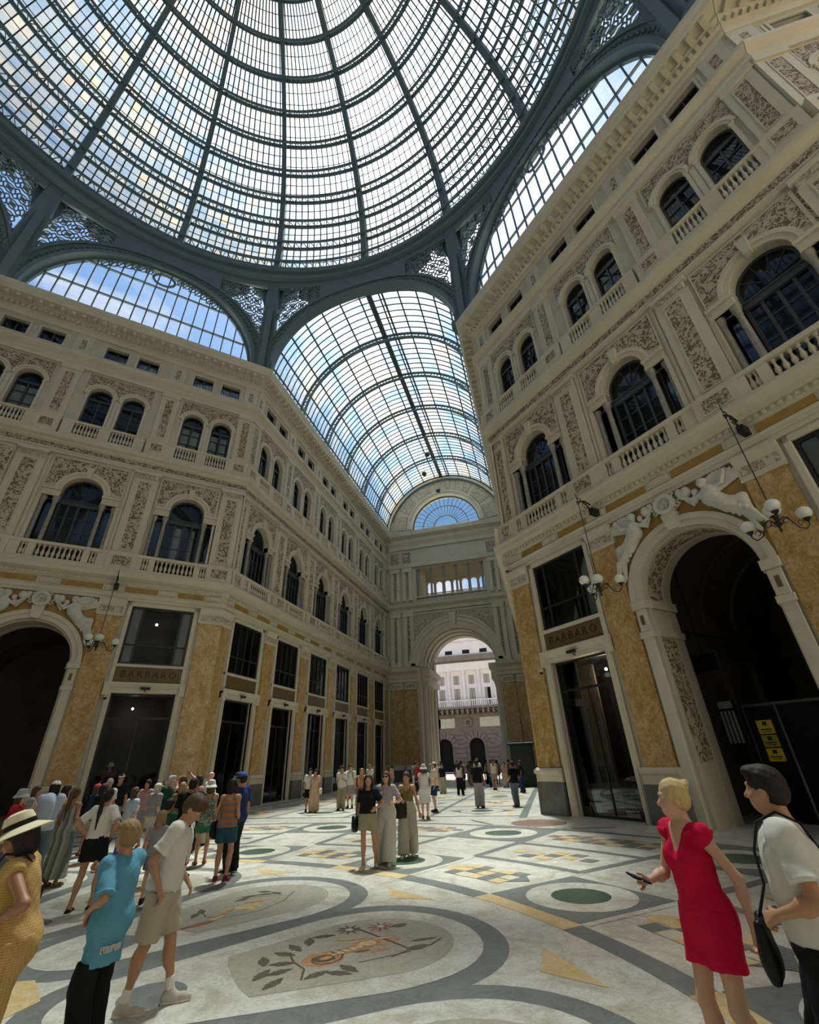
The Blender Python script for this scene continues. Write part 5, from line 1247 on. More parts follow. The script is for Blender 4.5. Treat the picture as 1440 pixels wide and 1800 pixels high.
def zodiac(a, v=0):
    if v == 0:
        blob(a, 6.62, 0.10, 0.24, 0.20, OR_, 5, 0, 16, .05, 3); blob(a, 6.62, 0.10, 0.13, 0.10, M_(9), 6, 0.3, 12, .1, 4); blob(a, 6.64, 0.10, 0.07, 0.05, OR_, 7)
        blob(a, 6.95, 0.02, 0.30, 0.10, OR_, 5, -0.15); blob(a, 7.20, -0.04, 0.17, 0.14, OR_, 6, 0.2); blob(a, 7.42, -0.10, 0.16, 0.06, OR_, 5, 0.4); blob(a, 7.45, 0.06, 0.15, 0.05, OR_, 5, -0.3)
        blob(a, 7.10, -0.28, 0.20, 0.05, OR_, 5, 0.35); blob(a, 7.22, 0.22, 0.18, 0.045, OR_, 5, 0.1); blob(a, 7.05, 0.14, 0.1, 0.03, BN_, 6, 0.2)
        curve(a, [(7.3+0.02*i, -0.62+0.09*i) for i in range(12)], 0.035, BN_); curve(a, [(7.52, 0.37), (7.78, 0.42), (8.0, 0.30)], 0.03, BN_); curve(a, [(7.25, 0.48), (7.55, 0.40)], 0.03, BN_); curve(a, [(6.9, 0.42), (7.5, 0.46)], 0.02, BN_)
        blob(a, 7.62, 0.40, 0.14, 0.07, LF_, 5); blob(a, 7.80, 0.22, 0.16, 0.04, LF_, 5, 0.2); flower(a, 7.58, -0.50, 0.17, RD_); blob(a, 7.80, -0.40, 0.10, 0.07, LF_, 5)
        flower(a, 7.20, -0.62, 0.17, LF_)
        for i in range(9):
            t0 = 0.7*i; q = 0.20-0.017*i; curve(a, [(6.62+q*math.cos(t0)*1.1, 0.10+q*math.sin(t0)), (6.62+(q-0.017)*math.cos(t0+0.7)*1.1, 0.10+(q-0.017)*math.sin(t0+0.7))], 0.022, BN_, 6)
        for (u, v_, ru, rv, an) in ((6.95, 0.03, 0.24, 0.045, -0.15), (7.20, -0.04, 0.10, 0.08, 0.2), (7.42, -0.10, 0.12, 0.025, 0.4), (7.12, -0.28, 0.15, 0.02, 0.35)): blob(a, u, v_, ru, rv, Y_, 7, an)
        for k_ in range(6): curve(a, [(6.75+0.09*k_, -0.06+0.01*k_), (6.79+0.09*k_, 0.10-0.02*k_)], 0.010, BN_, 8)
        for i, (u, v_) in enumerate(((6.0, 0.42), (6.12, 0.18), (6.2, -0.02), (6.30, -0.28), (6.45, -0.40), (6.65, -0.50), (5.95, 0.15), (6.42, 0.46), (6.85, -0.58), (6.62, 0.55), (6.75, 0.50), (6.05, -0.2))):
            leaf(a, u, v_, 0.15, 0.055, LF_, 0.5*i-0.6)
        curve(a, [(6.35, -0.3), (6.32, 0.0), (6.36, 0.25), (6.25, 0.5)], 0.025, BN_)
    else:
        blob(a, 6.75, 0.02, 0.26, 0.10, Y_, 5, 0.1, 14, .3, 7); blob(a, 7.05, -0.04, 0.16, 0.07, OR_, 5, 0.4, 12, .3); blob(a, 6.5, 0.05, 0.2, 0.05, OR_, 5, -0.4); blob(a, 6.8, 0.18, 0.06, 0.14, Y_, 5, 0.2); blob(a, 6.95, 0.14, 0.04, 0.10, Y_, 5)
        blob(a, 5.95, 0.25, 0.28, 0.08, OR_, 5, 0.1); blob(a, 5.95, 0.25, 0.24, 0.045, BN_, 6, 0.1); blob(a, 5.95, 0.25, 0.2, 0.02, OR_, 7, 0.1); blob(a, 6.25, 0.2, 0.14, 0.04, Y_, 5, -0.3)
        for i, (u, v_) in enumerate(((7.0, -0.35), (7.2, -0.42), (7.4, -0.30), (7.5, -0.45), (7.55, -0.2), (6.3, -0.3), (6.15, -0.2))): leaf(a, u, v_, 0.14, 0.05, LF_, 0.4*i)
        curve(a, [(6.3, -0.3), (6.2, 0.0), (6.35, 0.3), (6.8, 0.42), (7.3, 0.30), (7.8, -0.05)], 0.02, BN_); curve(a, [(7.0, -0.5), (7.45, -0.1), (7.55, 0.1)], 0.02, BN_)
def M_(i): return i
zodiac(45, 0); zodiac(22.5, 1); zodiac(0, 1); zodiac(67.5, 0)
# arm paving: grey borders, roundel squares and yellow lozenges
AX0, AX1 = -14.9, -1.3
for x in (AX0, AX1): line((x, 18.6), (x, 48.2), 0.28, G_, 1)
line((AX0+.5, 18.6), (AX0+.5, 48.2), 0.12, Y_, 1); line((AX1-.55, 18.6), (AX1-.55, 48.2), 0.12, Y_, 1)
nrow = 8
for r in range(nrow):
    y0 = 19.2+3.6*r; y1 = y0+3.6
    line((AX0, y0), (AX1, y0), 0.25, G_, 1)
    for c_ in range(4):
        x0 = AX0+3.4*c_; x1 = x0+3.4; cx, cy = (x0+x1)/2, (y0+y1)/2
        if (r+c_) % 2: 
            inlay([(cx-1.3, cy), (cx, cy-1.3), (cx+1.3, cy), (cx, cy+1.3)], G_, 2); circ(cx, cy, 0.85, W_, 3); circ(cx, cy, 0.45, GR_, 4)
        else:
            inlay([(cx-1.35, cy-1.35), (cx+1.35, cy-1.35), (cx+1.35, cy+1.35), (cx-1.35, cy+1.35)], CR_, 1)
            for i in range(-1, 2):
                for j in range(-1, 2): inlay([(cx+0.42*i+p*0.21+0.1*j, cy+0.42*j+q*0.21) for p, q in ((-1,-1),(1,-1),(1,1),(-1,1))], Y_ if (i+j) % 2 else G_, 3)
        if c_: line((x0, y0), (x0, y1), 0.2, G_, 1)
for nm, mb in inl.items(): 
    o = mb.build(nm, FL_M, floor)

# ------------------------------------------------------------------ the street and the palace across it
M_PALE = mat_stone('pale pinkish stucco', (0.84, 0.76, 0.70), (0.77, 0.69, 0.63), 0.8, 0.8)
M_RUST = mat_stone('brown rusticated stone', (0.25, 0.19, 0.145), (0.19, 0.145, 0.11), 1.2, 0.8)
M_SHUT = mat_plain('grey beige shutters', (0.36, 0.32, 0.27), 0.7)
M_ROADM = mat_stone('dark street paving', (0.10, 0.10, 0.098), (0.075, 0.075, 0.073), 2.0, 0.8)
MB().box(-60, 45, 48.2, 120, -0.35, -0.02).build('street', M_ROADM); tag(C.objects['street'], kind='structure')
def palace():
    PY = 76.0; X0, X1 = -34, 14
    root = empty('palace', (0, PY, 0)); tag(root, 'palace across the street: brown rusticated base, white half columns and balcony above', 'building')
    m = MB(); hs = [archpoly(-30.3+4.9*i, 1.15, 0.01, 3.3, 16) for i in range(9)]
    g = [(X0, 0)]
    for h in hs: g += [(h[0][0], 0)]+list(reversed(h[2:]))+[(h[1][0], 0)]
    g += [(X1, 0), (X1, 8.2), (X0, 8.2)]
    m.plate(g, [], 0, 0.8)
    for i in range(8): 
        z = 0.6+0.62*i
        for a, b in zip([X0]+[h[1][0]+0.5 for h in hs], [h[0][0]-0.5 for h in hs]+[X1]): m.bbox(a, b, -0.12, 0.02, z, z+0.54, 0.04)
    for h in hs:
        c = (h[0][0]+h[1][0])/2
        for i in range(9):
            t = math.pi*(i+0.5)/9; t0, t1 = t-0.15, t+0.15
            m.prism([(c+1.2*math.cos(t0), 3.3+1.2*math.sin(t0)), (c+2.1*math.cos(t0), 3.3+2.1*math.sin(t0)), (c+2.1*math.cos(t1), 3.3+2.1*math.sin(t1)), (c+1.2*math.cos(t1), 3.3+1.2*math.sin(t1))], -0.25, 0.0)
    m.build('rusticated_base', M_RUST, root)
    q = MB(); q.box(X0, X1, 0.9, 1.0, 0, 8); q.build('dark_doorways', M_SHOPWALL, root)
    for i, (a, b) in enumerate(((-21.5, -16.0), (-14.6-2, -13.8), (-9.9, -5.3), (-3.5, 1.0))):
        MB().bbox(a, b, -0.22, 0, 5.9, 7.3, 0.05).build('inscription_panel', M_FCREAM, root)
    MB().ring(-11.7, 6.6, 0.35, 0.62, 0, 360, -0.5, 0, 20).build('roundel', M_RUST, root)
    b = MB(); b.box(X0, X1, -1.6, 0, 8.5, 8.8)
    for i in range(60): b.prism([(X0+0.8*i, 8.5), (X0+0.8*i+0.3, 8.5), (X0+0.8*i+0.3, 7.8), (X0+0.8*i, 7.8)][::-1], -1.3, 0)
    b.build('balcony_slab', M_RUST, root)
    r = MB(); r.box(X0, X1, -1.55, -1.35, 9.6, 9.75)
    for i in range(150): r.box(X0+0.32*i, X0+0.32*i+0.13, -1.5, -1.4, 8.8, 9.6)
    r.build('balcony_railing', M_PALE, root)
    MB().plate(rect(X0, X1, 8.2, 19), [rect(-33.9+2.45*i+0.75, -33.9+2.45*i+1.7, 9.0, 11.6) for i in range(19)]+[rect(-33.9+2.45*i+0.75, -33.9+2.45*i+1.7, 12.2, 13.6) for i in range(19)], 0, 0.4).build('upper_wall', M_PALE, root)
    MB().box(X0, X1, 0.4, 0.5, 8.2, 19).build('dark_rooms', M_SHOPWALL, root)
    for i in range(20):
        x = -33.9+2.45*i; c = MB(); c.lathe([(0.36, 0), (0.36, 0.3), (0.28, 0.4), (0.25, 4.9), (0.34, 5.1), (0.38, 5.4)], x, -0.2, 8.9, 12); c.build('half_column', M_PALE, root, True)
    for i in range(19):
        x = -33.9+2.45*i+1.22; s_ = MB()
        for k in (-1, 1):
            if not (10 <= i <= 12 and k == 1): s_.box(x+k*0.24-0.22, x+k*0.24+0.22, 0.02, 0.06, 9.0, 11.6)
            s_.box(x+k*0.24-0.22, x+k*0.24+0.22, 0.02, 0.06, 12.2, 13.6)
        s_.build('shutter', M_SHUT, root)
    e = MB(); e.profile(X0, X1, [(0.02, 14.3), (-0.5, 14.3), (-0.5, 14.8), (-0.7, 15.1), (-0.9, 15.4), (-0.9, 15.6), (0.02, 15.7)]); e.build('cornice', M_PALE, root)
    e = MB(); e.box(X0, X1, -0.6, 0.0, 15.7, 16.7)
    e.build('attic_band', M_RUST, root)
    for i in range(16): MB().box(-32+2.9*i, -30.8+2.9*i, -0.05, 0.02, 17.0, 17.6).build('attic_window', M_SHOPWALL, root)
    MB().prism([(-16, 19), (-4, 19), (-10, 21.5)], -0.2, 0.5).build('pediment', M_PALE, root)
    MB().box(X0, X1, -0.1, 6, 19, 19.3).build('roof', M_PALE, root)
palace()
# street side blocks flanking the view so that the loggia looks onto sky only above the roofs
for nm, a, b in (('left', -75, -36), ('right', 16, 55)):
    o = MB().plate(rect(a, b, 0, 17), [rect(a+2+3*i, a+3.2+3*i, 4+4*j, 6.4+4*j) for i in range(12) for j in range(3)], 0, 0.5).box(a, b, 0.5, 0.6, 0, 17).build('street_building', M_PALE, None, loc=(0, 77, 0))
    tag(o, 'plain pale street building to the %s of the palace' % nm, 'building')

# ------------------------------------------------------------------ people
def fabric(name, c, rough=0.85):
    if name in MATS: return MATS[name]
    m, nt = newmat(name); v = objco(nt); n = noise(nt, v, 60, 2); n2 = noise(nt, v, 7, 3)
    c2 = mix(nt, n2, tuple(x*0.86 for x in c), tuple(min(1, x*1.08) for x in c))
    out(nt, pbsdf(nt, c2, rough, 0.15, normal=bump(nt, n, 0.15, 0.004))); return m
def stripes(name, cols, width, vertical=False):
    m, nt = newmat(name); v = objco(nt); s = N(nt, 'ShaderNodeSeparateXYZ'); L(nt, v, s.inputs[0])
    z = s.outputs[0 if vertical else 2]
    f = math_(nt, 'FRACT', math_(nt, 'DIVIDE', z, width*len(cols)))
    c = ramp(nt, f, [(i/len(cols), q) for i, q in enumerate(cols)], 'CONSTANT'); out(nt, pbsdf(nt, c, 0.85, 0.15)); return m
def check(name, a, b, w):
    m, nt = newmat(name); v = objco(nt); s = N(nt, 'ShaderNodeSeparateXYZ'); L(nt, v, s.inputs[0]); f = []
    for k in (0, 1, 2): f.append(math_(nt, 'GREATER_THAN', math_(nt, 'FRACT', math_(nt, 'DIVIDE', s.outputs[k], w)), 0.5))
    t = math_(nt, 'MULTIPLY', math_(nt, 'ADD', math_(nt, 'MAXIMUM', f[0], f[1]), f[2]), 0.5)
    out(nt, pbsdf(nt, mix(nt, t, a, b), 0.85, 0.15)); return m
def skin(name, c):
    if name in MATS: return MATS[name]
    m, nt = newmat(name); v = objco(nt); n = noise(nt, v, 9, 3)
    cc = mix(nt, n, tuple(x*0.9 for x in c), (min(1, c[0]*1.1), c[1]*1.02, c[2]))
    out(nt, pbsdf(nt, cc, 0.5, 0.35, **{'Subsurface Weight': 0.06, 'Subsurface Radius': (0.02, 0.008, 0.004)})); return m
def hairm(name, c, c2=None):
    if name in MATS: return MATS[name]
    m, nt = newmat(name); v = objco(nt, (1, 1, 0.25)); n = noise(nt, v, 70, 3, 0.6); c2 = c2 or tuple(x*1.9 for x in c)
    out(nt, pbsdf(nt, mix(nt, n, c, c2), 0.62, 0.2, normal=bump(nt, n, 0.5, 0.006))); return m
SK = {'fair': skin('fair skin', (0.56, 0.34, 0.235)), 'tan': skin('tanned skin', (0.42, 0.225, 0.135)), 'deep': skin('deep tanned skin', (0.30, 0.145, 0.082)), 'dark': skin('dark skin', (0.12, 0.06, 0.036))}
HR = {'dark': hairm('dark hair', (0.014, 0.010, 0.008)), 'brown': hairm('brown hair', (0.055, 0.032, 0.018)), 'blond': hairm('blond hair', (0.36, 0.24, 0.10), (0.62, 0.48, 0.24)),
      'lightbrown': hairm('light brown hair', (0.15, 0.095, 0.045), (0.34, 0.24, 0.12)), 'grey': hairm('grey hair', (0.30, 0.29, 0.27))}
M_EYE = mat_plain('eye white', (0.7, 0.68, 0.64), 0.2, 0.5); M_IRIS = mat_plain('dark iris', (0.03, 0.02, 0.015), 0.2, 0.5); M_LIP = mat_plain('lips', (0.36, 0.12, 0.10), 0.45); M_TEETH = mat_plain('teeth', (0.75, 0.72, 0.66), 0.3)
M_SOLE = mat_plain('rubber sole', (0.60, 0.58, 0.53), 0.6)
def V(*a): return np.array(a, float)
def nrm(v): return v/max(np.linalg.norm(v), 1e-9)
def ik(a, c, l1, l2, pole):
    d = c-a; L_ = min(np.linalg.norm(d), (l1+l2)*0.999); u = nrm(d); x = (l1*l1-l2*l2+L_*L_)/(2*L_); h = math.sqrt(max(l1*l1-x*x, 0))
    p = pole-np.dot(pole, u)*u; return a+u*x+nrm(p)*h, a+u*L_
def frame_(up, fwd):
    z = nrm(up); y = nrm(fwd-np.dot(fwd, z)*z); x = np.cross(y, z); return np.array([x, y, z]).T      # columns x(right), y(front), z(up)
def person(label, loc, yaw, h, pose=None, sex='m', sk='tan', hair=('short', 'brown'), top=None, bottom=None, shoes=None, hat=None, vox=0.014, key=None, group=None, face=False, glasses=False, cat='person', name='person', belly=0.0, wrist_extra=None):
    """Figure modelled at 1.75 m, facing +Y, then scaled. yaw: compass direction faced, degrees clockwise from +Y."""
    p = dict(lean=(0, 0), twist=0, head=(0, 0), headlean=(0, 0), hand=None, r=None, l=None, rp=(0.3, -1, -0.2), lp=(-0.3, -1, -0.2), ra=(0.10, 0.0), la=(-0.10, 0.0), rz=0.0, lz=0.0, drop=0.0, shift=0.0, rt=12, lt=-12, width=1.0)
    p.update(pose or {}); wd = p['width']
    ck = key
    if ck and ck in PCACHE:
        parts = PCACHE[ck]
    else:
        f = sex == 'f'; sw = (0.158 if f else 0.180)*wd; hwid = (0.095 if f else 0.088)
        P = V(p['shift'], 0, 0.93-p['drop'])
        lx, ly = R_(p['lean'][0]), R_(p['lean'][1]); U = nrm(V(math.sin(lx), math.sin(ly), math.cos(lx)*math.cos(ly)))
        tw = R_(p['twist']); F = V(-math.sin(tw)*-1, math.cos(tw), 0); T = frame_(U, F); X = T[:, 0]; F = T[:, 1]
        Cn = P+U*0.37; Nk = P+U*0.555; Sh = {1: P+U*0.485+X*sw, -1: P+U*0.485-X*sw}
        hy, hp = R_(p['head'][0]), R_(p['head'][1])     # head yaw (+ = to own right), pitch (+ = up)
        hf = nrm(F*math.cos(hy)+X*math.sin(hy)); hf = nrm(hf*math.cos(hp)+V(0, 0, 1)*math.sin(hp)); hu = nrm(V(0, 0, 1)*0.8+U*0.4-V(0, 0, 1)*0+V(math.sin(R_(p['headlean'][0])), 0, 0)); hu = nrm(hu-np.dot(hu, hf)*hf)
        H = frame_(hu, hf); Hc = Nk+U*0.045+hu*0.085+hf*0.02
        def hp_(x, y, z): return Hc+H@V(x, y, z)
        joints = {}; hs = p.get('hs', 1.0); _hp = hp_
        if hs != 1.0:
            def hp_(x, y, z, _o=Hc+hu*0.085*(hs-1)): return _o+H@V(x*hs, y*hs, z*hs)
        def ES(r): return tuple(q*hs for q in r)
        B = Sdf(); k = 0.05
        # torso
        B.ell(Cn+F*0.0, (sw*0.86, 0.108, 0.185), T, k=0.08); B.ell(P+U*0.19+F*(0.01+belly*0.5), (0.128 if f else 0.140, 0.098+belly, 0.15), T, k=0.08); B.ell(P+U*0.02-F*0.012, (0.168 if f else 0.155, 0.118, 0.125), T, k=0.08)
        if f:
            for s in (-1, 1): B.ell(P+U*0.335+X*s*0.075+F*0.085, (0.062, 0.055, 0.06), T, k=0.05)
        else: 
            for s in (-1, 1): B.ell(P+U*0.37+X*s*0.07+F*0.065, (0.085, 0.045, 0.07), T, k=0.06)
        for s in (-1, 1):
            B.cone(P+U*0.50+X*s*0.05, Sh[s]-X*s*0.01, 0.055, 0.052, 0.06); B.ell(P+U*0.03+X*s*0.07-F*0.045, (0.082, 0.078, 0.09), T, k=0.05)
        B.cone(P+U*0.49-F*0.012, Nk+hu*0.05-hf*0.005, 0.060 if f else 0.068, 0.050 if f else 0.058, 0.04)
        # head
        B.ell(hp_(0, -0.012, 0.045), ES((0.076, 0.094, 0.088)), H, k=0.03); B.ell(hp_(0, 0.022, -0.022), ES((0.062, 0.070, 0.082)), H, k=0.04); B.ell(hp_(0, 0.050, -0.078), ES((0.034, 0.030, 0.026)), H, k=0.04)
        B.cone(hp_(0, 0.080, 0.018), hp_(0, 0.107, -0.022), 0.010, 0.0155, 0.012); B.cone(hp_(0, 0.09, -0.027), hp_(0, 0.10, -0.027), 0.017, 0.012, 0.01)
        if face:
            B.cone(hp_(-0.034, 0.078, 0.038), hp_(0.034, 0.078, 0.038), 0.012, 0.012, 0.02)
            for s in (-1, 1):
                B.ell(hp_(s*0.031, 0.098, 0.020), ES((0.017, 0.016, 0.012)), H, k=0.014, op='s'); B.ell(hp_(s*0.042, 0.055, -0.025), ES((0.026, 0.028, 0.026)), H, k=0.03)
            B.cone(hp_(-0.019, 0.083, -0.052), hp_(0.019, 0.083, -0.052), 0.0075, 0.0075, 0.010); B.cone(hp_(-0.016, 0.080, -0.064), hp_(0.016, 0.080, -0.064), 0.0085, 0.0085, 0.010)
        for s in (-1, 1): B.ell(hp_(s*0.078, -0.006, 0.004), ES((0.011, 0.024, 0.034)), H, k=0.01)
        # legs
        A = {1: V(p['ra'][0]+p['shift']*0, p['ra'][1], 0.085+p['rz']), -1: V(p['la'][0], p['la'][1], 0.085+p['lz'])}; K = {}; Hp = {}
        for s in (-1, 1):
            Hp[s] = P+X*s*hwid-V(0, 0, 0.02); toe = R_(p['rt'] if s > 0 else p['lt']); tdir = V(math.sin(toe), math.cos(toe), 0)
            K[s], A[s] = ik(Hp[s], A[s], 0.425, 0.415, tdir+V(0, 0, 0.1))
            B.cone(Hp[s], K[s], 0.082 if f else 0.079, 0.051, 0.05); B.cone(K[s], A[s], 0.050, 0.032, 0.03); B.ell(K[s]*0.68+A[s]*0.32-tdir*0.022, (0.046, 0.050, 0.10), None, k=0.05)
            lift = 0.0; sl = p['rz'] if s > 0 else p['lz']
            heel = A[s]+V(0, 0, -0.048)-tdir*0.035; ball = A[s]+tdir*0.125+V(0, 0, -0.062-sl*0.75); tp = A[s]+tdir*0.175+V(0, 0, -0.066-sl*0.8)
            B.cone(heel, ball, 0.034, 0.030, 0.03); B.cone(ball, tp, 0.034, 0.020, 0.02); B.cone(A[s], heel*0.4+ball*0.6, 0.034, 0.028, 0.03)
            joints[('foot', s)] = (A[s], heel, ball, tp, tdir)
        # arms and hands
        W = {}
        for s, key_, pk in ((1, 'r', 'rp'), (-1, 'l', 'lp')):
            tgt = p[key_]; tgt = Sh[s]+X*s*0.07-V(0, 0, 0.53)+F*0.04 if tgt is None else P+X*tgt[0]+F*tgt[1]+V(0, 0, tgt[2])
            pol_ = X*p[pk][0]+F*p[pk][1]+V(0, 0, p[pk][2]); El, Wr = ik(Sh[s], tgt, 0.295, 0.255, pol_); W[s] = (El, Wr)
            ar = 0.9 if f else 1.0
            B.cone(Sh[s], El, 0.050*ar, 0.038*ar, 0.04); B.cone(El, Wr, 0.039*ar, 0.025*ar, 0.025); B.ell(El*0.7+Wr*0.3, (0.041*ar,)*3, None, k=0.04); B.ell(Sh[s], (0.062*ar,)*3, None, k=0.04)
            hd = nrm(Wr-El); hv = (p['hand'] or {}).get(s)
            if hv is not None: hd = nrm(X*hv[0]+F*hv[1]+V(0, 0, hv[2]))
            side = nrm(np.cross(hd, F if abs(np.dot(hd, F)) < 0.8 else X)); pn = nrm(np.cross(side, hd))      # side: thumb-little axis
            if np.dot(pn, X)*s > 0: pn = -pn
            fw = nrm(np.cross(pn, hd)); 
            if np.dot(fw, F) < 0: fw = -fw
            kn = Wr+hd*0.085
            for q in (-1, -0.33, 0.33, 1): B.cone(Wr+hd*0.02+fw*q*0.012, kn+fw*q*0.028, 0.015, 0.0135, 0.015)
            fr = max(0.0082, vox*0.62); gr = (p.get('grip') or {}).get(s, 0.35)
            for q, ln in ((-1.05, 0.062), (-0.35, 0.078), (0.35, 0.083), (1.05, 0.074)):
                b0 = kn+fw*q*0.028; d1 = nrm(hd*(1-gr*0.6)+pn*gr); d2 = nrm(hd*(1-gr*1.6)+pn*gr*1.6); b1 = b0+d1*ln*0.5; b2 = b1+d2*ln*0.5
                B.cone(b0, b1, fr*1.1, fr, 0.006); B.cone(b1, b2, fr, fr*0.85, 0.004)
            t0 = Wr+hd*0.03+fw*0.022; t1 = t0+nrm(hd*0.7+fw*0.75+pn*0.3)*0.045; B.cone(t0, t1, 0.014, fr*1.15, 0.01); B.cone(t1, t1+nrm(hd+fw*0.25+pn*0.4)*0.033, fr*1.15, fr, 0.004)
            joints[('hand', s)] = (Wr, kn, hd, pn, fw)
        parts = [('body', B.mesh('person', vox, None), 'skin')]
        vc = max(vox, 0.011) if vox < 0.02 else vox; oz = 0.012 if vox < 0.02 else 0.02
        wave = (0.0035, 38, hash(label) % 7)
        # top
        if top:
            kind = top[0]; S = Sdf(); loose = top[2] if len(top) > 2 else 0.02
            hem = top[3] if len(top) > 3 else -0.05        # hem height relative to pelvis along the torso
            e = oz+loose*0.8
            S.ell(Cn, (sw*0.88+e, 0.110+e, 0.19), T, k=0.08); S.cone(P+U*0.30, P+U*(hem-0.05), sw*0.66+e*0.8, (0.138 if f else 0.140)+e*1.1, 0.08, flat=(F, 0.80))
            S.ell(P+U*0.19+F*(0.01+belly*0.5), ((0.128 if f else 0.140)+e, 0.098+belly+e, 0.15+e*.5), T, k=0.08)
            if hem < 0.12: S.ell(P+U*0.02-F*0.012, ((0.168 if f else 0.155)+e, 0.118+e, 0.125+e*.5), T, k=0.08)
            if hem < 0.06:
                for s in (-1, 1): S.ell(P+U*0.03+X*s*0.07-F*0.045, (0.085+e, 0.08+e, 0.09+e), T, k=0.05)
            if f:
                for s in (-1, 1): S.ell(P+U*0.335+X*s*0.075+F*0.085, (0.062+e*.6, 0.055+e*.6, 0.06+e*.6), T, k=0.06)
            for s in (-1, 1):
                if kind in ('tee', 'shirt', 'cap', 'vneck'):
                    S.ell(Sh[s], ((0.062*(0.9 if f else 1.0))+(e*0.5+0.005 if kind != 'vneck' else 0.009),)*3, None, k=0.02)
                    S.cone(P+U*0.50+X*s*0.04, Sh[s]-X*s*0.015, 0.055+e*.35, 0.052+e*0.45, 0.05)
                    fr_ = {'tee': 0.72, 'shirt': 0.95, 'cap': 0.2, 'vneck': 0.16}[kind]; El, Wr = W[s]; d = nrm(El-Sh[s]); end = Sh[s]+(El-Sh[s])*fr_
                    S.cone(Sh[s], end+d*0.05, 0.060+e*0.45, 0.048+e*0.95, 0.03, clip=[(end, d)])
                    S.cone(end-d*0.012, end+d*0.05, 0.049+e*1.05, 0.049+e*1.05, 0.004, clip=[(end, d), (end-d*0.012, -d)])
                elif kind == 'tank': S.cone(P+U*0.49+X*s*0.085, P+U*0.40+X*s*0.10, 0.045+e*0.6, 0.07+e*0.6, 0.04)
            nk = {'tee': 0.062, 'shirt': 0.062, 'cap': 0.075, 'tank': 0.085, 'vneck': 0.082}[kind]
            S.cone(P+U*0.515+F*0.0, Nk+U*0.12, nk, nk+0.012, 0.006, op='s'); 
            if kind == 'vneck': S.cone(P+U*0.57+F*0.12, P+U*0.33+F*0.16, 0.115, 0.012, 0.01, op='s')
            else: S.ell(P+U*(0.535 if kind != 'tank' else 0.49)+F*0.085, (nk*0.95, 0.08, 0.035 if kind != 'tank' else 0.09), T, k=0.008, op='s')
            if kind == 'tank': 
                S.ell(P+U*0.50-F*0.09, (nk, 0.07, 0.08), T, k=0.008, op='s')
            parts.append(('shirt', S.mesh('shirt', vc, None, clips=[(P+U*hem, -U)], wave=wave), 'top'))
            if kind == 'tee' and face is not None and vox < 0.012:     # collar ribbing
                cm = MB(); r_ = nk+0.004; cm.tube([tuple(P+U*(0.540-0.020*math.cos(t)-0.004)+X*r_*math.sin(t)*1.05+F*(r_*math.cos(t)*1.1)+F*0.012) for t in [2*math.pi*i/22 for i in range(22)]], 0.008, 6, closed=True)
                parts.append(('collar', cm.mesh('collar', None, True), 'collar'))
        if bottom:
            kind = bottom[0]; S = Sdf(); e = oz+(bottom[2] if len(bottom) > 2 else 0.012); waist = bottom[3] if len(bottom) > 3 else 0.10
            if top and len(top) > 3 and top[3] < 0.09: waist = min(waist, top[3]+0.04)
            clips = [(P+U*waist, U)]
            for s in (-1, 1): S.ell(P+U*0.03+X*s*0.07-F*0.045, (0.085+e, 0.08+e, 0.09+e), T, k=0.05)
            S.ell(P+U*0.19+F*(0.01+belly*0.5), ((0.128 if f else 0.140)+e, 0.098+belly*.8+e, 0.15+e*.5), T, k=0.08)
            if kind in ('shorts', 'pants', 'jeans'):
                S.ell(P+U*0.0-F*0.01, ((0.168 if f else 0.158)+e, 0.122+e, 0.14), T, k=0.06); S.cone(P+U*0.10, P+U*0.0, 0.128+e, 0.15+e, 0.05, flat=(F, 0.78))
                for s in (-1, 1):
                    if kind == 'shorts':
                        fr_ = bottom[4] if len(bottom) > 4 else 0.62; d = nrm(K[s]-Hp[s]); end = Hp[s]+(K[s]-Hp[s])*fr_
                        S.cone(Hp[s], end+d*0.08, 0.088+e, 0.080+e*1.3-0.022*fr_, 0.025, clip=[(end, d)])
                        if fr_ > 0.95: S.cone(K[s]-d*0.05, K[s]+nrm(A[s]-K[s])*0.06, 0.07+e, 0.068+e, 0.02, clip=[(K[s]+d*0.03, d)])
                    else:
                        w2 = {'pants': 1.9, 'jeans': 1.0}[kind]; S.cone(Hp[s], K[s], 0.088+e, 0.060+e*w2, 0.04); d = nrm(A[s]-K[s]); end = A[s]-V(0, 0, 0.02)
                        S.cone(K[s], end+d*0.06, 0.060+e*w2, 0.045+e*w2*1.35, 0.03, clip=[(end+V(0, 0, -0.015), d)])
                cr = P-V(0, 0, 0.125); md = (K[1]+K[-1])/2; am = (A[1]+A[-1])/2
                S.cone(cr, md, 0.003, 0.024 if kind == 'shorts' else 0.016, 0.012, op='s')
                if kind != 'shorts': S.cone(md, am-V(0, 0, 0.05), 0.016, 0.034, 0.012, op='s')
            elif kind in ('skirt', 'dress'):
                hem = bottom[4] if len(bottom) > 4 else -0.40; fl_ = bottom[5] if len(bottom) > 5 else 0.05
                S.ell(P-F*0.01, (0.168+e, 0.122+e, 0.14), T, k=0.06)
                S.cone(P+U*0.08, P+V(0, 0, hem-0.08), 0.125+e, 0.165+e+fl_, 0.06, flat=(F, 0.74)); clips.append((P+V(0, 0, hem), V(0, 0, -1)))
                for s in (-1, 1): S.cone(Hp[s], K[s], 0.088+e, 0.066+e, 0.05)
            parts.append((({'shorts': 'shorts', 'pants': 'trousers', 'jeans': 'trousers', 'skirt': 'skirt', 'dress': 'skirt'}[kind]), S.mesh('bottom', vc, None, clips=clips, wave=(wave[0], 30, wave[2]+1)), 'bottom'))
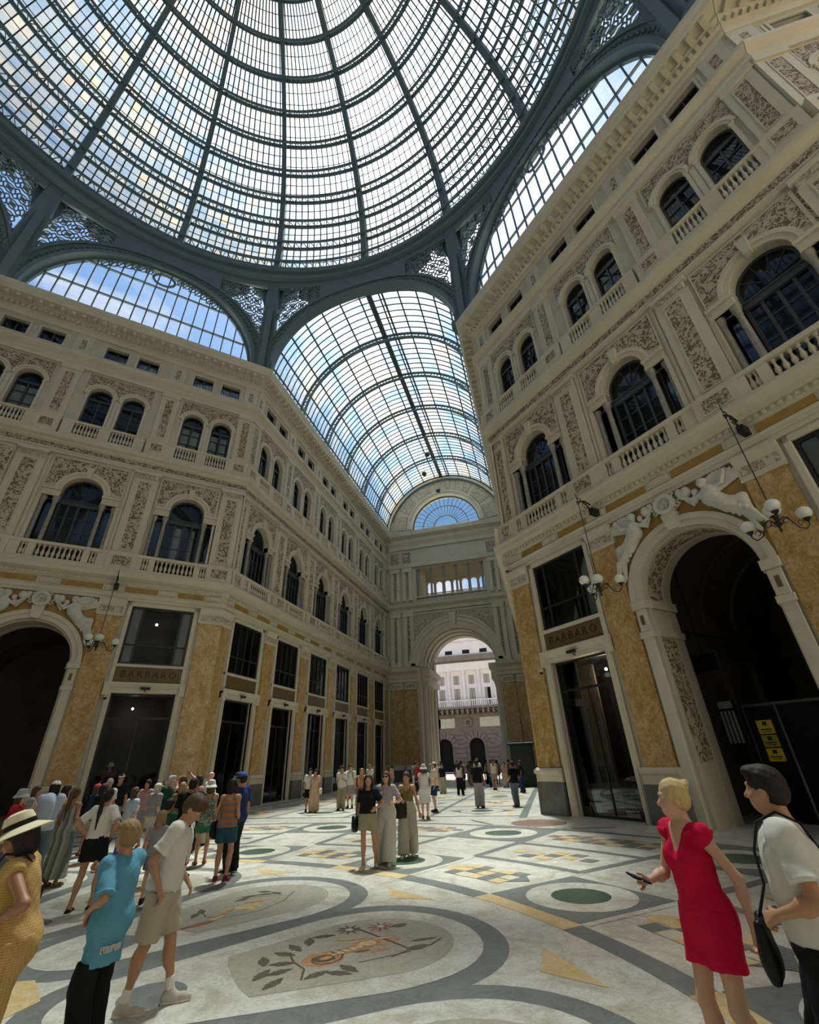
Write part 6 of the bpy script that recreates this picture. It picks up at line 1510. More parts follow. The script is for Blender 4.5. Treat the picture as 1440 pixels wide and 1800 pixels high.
        if shoes:
            high = shoes[0] in ('trainer', 'sock')
            for s in (-1, 1):
                S = Sdf(); A_, heel, ball, tp, td = joints[('foot', s)]; r_ = 0.043
                S.cone(heel, ball, r_, 0.040, 0.03); S.cone(ball, tp, 0.042, 0.032, 0.02)
                if high: S.cone(A_-V(0, 0, 0.0), heel*0.5+ball*0.5, 0.046, 0.040, 0.03, clip=[(A_+V(0, 0, 0.035), V(0, 0, 1))])
                parts.append(('shoe', S.mesh('shoe', min(vc, 0.012) if vox < 0.02 else vc, None, clips=[(V(0, 0, 0.004), V(0, 0, -1))]), 'shoes'))
            if vox < 0.012:
                S2 = Sdf()
                for s in (-1, 1):
                    A_, heel, ball, tp, td = joints[('foot', s)]; S2.cone(heel-V(0, 0, 0.02), ball-V(0, 0, 0.012), 0.046, 0.043, 0.02); S2.cone(ball-V(0, 0, 0.012), tp-V(0, 0, 0.01), 0.044, 0.034, 0.02)
                parts.append(('sole', S2.mesh('sole', 0.010, M_SOLE, clips=[(V(0, 0, 0.0), V(0, 0, -1)), (V(0, 0, 0.028+max(p['rz'], p['lz'])*3), V(0, 0, 1))]), None))
                if shoes[0] == 'sock':
                    S3 = Sdf()
                    for s in (-1, 1): A_ = joints[('foot', s)][0]; d = nrm(K[s]-A_); S3.cone(A_, A_+d*0.16, 0.042, 0.045, 0.01, clip=[(A_+d*0.11, d)])
                    parts.append(('socks', S3.mesh('socks', 0.009, M_TEETH), None))
        st = hair[0] if hair else None
        if st and st != 'bald':
            S = Sdf(); o = 0.012
            S.ell(hp_(0, -0.020, 0.055), ES((0.080+o, 0.094+o, 0.088+o)), H, k=0.02); S.ell(hp_(0, -0.045, 0.0), ES((0.078+o*.8, 0.068+o, 0.075)), H, k=0.03)
            if st == 'short': S.ell(hp_(0, 0.05, 0.115), ES((0.06, 0.05, 0.03)), H, k=0.03)
            if st == 'mop': S.ell(hp_(0, 0.01, 0.085), ES((0.094, 0.105, 0.072)), H, k=0.02); S.ell(hp_(0, 0.075, 0.078), ES((0.062, 0.03, 0.028)), H, k=0.02)
            cut = {'long': 0.0, 'pony': 0.0, 'bun': 0.0}.get(st, 0.0)
            S.ell(hp_(0, 0.125, -0.035), ES((0.075, 0.085, 0.105)), H, k=0.012, op='s')
            if st in ('short', 'mop', 'pony', 'bun'): S.cone(hp_(-0.12, 0.055, -0.055), hp_(0.12, 0.055, -0.055), 0.055, 0.055, 0.01, op='s')
            if st == 'short':
                for s in (-1, 1): S.ell(hp_(s*0.085, 0.0, -0.025), ES((0.03, 0.045, 0.04)), H, k=0.01, op='s')
            if st == 'long':
                back = Nk-F*0.07-V(0, 0, 0.16)
                S.cone(hp_(0, -0.07, 0.02), back, 0.075, 0.075, 0.04, flat=(F, 0.6)); 
                for s in (-1, 1): S.cone(hp_(s*0.072, -0.02, 0.03), P+U*0.42+X*s*0.085+F*0.05, 0.035, 0.038, 0.03)
            if st == 'bob':
                for s in (-1, 1): S.cone(hp_(s*0.07, -0.03, 0.03), hp_(s*0.07, -0.02, -0.09), 0.040, 0.035, 0.03)
                S.cone(hp_(0, -0.07, 0.02), hp_(0, -0.07, -0.09), 0.065, 0.06, 0.03)
            if st == 'pony': 
                S.ell(hp_(0, -0.11, 0.06), ES((0.03, 0.03, 0.03)), H, k=0.02); S.cone(hp_(0, -0.13, 0.05), Nk-F*0.13-V(0, 0, 0.10), 0.034, 0.036, 0.02); S.cone(Nk-F*0.13-V(0, 0, 0.10), Nk-F*0.14-V(0, 0, 0.34), 0.036, 0.012, 0.02)
            if st == 'bun': S.ell(hp_(0, -0.095, 0.095), ES((0.045, 0.042, 0.040)), H, k=0.015); S.ell(hp_(0.01, -0.12, 0.12), ES((0.025, 0.03, 0.025)), H, k=0.02)
            parts.append(('hair', S.mesh('hair', max(vox*0.9, 0.006), None, wave=(0.0022, 90, 1.0)), 'hair'))
        if hat:
            S = MB(); kd = hat[0]; pts = []
            def hm(x, y, z): return tuple(hp_(x, y, z))
            if kd in ('sun', 'bucket', 'panama'):
                br, dz = {'sun': (0.20, -0.035), 'bucket': (0.155, -0.045), 'panama': (0.175, -0.01)}[kd]
                pr = [(br, 0.055+dz), (0.115, 0.068), (0.104, 0.072), (0.100, 0.12), (0.085, 0.165), (0.045, 0.182), (0.001, 0.184)]
                n = 28; k = len(pr); wob = 0.010 if kd == 'sun' else 0.004
                def hv_(r, z, a): return hm(r*math.cos(a)*0.92, r*math.sin(a)*1.05-0.015, z+(wob*math.sin(2*a+1)+wob*0.7*math.sin(3*a))*(r/0.2)**2)
                vs2 = [hv_(r, z, 2*math.pi*i/n) for i in range(n) for r, z in pr]; b2 = [hv_(r-0.002 if j else r, z-0.006, 2*math.pi*i/n) for i in range(n) for j, (r, z) in enumerate(pr)]
                fs = [(i*k+j, ((i+1) % n)*k+j, ((i+1) % n)*k+j+1, i*k+j+1) for i in range(n) for j in range(k-1)]
                S.add(vs2, fs); S.add(b2, [f_[::-1] for f_ in fs]); S.add([vs2[i*k] for i in range(n)]+[b2[i*k] for i in range(n)], [(i, i+n, (i+1) % n+n, (i+1) % n) for i in range(n)])
                parts.append(('hat', S.mesh('hat', None, True), 'hat'))
                if len(hat) > 2:
                    S = MB(); S.add([hv_(r, z, 2*math.pi*i/n) for i in range(n) for r, z in ((0.108, 0.070), (0.107, 0.085), (0.104, 0.108))], [(i*3+j, ((i+1) % n)*3+j, ((i+1) % n)*3+j+1, i*3+j+1) for i in range(n) for j in (0, 1)]); parts.append(('hat_band', S.mesh('hat_band', None, True), 'band'))
            else:
                S = Sdf(); S.ell(hp_(0, -0.015, 0.065), ES((0.094, 0.110, 0.090)), H, k=0.01, clip=[(hp_(0, 0, 0.055), -H[:, 2])]); S.ell(hp_(0, 0.115, 0.062), ES((0.068, 0.075, 0.012)), H, k=0.01)
                parts.append(('cap', S.mesh('cap', max(vox*0.7, 0.007), None), 'hat'))
        extra = {}
        if face:
            for s in (-1, 1):
                e = MB(); e.sphere(tuple(hp_(s*0.031, 0.0760, 0.020)), 0.0116, 12); parts.append(('eye', e.mesh('eye', M_EYE, True), None))
                e = MB(); e.sphere(tuple(hp_(s*0.031, 0.0828, 0.019)), 0.0064, 8); parts.append(('iris', e.mesh('iris', M_IRIS, True), None))
                e = MB(); e.tube([tuple(hp_(s*(0.016+0.008*i), 0.094-0.0016*i*i, 0.040+0.002*math.sin(i*0.8))) for i in range(5)], 0.003, 5); parts.append(('eyebrow', e.mesh('eyebrow', None, True), 'hair'))
            S = Sdf(); S.cone(hp_(-0.021, 0.084, -0.0555), hp_(0, 0.0905, -0.054), 0.003, 0.0058, 0.003); S.cone(hp_(0, 0.0905, -0.054), hp_(0.021, 0.084, -0.0555), 0.0058, 0.003, 0.003); S.cone(hp_(-0.015, 0.085, -0.064), hp_(0.015, 0.085, -0.064), 0.0062, 0.0062, 0.003)
            parts.append(('lips', S.mesh('lips', 0.0028, M_LIP), None))
        if glasses:
            e = MB()
            for s in (-1, 1): e.ring(0, 0, 0, 0.024, 0, 360, 0, 0.003, 12); n0 = len(e.v)-4*13; e.v[n0:] = [tuple(hp_(s*0.033+x, 0.103+y, 0.018+z)) for x, y, z in e.v[n0:]]; e.tube([hp_(s*0.055, 0.10, 0.022), hp_(s*0.08, 0.0, 0.018)], 0.003, 4)
            e.tube([hp_(-0.012, 0.105, 0.022), hp_(0.012, 0.105, 0.022)], 0.003, 4); parts.append(('sunglasses', e.mesh('sunglasses', M_BLACKIRON, True), None))
        parts = (parts, joints)
        if ck: PCACHE[ck] = parts
    plist, joints = parts
    s_ = h/1.75
    body = None
    def mt(role):
        if role == 'skin': return SK[sk]
        if role == 'top': return top[1]
        if role == 'bottom': return bottom[1]
        if role == 'shoes': return shoes[1]
        if role == 'hair': return HR[hair[1]]
        if role == 'hat': return hat[1]
        if role == 'band': return hat[2]
        if role == 'collar': return top[4] if len(top) > 4 else top[1]
    for nm, me, role in plist:
        if nm == 'body':
            body = link(name, me, None, loc, -R_(yaw)); body.scale = (s_,)*3; tag(body, label, cat, group); o = body
        else: o = link(nm, me, body)
        if role:
            if not me.materials: me.materials.append(None)
            o.material_slots[0].link = 'OBJECT'; o.material_slots[0].material = mt(role)
    body_j = {k: v for k, v in joints.items()}
    return body, body_j
PCACHE = {}
def wpt(body, v):
    """local body-space point -> world"""
    a = body.rotation_euler.z; s = body.scale[0]; x, y, z = v[0]*s, v[1]*s, v[2]*s
    return (body.location.x+x*math.cos(a)-y*math.sin(a), body.location.y+x*math.sin(a)+y*math.cos(a), body.location.z+z)

# ------------------------------------------------------------------ who stands where
CR = fabric('hot pink cotton', (0.56, 0.006, 0.05)); F_WHITE = fabric('white cotton', (0.60, 0.58, 0.53)); F_BLACK = fabric('black cotton', (0.010, 0.010, 0.012)); F_BLUE = fabric('light blue jersey', (0.10, 0.285, 0.40))
F_BEIGE = fabric('beige cotton', (0.42, 0.36, 0.27)); F_NAVY = fabric('navy cotton', (0.018, 0.035, 0.11)); F_TEAL = fabric('dark teal cotton', (0.02, 0.075, 0.10)); F_OLIVE = fabric('olive cotton', (0.16, 0.12, 0.045)); F_KHAKI = fabric('khaki cotton', (0.30, 0.27, 0.17))
F_GREY = fabric('grey cotton', (0.26, 0.25, 0.245)); F_PALEGR = fabric('pale grey linen', (0.46, 0.45, 0.41)); F_RED = fabric('dark red cotton', (0.36, 0.02, 0.035)); F_MAROON = fabric('maroon cotton', (0.09, 0.015, 0.02)); F_GREEN = fabric('dark green cotton', (0.02, 0.07, 0.045)); F_BRGREEN = fabric('green cotton', (0.03, 0.13, 0.075))
F_CREAM = fabric('cream cotton', (0.60, 0.53, 0.40)); F_LILAC = fabric('pale blue grey cloth', (0.42, 0.47, 0.56)); F_ROYAL = fabric('royal blue cloth', (0.03, 0.11, 0.36)); F_ROSE = fabric('dusty rose cloth', (0.44, 0.24, 0.22)); F_JEAN = fabric('blue grey denim', (0.12, 0.15, 0.18)); F_TEALG = fabric('teal green cloth', (0.03, 0.17, 0.14))
F_LBLACK = fabric('black leather', (0.012, 0.011, 0.012), 0.4); F_STRAW = fabric('pale straw', (0.66, 0.57, 0.40)); F_HATGR = fabric('grey felt hat', (0.36, 0.38, 0.36))
F_ORSTR = stripes('orange and grey stripes', [(0.42, 0.14, 0.05), (0.16, 0.15, 0.155)], 0.055); F_GINGH = check('yellow and ochre check', (0.50, 0.33, 0.13), (0.36, 0.22, 0.075), 0.016); F_GSTR = stripes('green and grey vertical stripes', [(0.20, 0.20, 0.16), (0.10, 0.12, 0.10), (0.30, 0.29, 0.25)], 0.05, True)
F_PATT = fabric('peach patterned cloth', (0.50, 0.34, 0.22)); F_CAMO = mat_carved('grey green pattern cloth', (0.24, 0.28, 0.22), (0.07, 0.09, 0.07), 30.0)
F_BURG = fabric('burgundy print', (0.12, 0.02, 0.02)); F_SHOE_W = fabric('off white trainers', (0.50, 0.47, 0.38)); F_SHOE_D = fabric('dark shoes', (0.025, 0.022, 0.024)); F_SHOE_R = fabric('dark red trainers', (0.16, 0.015, 0.04)); F_SAND = fabric('brown sandals', (0.16, 0.09, 0.05))

def bag(label, cat, pos, size, mat, yaw=0, strap=None, handles=False, name='bag', rnd=0.4):
    w, d, h = size; S = Sdf(); r_ = min(w, d, h)*rnd*0.5
    for sx in (-1, 1):
        for sz in (-1, 1): S.cone((sx*(w/2-r_), 0, sz*(h/2-r_)), (sx*(w/2-r_), 0, -sz*(h/2-r_)), r_*1.3, r_*1.3, 0.02)
    S.ell((0, 0, 0), (w*0.52, d*0.55, h*0.52), None, k=0.04); S.ell((0, 0, -h*0.22), (w*0.5, d*0.6, h*0.3), None, k=0.04)
    o = link(name, S.mesh(name, max(0.012, min(size)/9), mat), None, pos, -R_(yaw)); tag(o, label, cat)
    if handles:
        m = MB(); m.tube([(-w*0.25, 0, h*0.42), (-w*0.2, 0, h*0.42+0.16), (0, 0, h*0.42+0.22), (w*0.2, 0, h*0.42+0.16), (w*0.25, 0, h*0.42)], 0.009, 6); m.build('handle', mat, o)
    if strap:
        inv = Matrix.Rotation(R_(yaw), 3, 'Z'); pts = [tuple(inv @ (Vector(q)-Vector(pos))) for q in strap]
        m = MB(); m.tube(pts, 0.008, 6); m.build('strap', mat, o, True)
    return o
def backpack(body, label, mat, big=1.0):
    a = body.rotation_euler.z; s = body.scale[0]
    S = Sdf(); S.ell((0, -0.20*big, 1.22), (0.155*big, 0.10*big, 0.22*big), None, k=0.04); S.ell((0, -0.24*big, 1.10), (0.13*big, 0.08*big, 0.12*big), None, k=0.04)
    S.cone((0, -0.15, 1.40), (0, -0.15, 1.05), 0.11*big, 0.13*big, 0.05)
    o = link('backpack', S.mesh('backpack', 0.02, mat), None, body.location, a); o.scale = (s,)*3; tag(o, label, 'backpack')
    m = MB()
    for q in (-1, 1): m.tube([(q*0.09, -0.15, 1.40), (q*0.11, -0.05, 1.50), (q*0.115, 0.06, 1.46), (q*0.12, 0.135, 1.32), (q*0.135, 0.10, 1.14), (q*0.12, -0.10, 1.05)], 0.016, 6)
    m.build('strap', F_BLACK, o, True); return o

# --- the five nearest
b, j = person('woman in a bright pink dress with blonde bun, holding a phone', (0.82, 4.28, 0), 238, 1.65, dict(r=(0.13, 0.32, 0.20), rp=(0.6, -1, -0.6), l=(-0.27, -0.10, -0.02), lp=(-0.4, -1, 0), ra=(0.06, 0.10), la=(-0.08, -0.12), lz=0.03, head=(26, 2), hand={1: (-0.1, 0.9, 0.25)}, grip={1: 0.55, -1: 0.7}, width=0.97), 'f', 'fair', ('bun', 'blond'), ('vneck', CR, 0.004, 0.02), ('dress', CR, 0.006, 0.16, -0.25, 0.0), ('flat', F_SAND), vox=0.0062, face=True)
Wr, kn, hd, pn, fw = j[('hand', 1)]; c = Vector(wpt(b, kn+pn*0.03+hd*0.03))
ph = MB().bbox(-0.036, 0.036, -0.005, 0.005, -0.075, 0.075, 0.003).build('phone', F_BLACK, None, loc=c); ph.rotation_euler = (R_(70), R_(12), R_(-60)); tag(ph, 'dark phone held by the woman in the pink dress', 'phone'); MB().box(-0.033, 0.033, -0.0058, -0.005, -0.07, 0.07).build('screen', M_WINGLASS, ph)
m = MB()
for q in (-1, 1):
    for i in range(6): m.tube([(q*(0.095+0.012*math.sin(i*2)), -0.085+0.034*i, 1.452-0.012*abs(i-2.5)), (q*(0.165+0.01*math.cos(i*3)), -0.085+0.034*i, 1.462-0.014*abs(i-2.5))], 0.017, 7)
m.build('ruffles', CR, b, True)
b, j = person('man in a white t-shirt and black trousers seen from behind, right edge', (1.25, 3.72, 0), 290, 1.735, dict(l=(-0.17, 0.15, 0.12), lp=(-0.9, -1.2, 0.2), r=(0.22, 0.05, 0.0), head=(14, 2), ra=(0.12, 0.05), la=(-0.12, -0.05), grip={-1: 0.8}, width=1.06), 'm', 'tan', ('short', 'dark'), ('tee', F_WHITE, 0.030, -0.04), ('pants', F_BLACK, 0.02), ('trainer', F_SHOE_D), vox=0.0065, face=True)
def W_(bd, x, y, z): return wpt(bd, (x, y, z))
bag('black shoulder bag on the hip of the man in the white t-shirt', 'bag', W_(b, 0.02, 0.27, 0.86), (0.24, 0.08, 0.26), F_LBLACK, 290, strap=[W_(b, 0.02, 0.27, 0.98), W_(b, 0.00, 0.185, 1.15), W_(b, -0.06, 0.175, 1.32), W_(b, -0.12, 0.11, 1.47), W_(b, -0.13, 0.0, 1.525), W_(b, -0.11, -0.10, 1.47), W_(b, 0.02, -0.175, 1.25), W_(b, 0.16, -0.13, 1.0), W_(b, 0.20, 0.08, 0.88)])
b, j = person('boy in a light blue football shirt seen from behind, hand on hip', (-3.76, 4.02, 0), 272, 1.425, dict(hs=1.14, l=(-0.21, 0.07, 0.14), lp=(-0.6, -1.5, 0.2), r=(0.06, 0.34, 0.40), rp=(0.8, -0.3, -1), ra=(0.12, 0.05), la=(-0.12, -0.05), head=(10, -3), hand={-1: (0.35, 0.55, -0.9)}, grip={-1: 0.15, 1: 0.7}), 'm', 'tan', ('mop', 'lightbrown'), ('shirt', F_BLUE, 0.045, -0.30), ('pants', F_BLACK, 0.012), ('trainer', F_SHOE_W), vox=0.0065, face=True)

m = MB(); 
for i in range(6):     # pale broken print on the lower back of the shirt
    for dx, z0, z1 in ((0.0, 0.735, 0.785), (0.5, 0.735 if i % 3 else 0.755, 0.785)):
        t = R_(42+9.5*(i+dx*1.1)); c_, s_ = -0.200*math.cos(t), -0.178*math.sin(t); m.tube([(c_, s_, z0), (c_, s_, z1)], 0.006, 4)
    t = R_(42+9.5*i); t2 = R_(42+9.5*(i+0.55)); zz = 0.782 if i % 2 else 0.738; m.tube([(-0.200*math.cos(t), -0.178*math.sin(t), zz), (-0.200*math.cos(t2), -0.178*math.sin(t2), zz)], 0.006, 4)
m.build('shirt_print', F_WHITE, b)
b, j = person('boy in white t-shirt and beige shorts walking with head bowed', (-3.83, 4.69, 0), 66, 1.63, dict(hs=1.05, ra=(0.08, -0.16), la=(-0.10, 0.20), rt=4, lt=-8, lean=(0, 8), head=(6, -34), r=(0.25, 0.02, 0.02), l=(-0.22, 0.16, 0.02), grip={1: 0.6}), 'm', 'tan', ('mop', 'brown'), ('tee', F_WHITE, 0.030, -0.06, F_BLACK), ('shorts', F_BEIGE, 0.030, 0.1, 0.92), ('sock', F_SHOE_W), vox=0.0065, face=True)
m = MB()
for (x0, x1, z0, z1) in ((-0.07, 0.06, 1.22, 1.235), (-0.07, 0.06, 1.09, 1.105), (-0.07, -0.05, 1.15, 1.23), (0.04, 0.06, 1.10, 1.17), (-0.07, 0.06, 1.155, 1.17), (0.04, 0.06, 1.16, 1.22)): m.box(x0, x1, 0.165, 0.185, z0, z1)
m.build('shirt_print', F_RED, b)
b, j = person('woman in a yellow checked jumpsuit and wide straw hat, left edge', (-3.66, 3.12, 0), 236, 1.60, dict(lean=(0, 12), l=(-0.19, 0.12, 0.20), lp=(-0.9, -1.6, 0.5), r=(0.12, 0.25, 0.12), head=(0, -12), ra=(0.1, 0.1), la=(-0.1, -0.1), hand={-1: (0.5, 0.8, -0.2)}, grip={-1: 0.5}), 'f', 'deep', ('bob', 'dark'), ('vneck', F_GINGH, 0.010, 0.02), ('pants', F_GINGH, 0.010, 0.2), ('flat', F_SAND), hat=('sun', F_STRAW, F_LBLACK), vox=0.0065, face=True)
Wr, kn, hd, pn, fw = j[('hand', -1)]; c = Vector(wpt(b, kn+hd*0.05+pn*0.02)); p_ = MB().box(-0.09, 0.09, -0.004, 0.004, -0.05, 0.05).build('folded_paper', M_TEETH, None, loc=c); p_.rotation_euler = (R_(60), 0, R_(50)); tag(p_, 'folded white paper in the hand of the woman in the straw hat', 'paper')
bag('brown strap bag worn across the back of the woman in the straw hat', 'bag', W_(b, 0.20, 0.12, 0.95), (0.2, 0.08, 0.18), F_LBLACK, 228, strap=[W_(b, 0.2, 0.12, 1.03), W_(b, 0.10, 0.29, 1.2), W_(b, -0.02, 0.30, 1.36), W_(b, -0.09, 0.20, 1.50), W_(b, -0.10, 0.06, 1.49), W_(b, 0.05, -0.08, 1.28), W_(b, 0.19, -0.02, 1.05)])

# --- the three young women walking towards the camera
b, j = person('young woman in black t-shirt and beige shorts, left of the walking trio', (-3.89, 10.51, 0), 168, 1.60, dict(ra=(0.06, 0.22), la=(-0.16, -0.18), lz=0.02, l=(-0.20, 0.16, 0.16), lp=(-1, -1, -0.3), r=(0.24, -0.02, -0.05), head=(-10, 12)), 'f', 'tan', ('long', 'dark'), ('tee', F_BLACK, 0.020, 0.06), ('shorts', F_KHAKI, 0.022, 0.16, 0.55), ('flat', F_SHOE_W), vox=0.012, face=True)
bag('black bag hanging by the hip of the young woman in beige shorts', 'bag', W_(b, 0.30, -0.02, 0.80), (0.11, 0.22, 0.26), F_LBLACK, 168, strap=[W_(b, 0.28, 0, 0.9), W_(b, 0.24, 0.0, 1.2), W_(b, 0.17, 0.0, 1.47)])
b, j = person('young woman in sunglasses, lilac grey top and wide pale trousers, middle of trio', (-3.62, 10.90, 0), 170, 1.64, dict(ra=(0.10, -0.12), la=(-0.08, 0.2), r=(0.16, 0.20, 0.22), rp=(0.8, -1, -0.3), l=(-0.20, 0.18, 0.20), lp=(-1, -1, -0.3), head=(6, 10)), 'f', 'fair', ('long', 'brown'), ('tee', fabric('lilac grey cloth', (0.36, 0.31, 0.31)), 0.010, 0.13), ('pants', F_PALEGR, 0.032, 0.2), ('flat', F_SHOE_W), vox=0.012, face=True, glasses=True)
m = MB(); m.tube([(0.13, -0.02, 1.50), (0.19, 0.08, 1.35), (0.25, 0.12, 1.1), (0.27, 0.10, 0.92)], 0.02, 6); o = m.build('tote_bag_strap', F_WHITE, b)
bag('white rope-handled tote of the young woman in sunglasses', 'bag', W_(b, 0.24, 0.10, 0.84), (0.08, 0.18, 0.22), F_WHITE, 170)
b, j = person('young woman in olive top and wide beige trousers, right of the walking trio', (-3.38, 11.70, 0), 172, 1.60, dict(ra=(0.08, 0.22), la=(-0.09, -0.16), lz=0.05, r=(0.12, 0.20, 0.20), rp=(0.8, -1, -0.3), l=(-0.32, 0.08, -0.06), lp=(-1, -0.6, 0), head=(10, 2)), 'f', 'tan', ('bun', 'brown'), ('tank', F_OLIVE, 0.004, 0.14), ('pants', fabric('grey beige linen', (0.34, 0.32, 0.24)), 0.026, 0.2), ('flat', F_SHOE_W), vox=0.012, face=True)
bag('dark navy handbag held in front of the young woman in the olive top', 'bag', W_(b, 0.16, 0.20, 0.95), (0.30, 0.12, 0.30), F_LBLACK, 150, handles=True)

# --- group on the left
def g(label, x, y, yaw, h, **k):
    k.setdefault('vox', 0.0145); return person(label, (x, y, 0), yaw, h, **k)
b, _ = g('person with white cap over dark hair and a pale grey backpack, far left', -10.66, 8.98, 330, 1.70, pose=dict(r=(0.12, 0.24, 0.42), l=(-0.12, 0.24, 0.42)), sk='tan', hair=('bob', 'dark'), top=('tee', F_LILAC, 0.04, -0.10), bottom=('jeans', F_JEAN), shoes=('trainer', F_SHOE_D), hat=('cap', F_WHITE))
backpack(b, 'pale blue grey backpack worn at the far left of the group', F_LILAC, 1.25)
g('person in a dark red top and grey sun hat, left edge of the group', -10.67, 8.29, 55, 1.56, pose=dict(r=(0.08, 0.26, 0.44), l=(-0.08, 0.28, 0.42)), sex='f', sk='fair', hair=('bob', 'brown'), top=('shirt', F_RED, 0.03, -0.10), bottom=('pants', F_JEAN, 0.02), shoes=('flat', F_SHOE_D), hat=('bucket', F_HATGR))
g('woman in white t-shirt with long black ponytail and black skirt, back turned', -7.26, 7.12, 345, 1.60, pose=dict(r=(0.20, 0.04, 0.10), rp=(1, -0.6, 0.1), l=(-0.22, 0.02, 0.12), lp=(-1, -0.5, 0.1), ra=(0.10, 0.10), la=(-0.14, -0.08), head=(6, 6)), sex='f', sk='tan', hair=('pony', 'dark'), top=('tee', F_WHITE, 0.02, 0.08), bottom=('skirt', F_BLACK, 0.012, 0.16, -0.24, 0.05), shoes=('flat', F_SHOE_D), vox=0.011)
g('woman in a long green grey striped dress, back turned', -9.42, 8.42, 350, 1.58, pose=dict(r=(0.24, 0.14, 0.2)), sex='f', sk='deep', hair=('pony', 'brown'), top=('tank', F_GSTR, 0.01, 0.0), bottom=('skirt', F_GSTR, 0.02, 0.18, -0.78, 0.10), shoes=('flat', F_SAND))
g('man in a white cap and black t-shirt facing the camera by the dark doorway', -13.36, 13.44, 150, 1.76, sk='tan', hair=('short', 'dark'), top=('tee', F_BLACK, 0.035, -0.08), bottom=('shorts', F_GREY, 0.03), shoes=('trainer', F_SHOE_D), hat=('cap', F_WHITE), pose=dict(width=1.08))
g('woman in a red cap and striped top within the left group', -11.95, 11.3, 20, 1.56, sex='f', sk='tan', hair=('bob', 'brown'), top=('tee', F_NAVY, 0.02, -0.02), bottom=('shorts', F_BEIGE, 0.02), shoes=('flat', F_SAND), hat=('cap', fabric('coral red cap', (0.5, 0.05, 0.06))))
g('dark-haired woman in maroon top and grey shorts within the left group', -11.18, 9.73, 35, 1.60, sex='f', sk='tan', hair=('long', 'dark'), top=('tank', F_MAROON, 0.012, -0.02), bottom=('shorts', F_GREY, 0.02), shoes=('flat', F_SAND), pose=dict(r=(0.1, 0.24, 0.4)))
g('woman in a blue and white top and long blue skirt within the left group', -9.58, 10.14, 15, 1.50, sex='f', sk='fair', hair=('bob', 'brown'), top=('tee', F_LILAC, 0.02, 0.05), bottom=('skirt', F_ROYAL, 0.02, 0.2, -0.7, 0.06), shoes=('flat', F_SAND))
g('person in a cream cap and grey vest behind the blue and white top', -10.4, 11.76, 10, 1.52, sk='fair', hair=('short', 'grey'), top=('tee', F_GREY, 0.03, -0.05), bottom=('shorts', F_BEIGE, 0.03), shoes=('trainer', F_SHOE_D), hat=('cap', F_CREAM))
g('balding man in a dark green t-shirt beside the yellow marble pier', -10.33, 12.16, 100, 1.68, sk='fair', hair=('short', 'grey'), top=('tee', F_GREEN, 0.03, -0.08), bottom=('jeans', F_JEAN), shoes=('trainer', F_SHOE_D), pose=dict(head=(-20, 5)))
g('child with long light brown hair in a grey top, beside the boy in white', -6.56, 7.65, 340, 1.20, sex='f', sk='fair', hair=('long', 'lightbrown'), top=('tee', F_GREY, 0.02, -0.05), bottom=('shorts', F_JEAN, 0.02), shoes=('trainer', F_SHOE_D), pose=dict(ra=(0.12, -0.30), rz=0.14, hs=1.2))
g('dark-haired child in a dark green top behind the boy in white', -7.45, 8.83, 350, 1.30, sk='tan', hair=('mop', 'dark'), top=('tee', F_GREEN, 0.02, -0.05), bottom=('shorts', F_BLACK, 0.02), shoes=('trainer', F_SHOE_D), pose=dict(hs=1.18))
g('tall man in a long black t-shirt and dark trainers, centre of left group', -7.33, 9.29, 345, 1.66, sk='deep', hair=('short', 'dark'), top=('tee', F_BLACK, 0.045, -0.30), bottom=('shorts', F_BLACK, 0.03, 0.1, 0.8), shoes=('trainer', F_SHOE_D), pose=dict(r=(0.12, 0.28, 0.42), width=1.08), vox=0.012)
g('woman raising both arms to take a photo, behind the left group', -9.64, 11.8, 350, 1.68, sex='f', sk='tan', hair=('long', 'brown'), top=('tank', F_BLACK, 0.01, 0.0), bottom=('shorts', F_BEIGE, 0.02), shoes=('flat', F_SAND), pose=dict(r=(0.06, 0.20, 0.86), l=(-0.06, 0.20, 0.86), rp=(1, -0.2, -0.4), lp=(-1, -0.2, -0.4)))
g('bald elderly man in a white shirt at the back of the left group', -9.73, 13.05, 210, 1.74, sk='fair', hair=('bald', 'grey'), top=('shirt', F_WHITE, 0.03, -0.06), bottom=('pants', F_BEIGE, 0.02), shoes=('trainer', F_SHOE_D))
g('curly dark-haired woman in a rose top beside the bald man', -9.17, 11.82, 200, 1.68, sex='f', sk='tan', hair=('bob', 'dark'), top=('tee', F_ROSE, 0.02, -0.03), bottom=('pants', F_BLACK, 0.02), shoes=('flat', F_SAND))
g('woman in a white bucket hat, patterned top and green shorts', -7.83, 10.56, 320, 1.56, sex='f', sk='tan', hair=('bob', 'brown'), top=('tank', F_CAMO, 0.03, -0.12), bottom=('shorts', F_BRGREEN, 0.025, 0.1, 0.6), shoes=('flat', F_SAND), hat=('bucket', F_WHITE), pose=dict(l=(-0.24, 0.10, 0.34), lp=(-1, 0, -0.4), r=(0.1, 0.2, 0.3)), vox=0.012)
b, _ = g('woman in an orange and grey striped top and dark teal shorts', -6.24, 9.08, 345, 1.63, sex='f', sk='tan', hair=('bob', 'dark'), top=('tank', F_ORSTR, 0.014, -0.06), bottom=('shorts', F_TEAL, 0.022, 0.1, 0.62), shoes=('trainer', F_SHOE_R), pose=dict(l=(-0.22, 0.10, 0.05), r=(0.16, 0.16, 0.14)), vox=0.0105)
bag('black shoulder bag of the woman in the orange striped top', 'bag', W_(b, -0.26, 0.0, 0.86), (0.12, 0.24, 0.26), F_LBLACK, 345, strap=[W_(b, -0.25, 0, 0.97), W_(b, -0.22, 0.02, 1.2), W_(b, -0.14, 0.0, 1.5)])
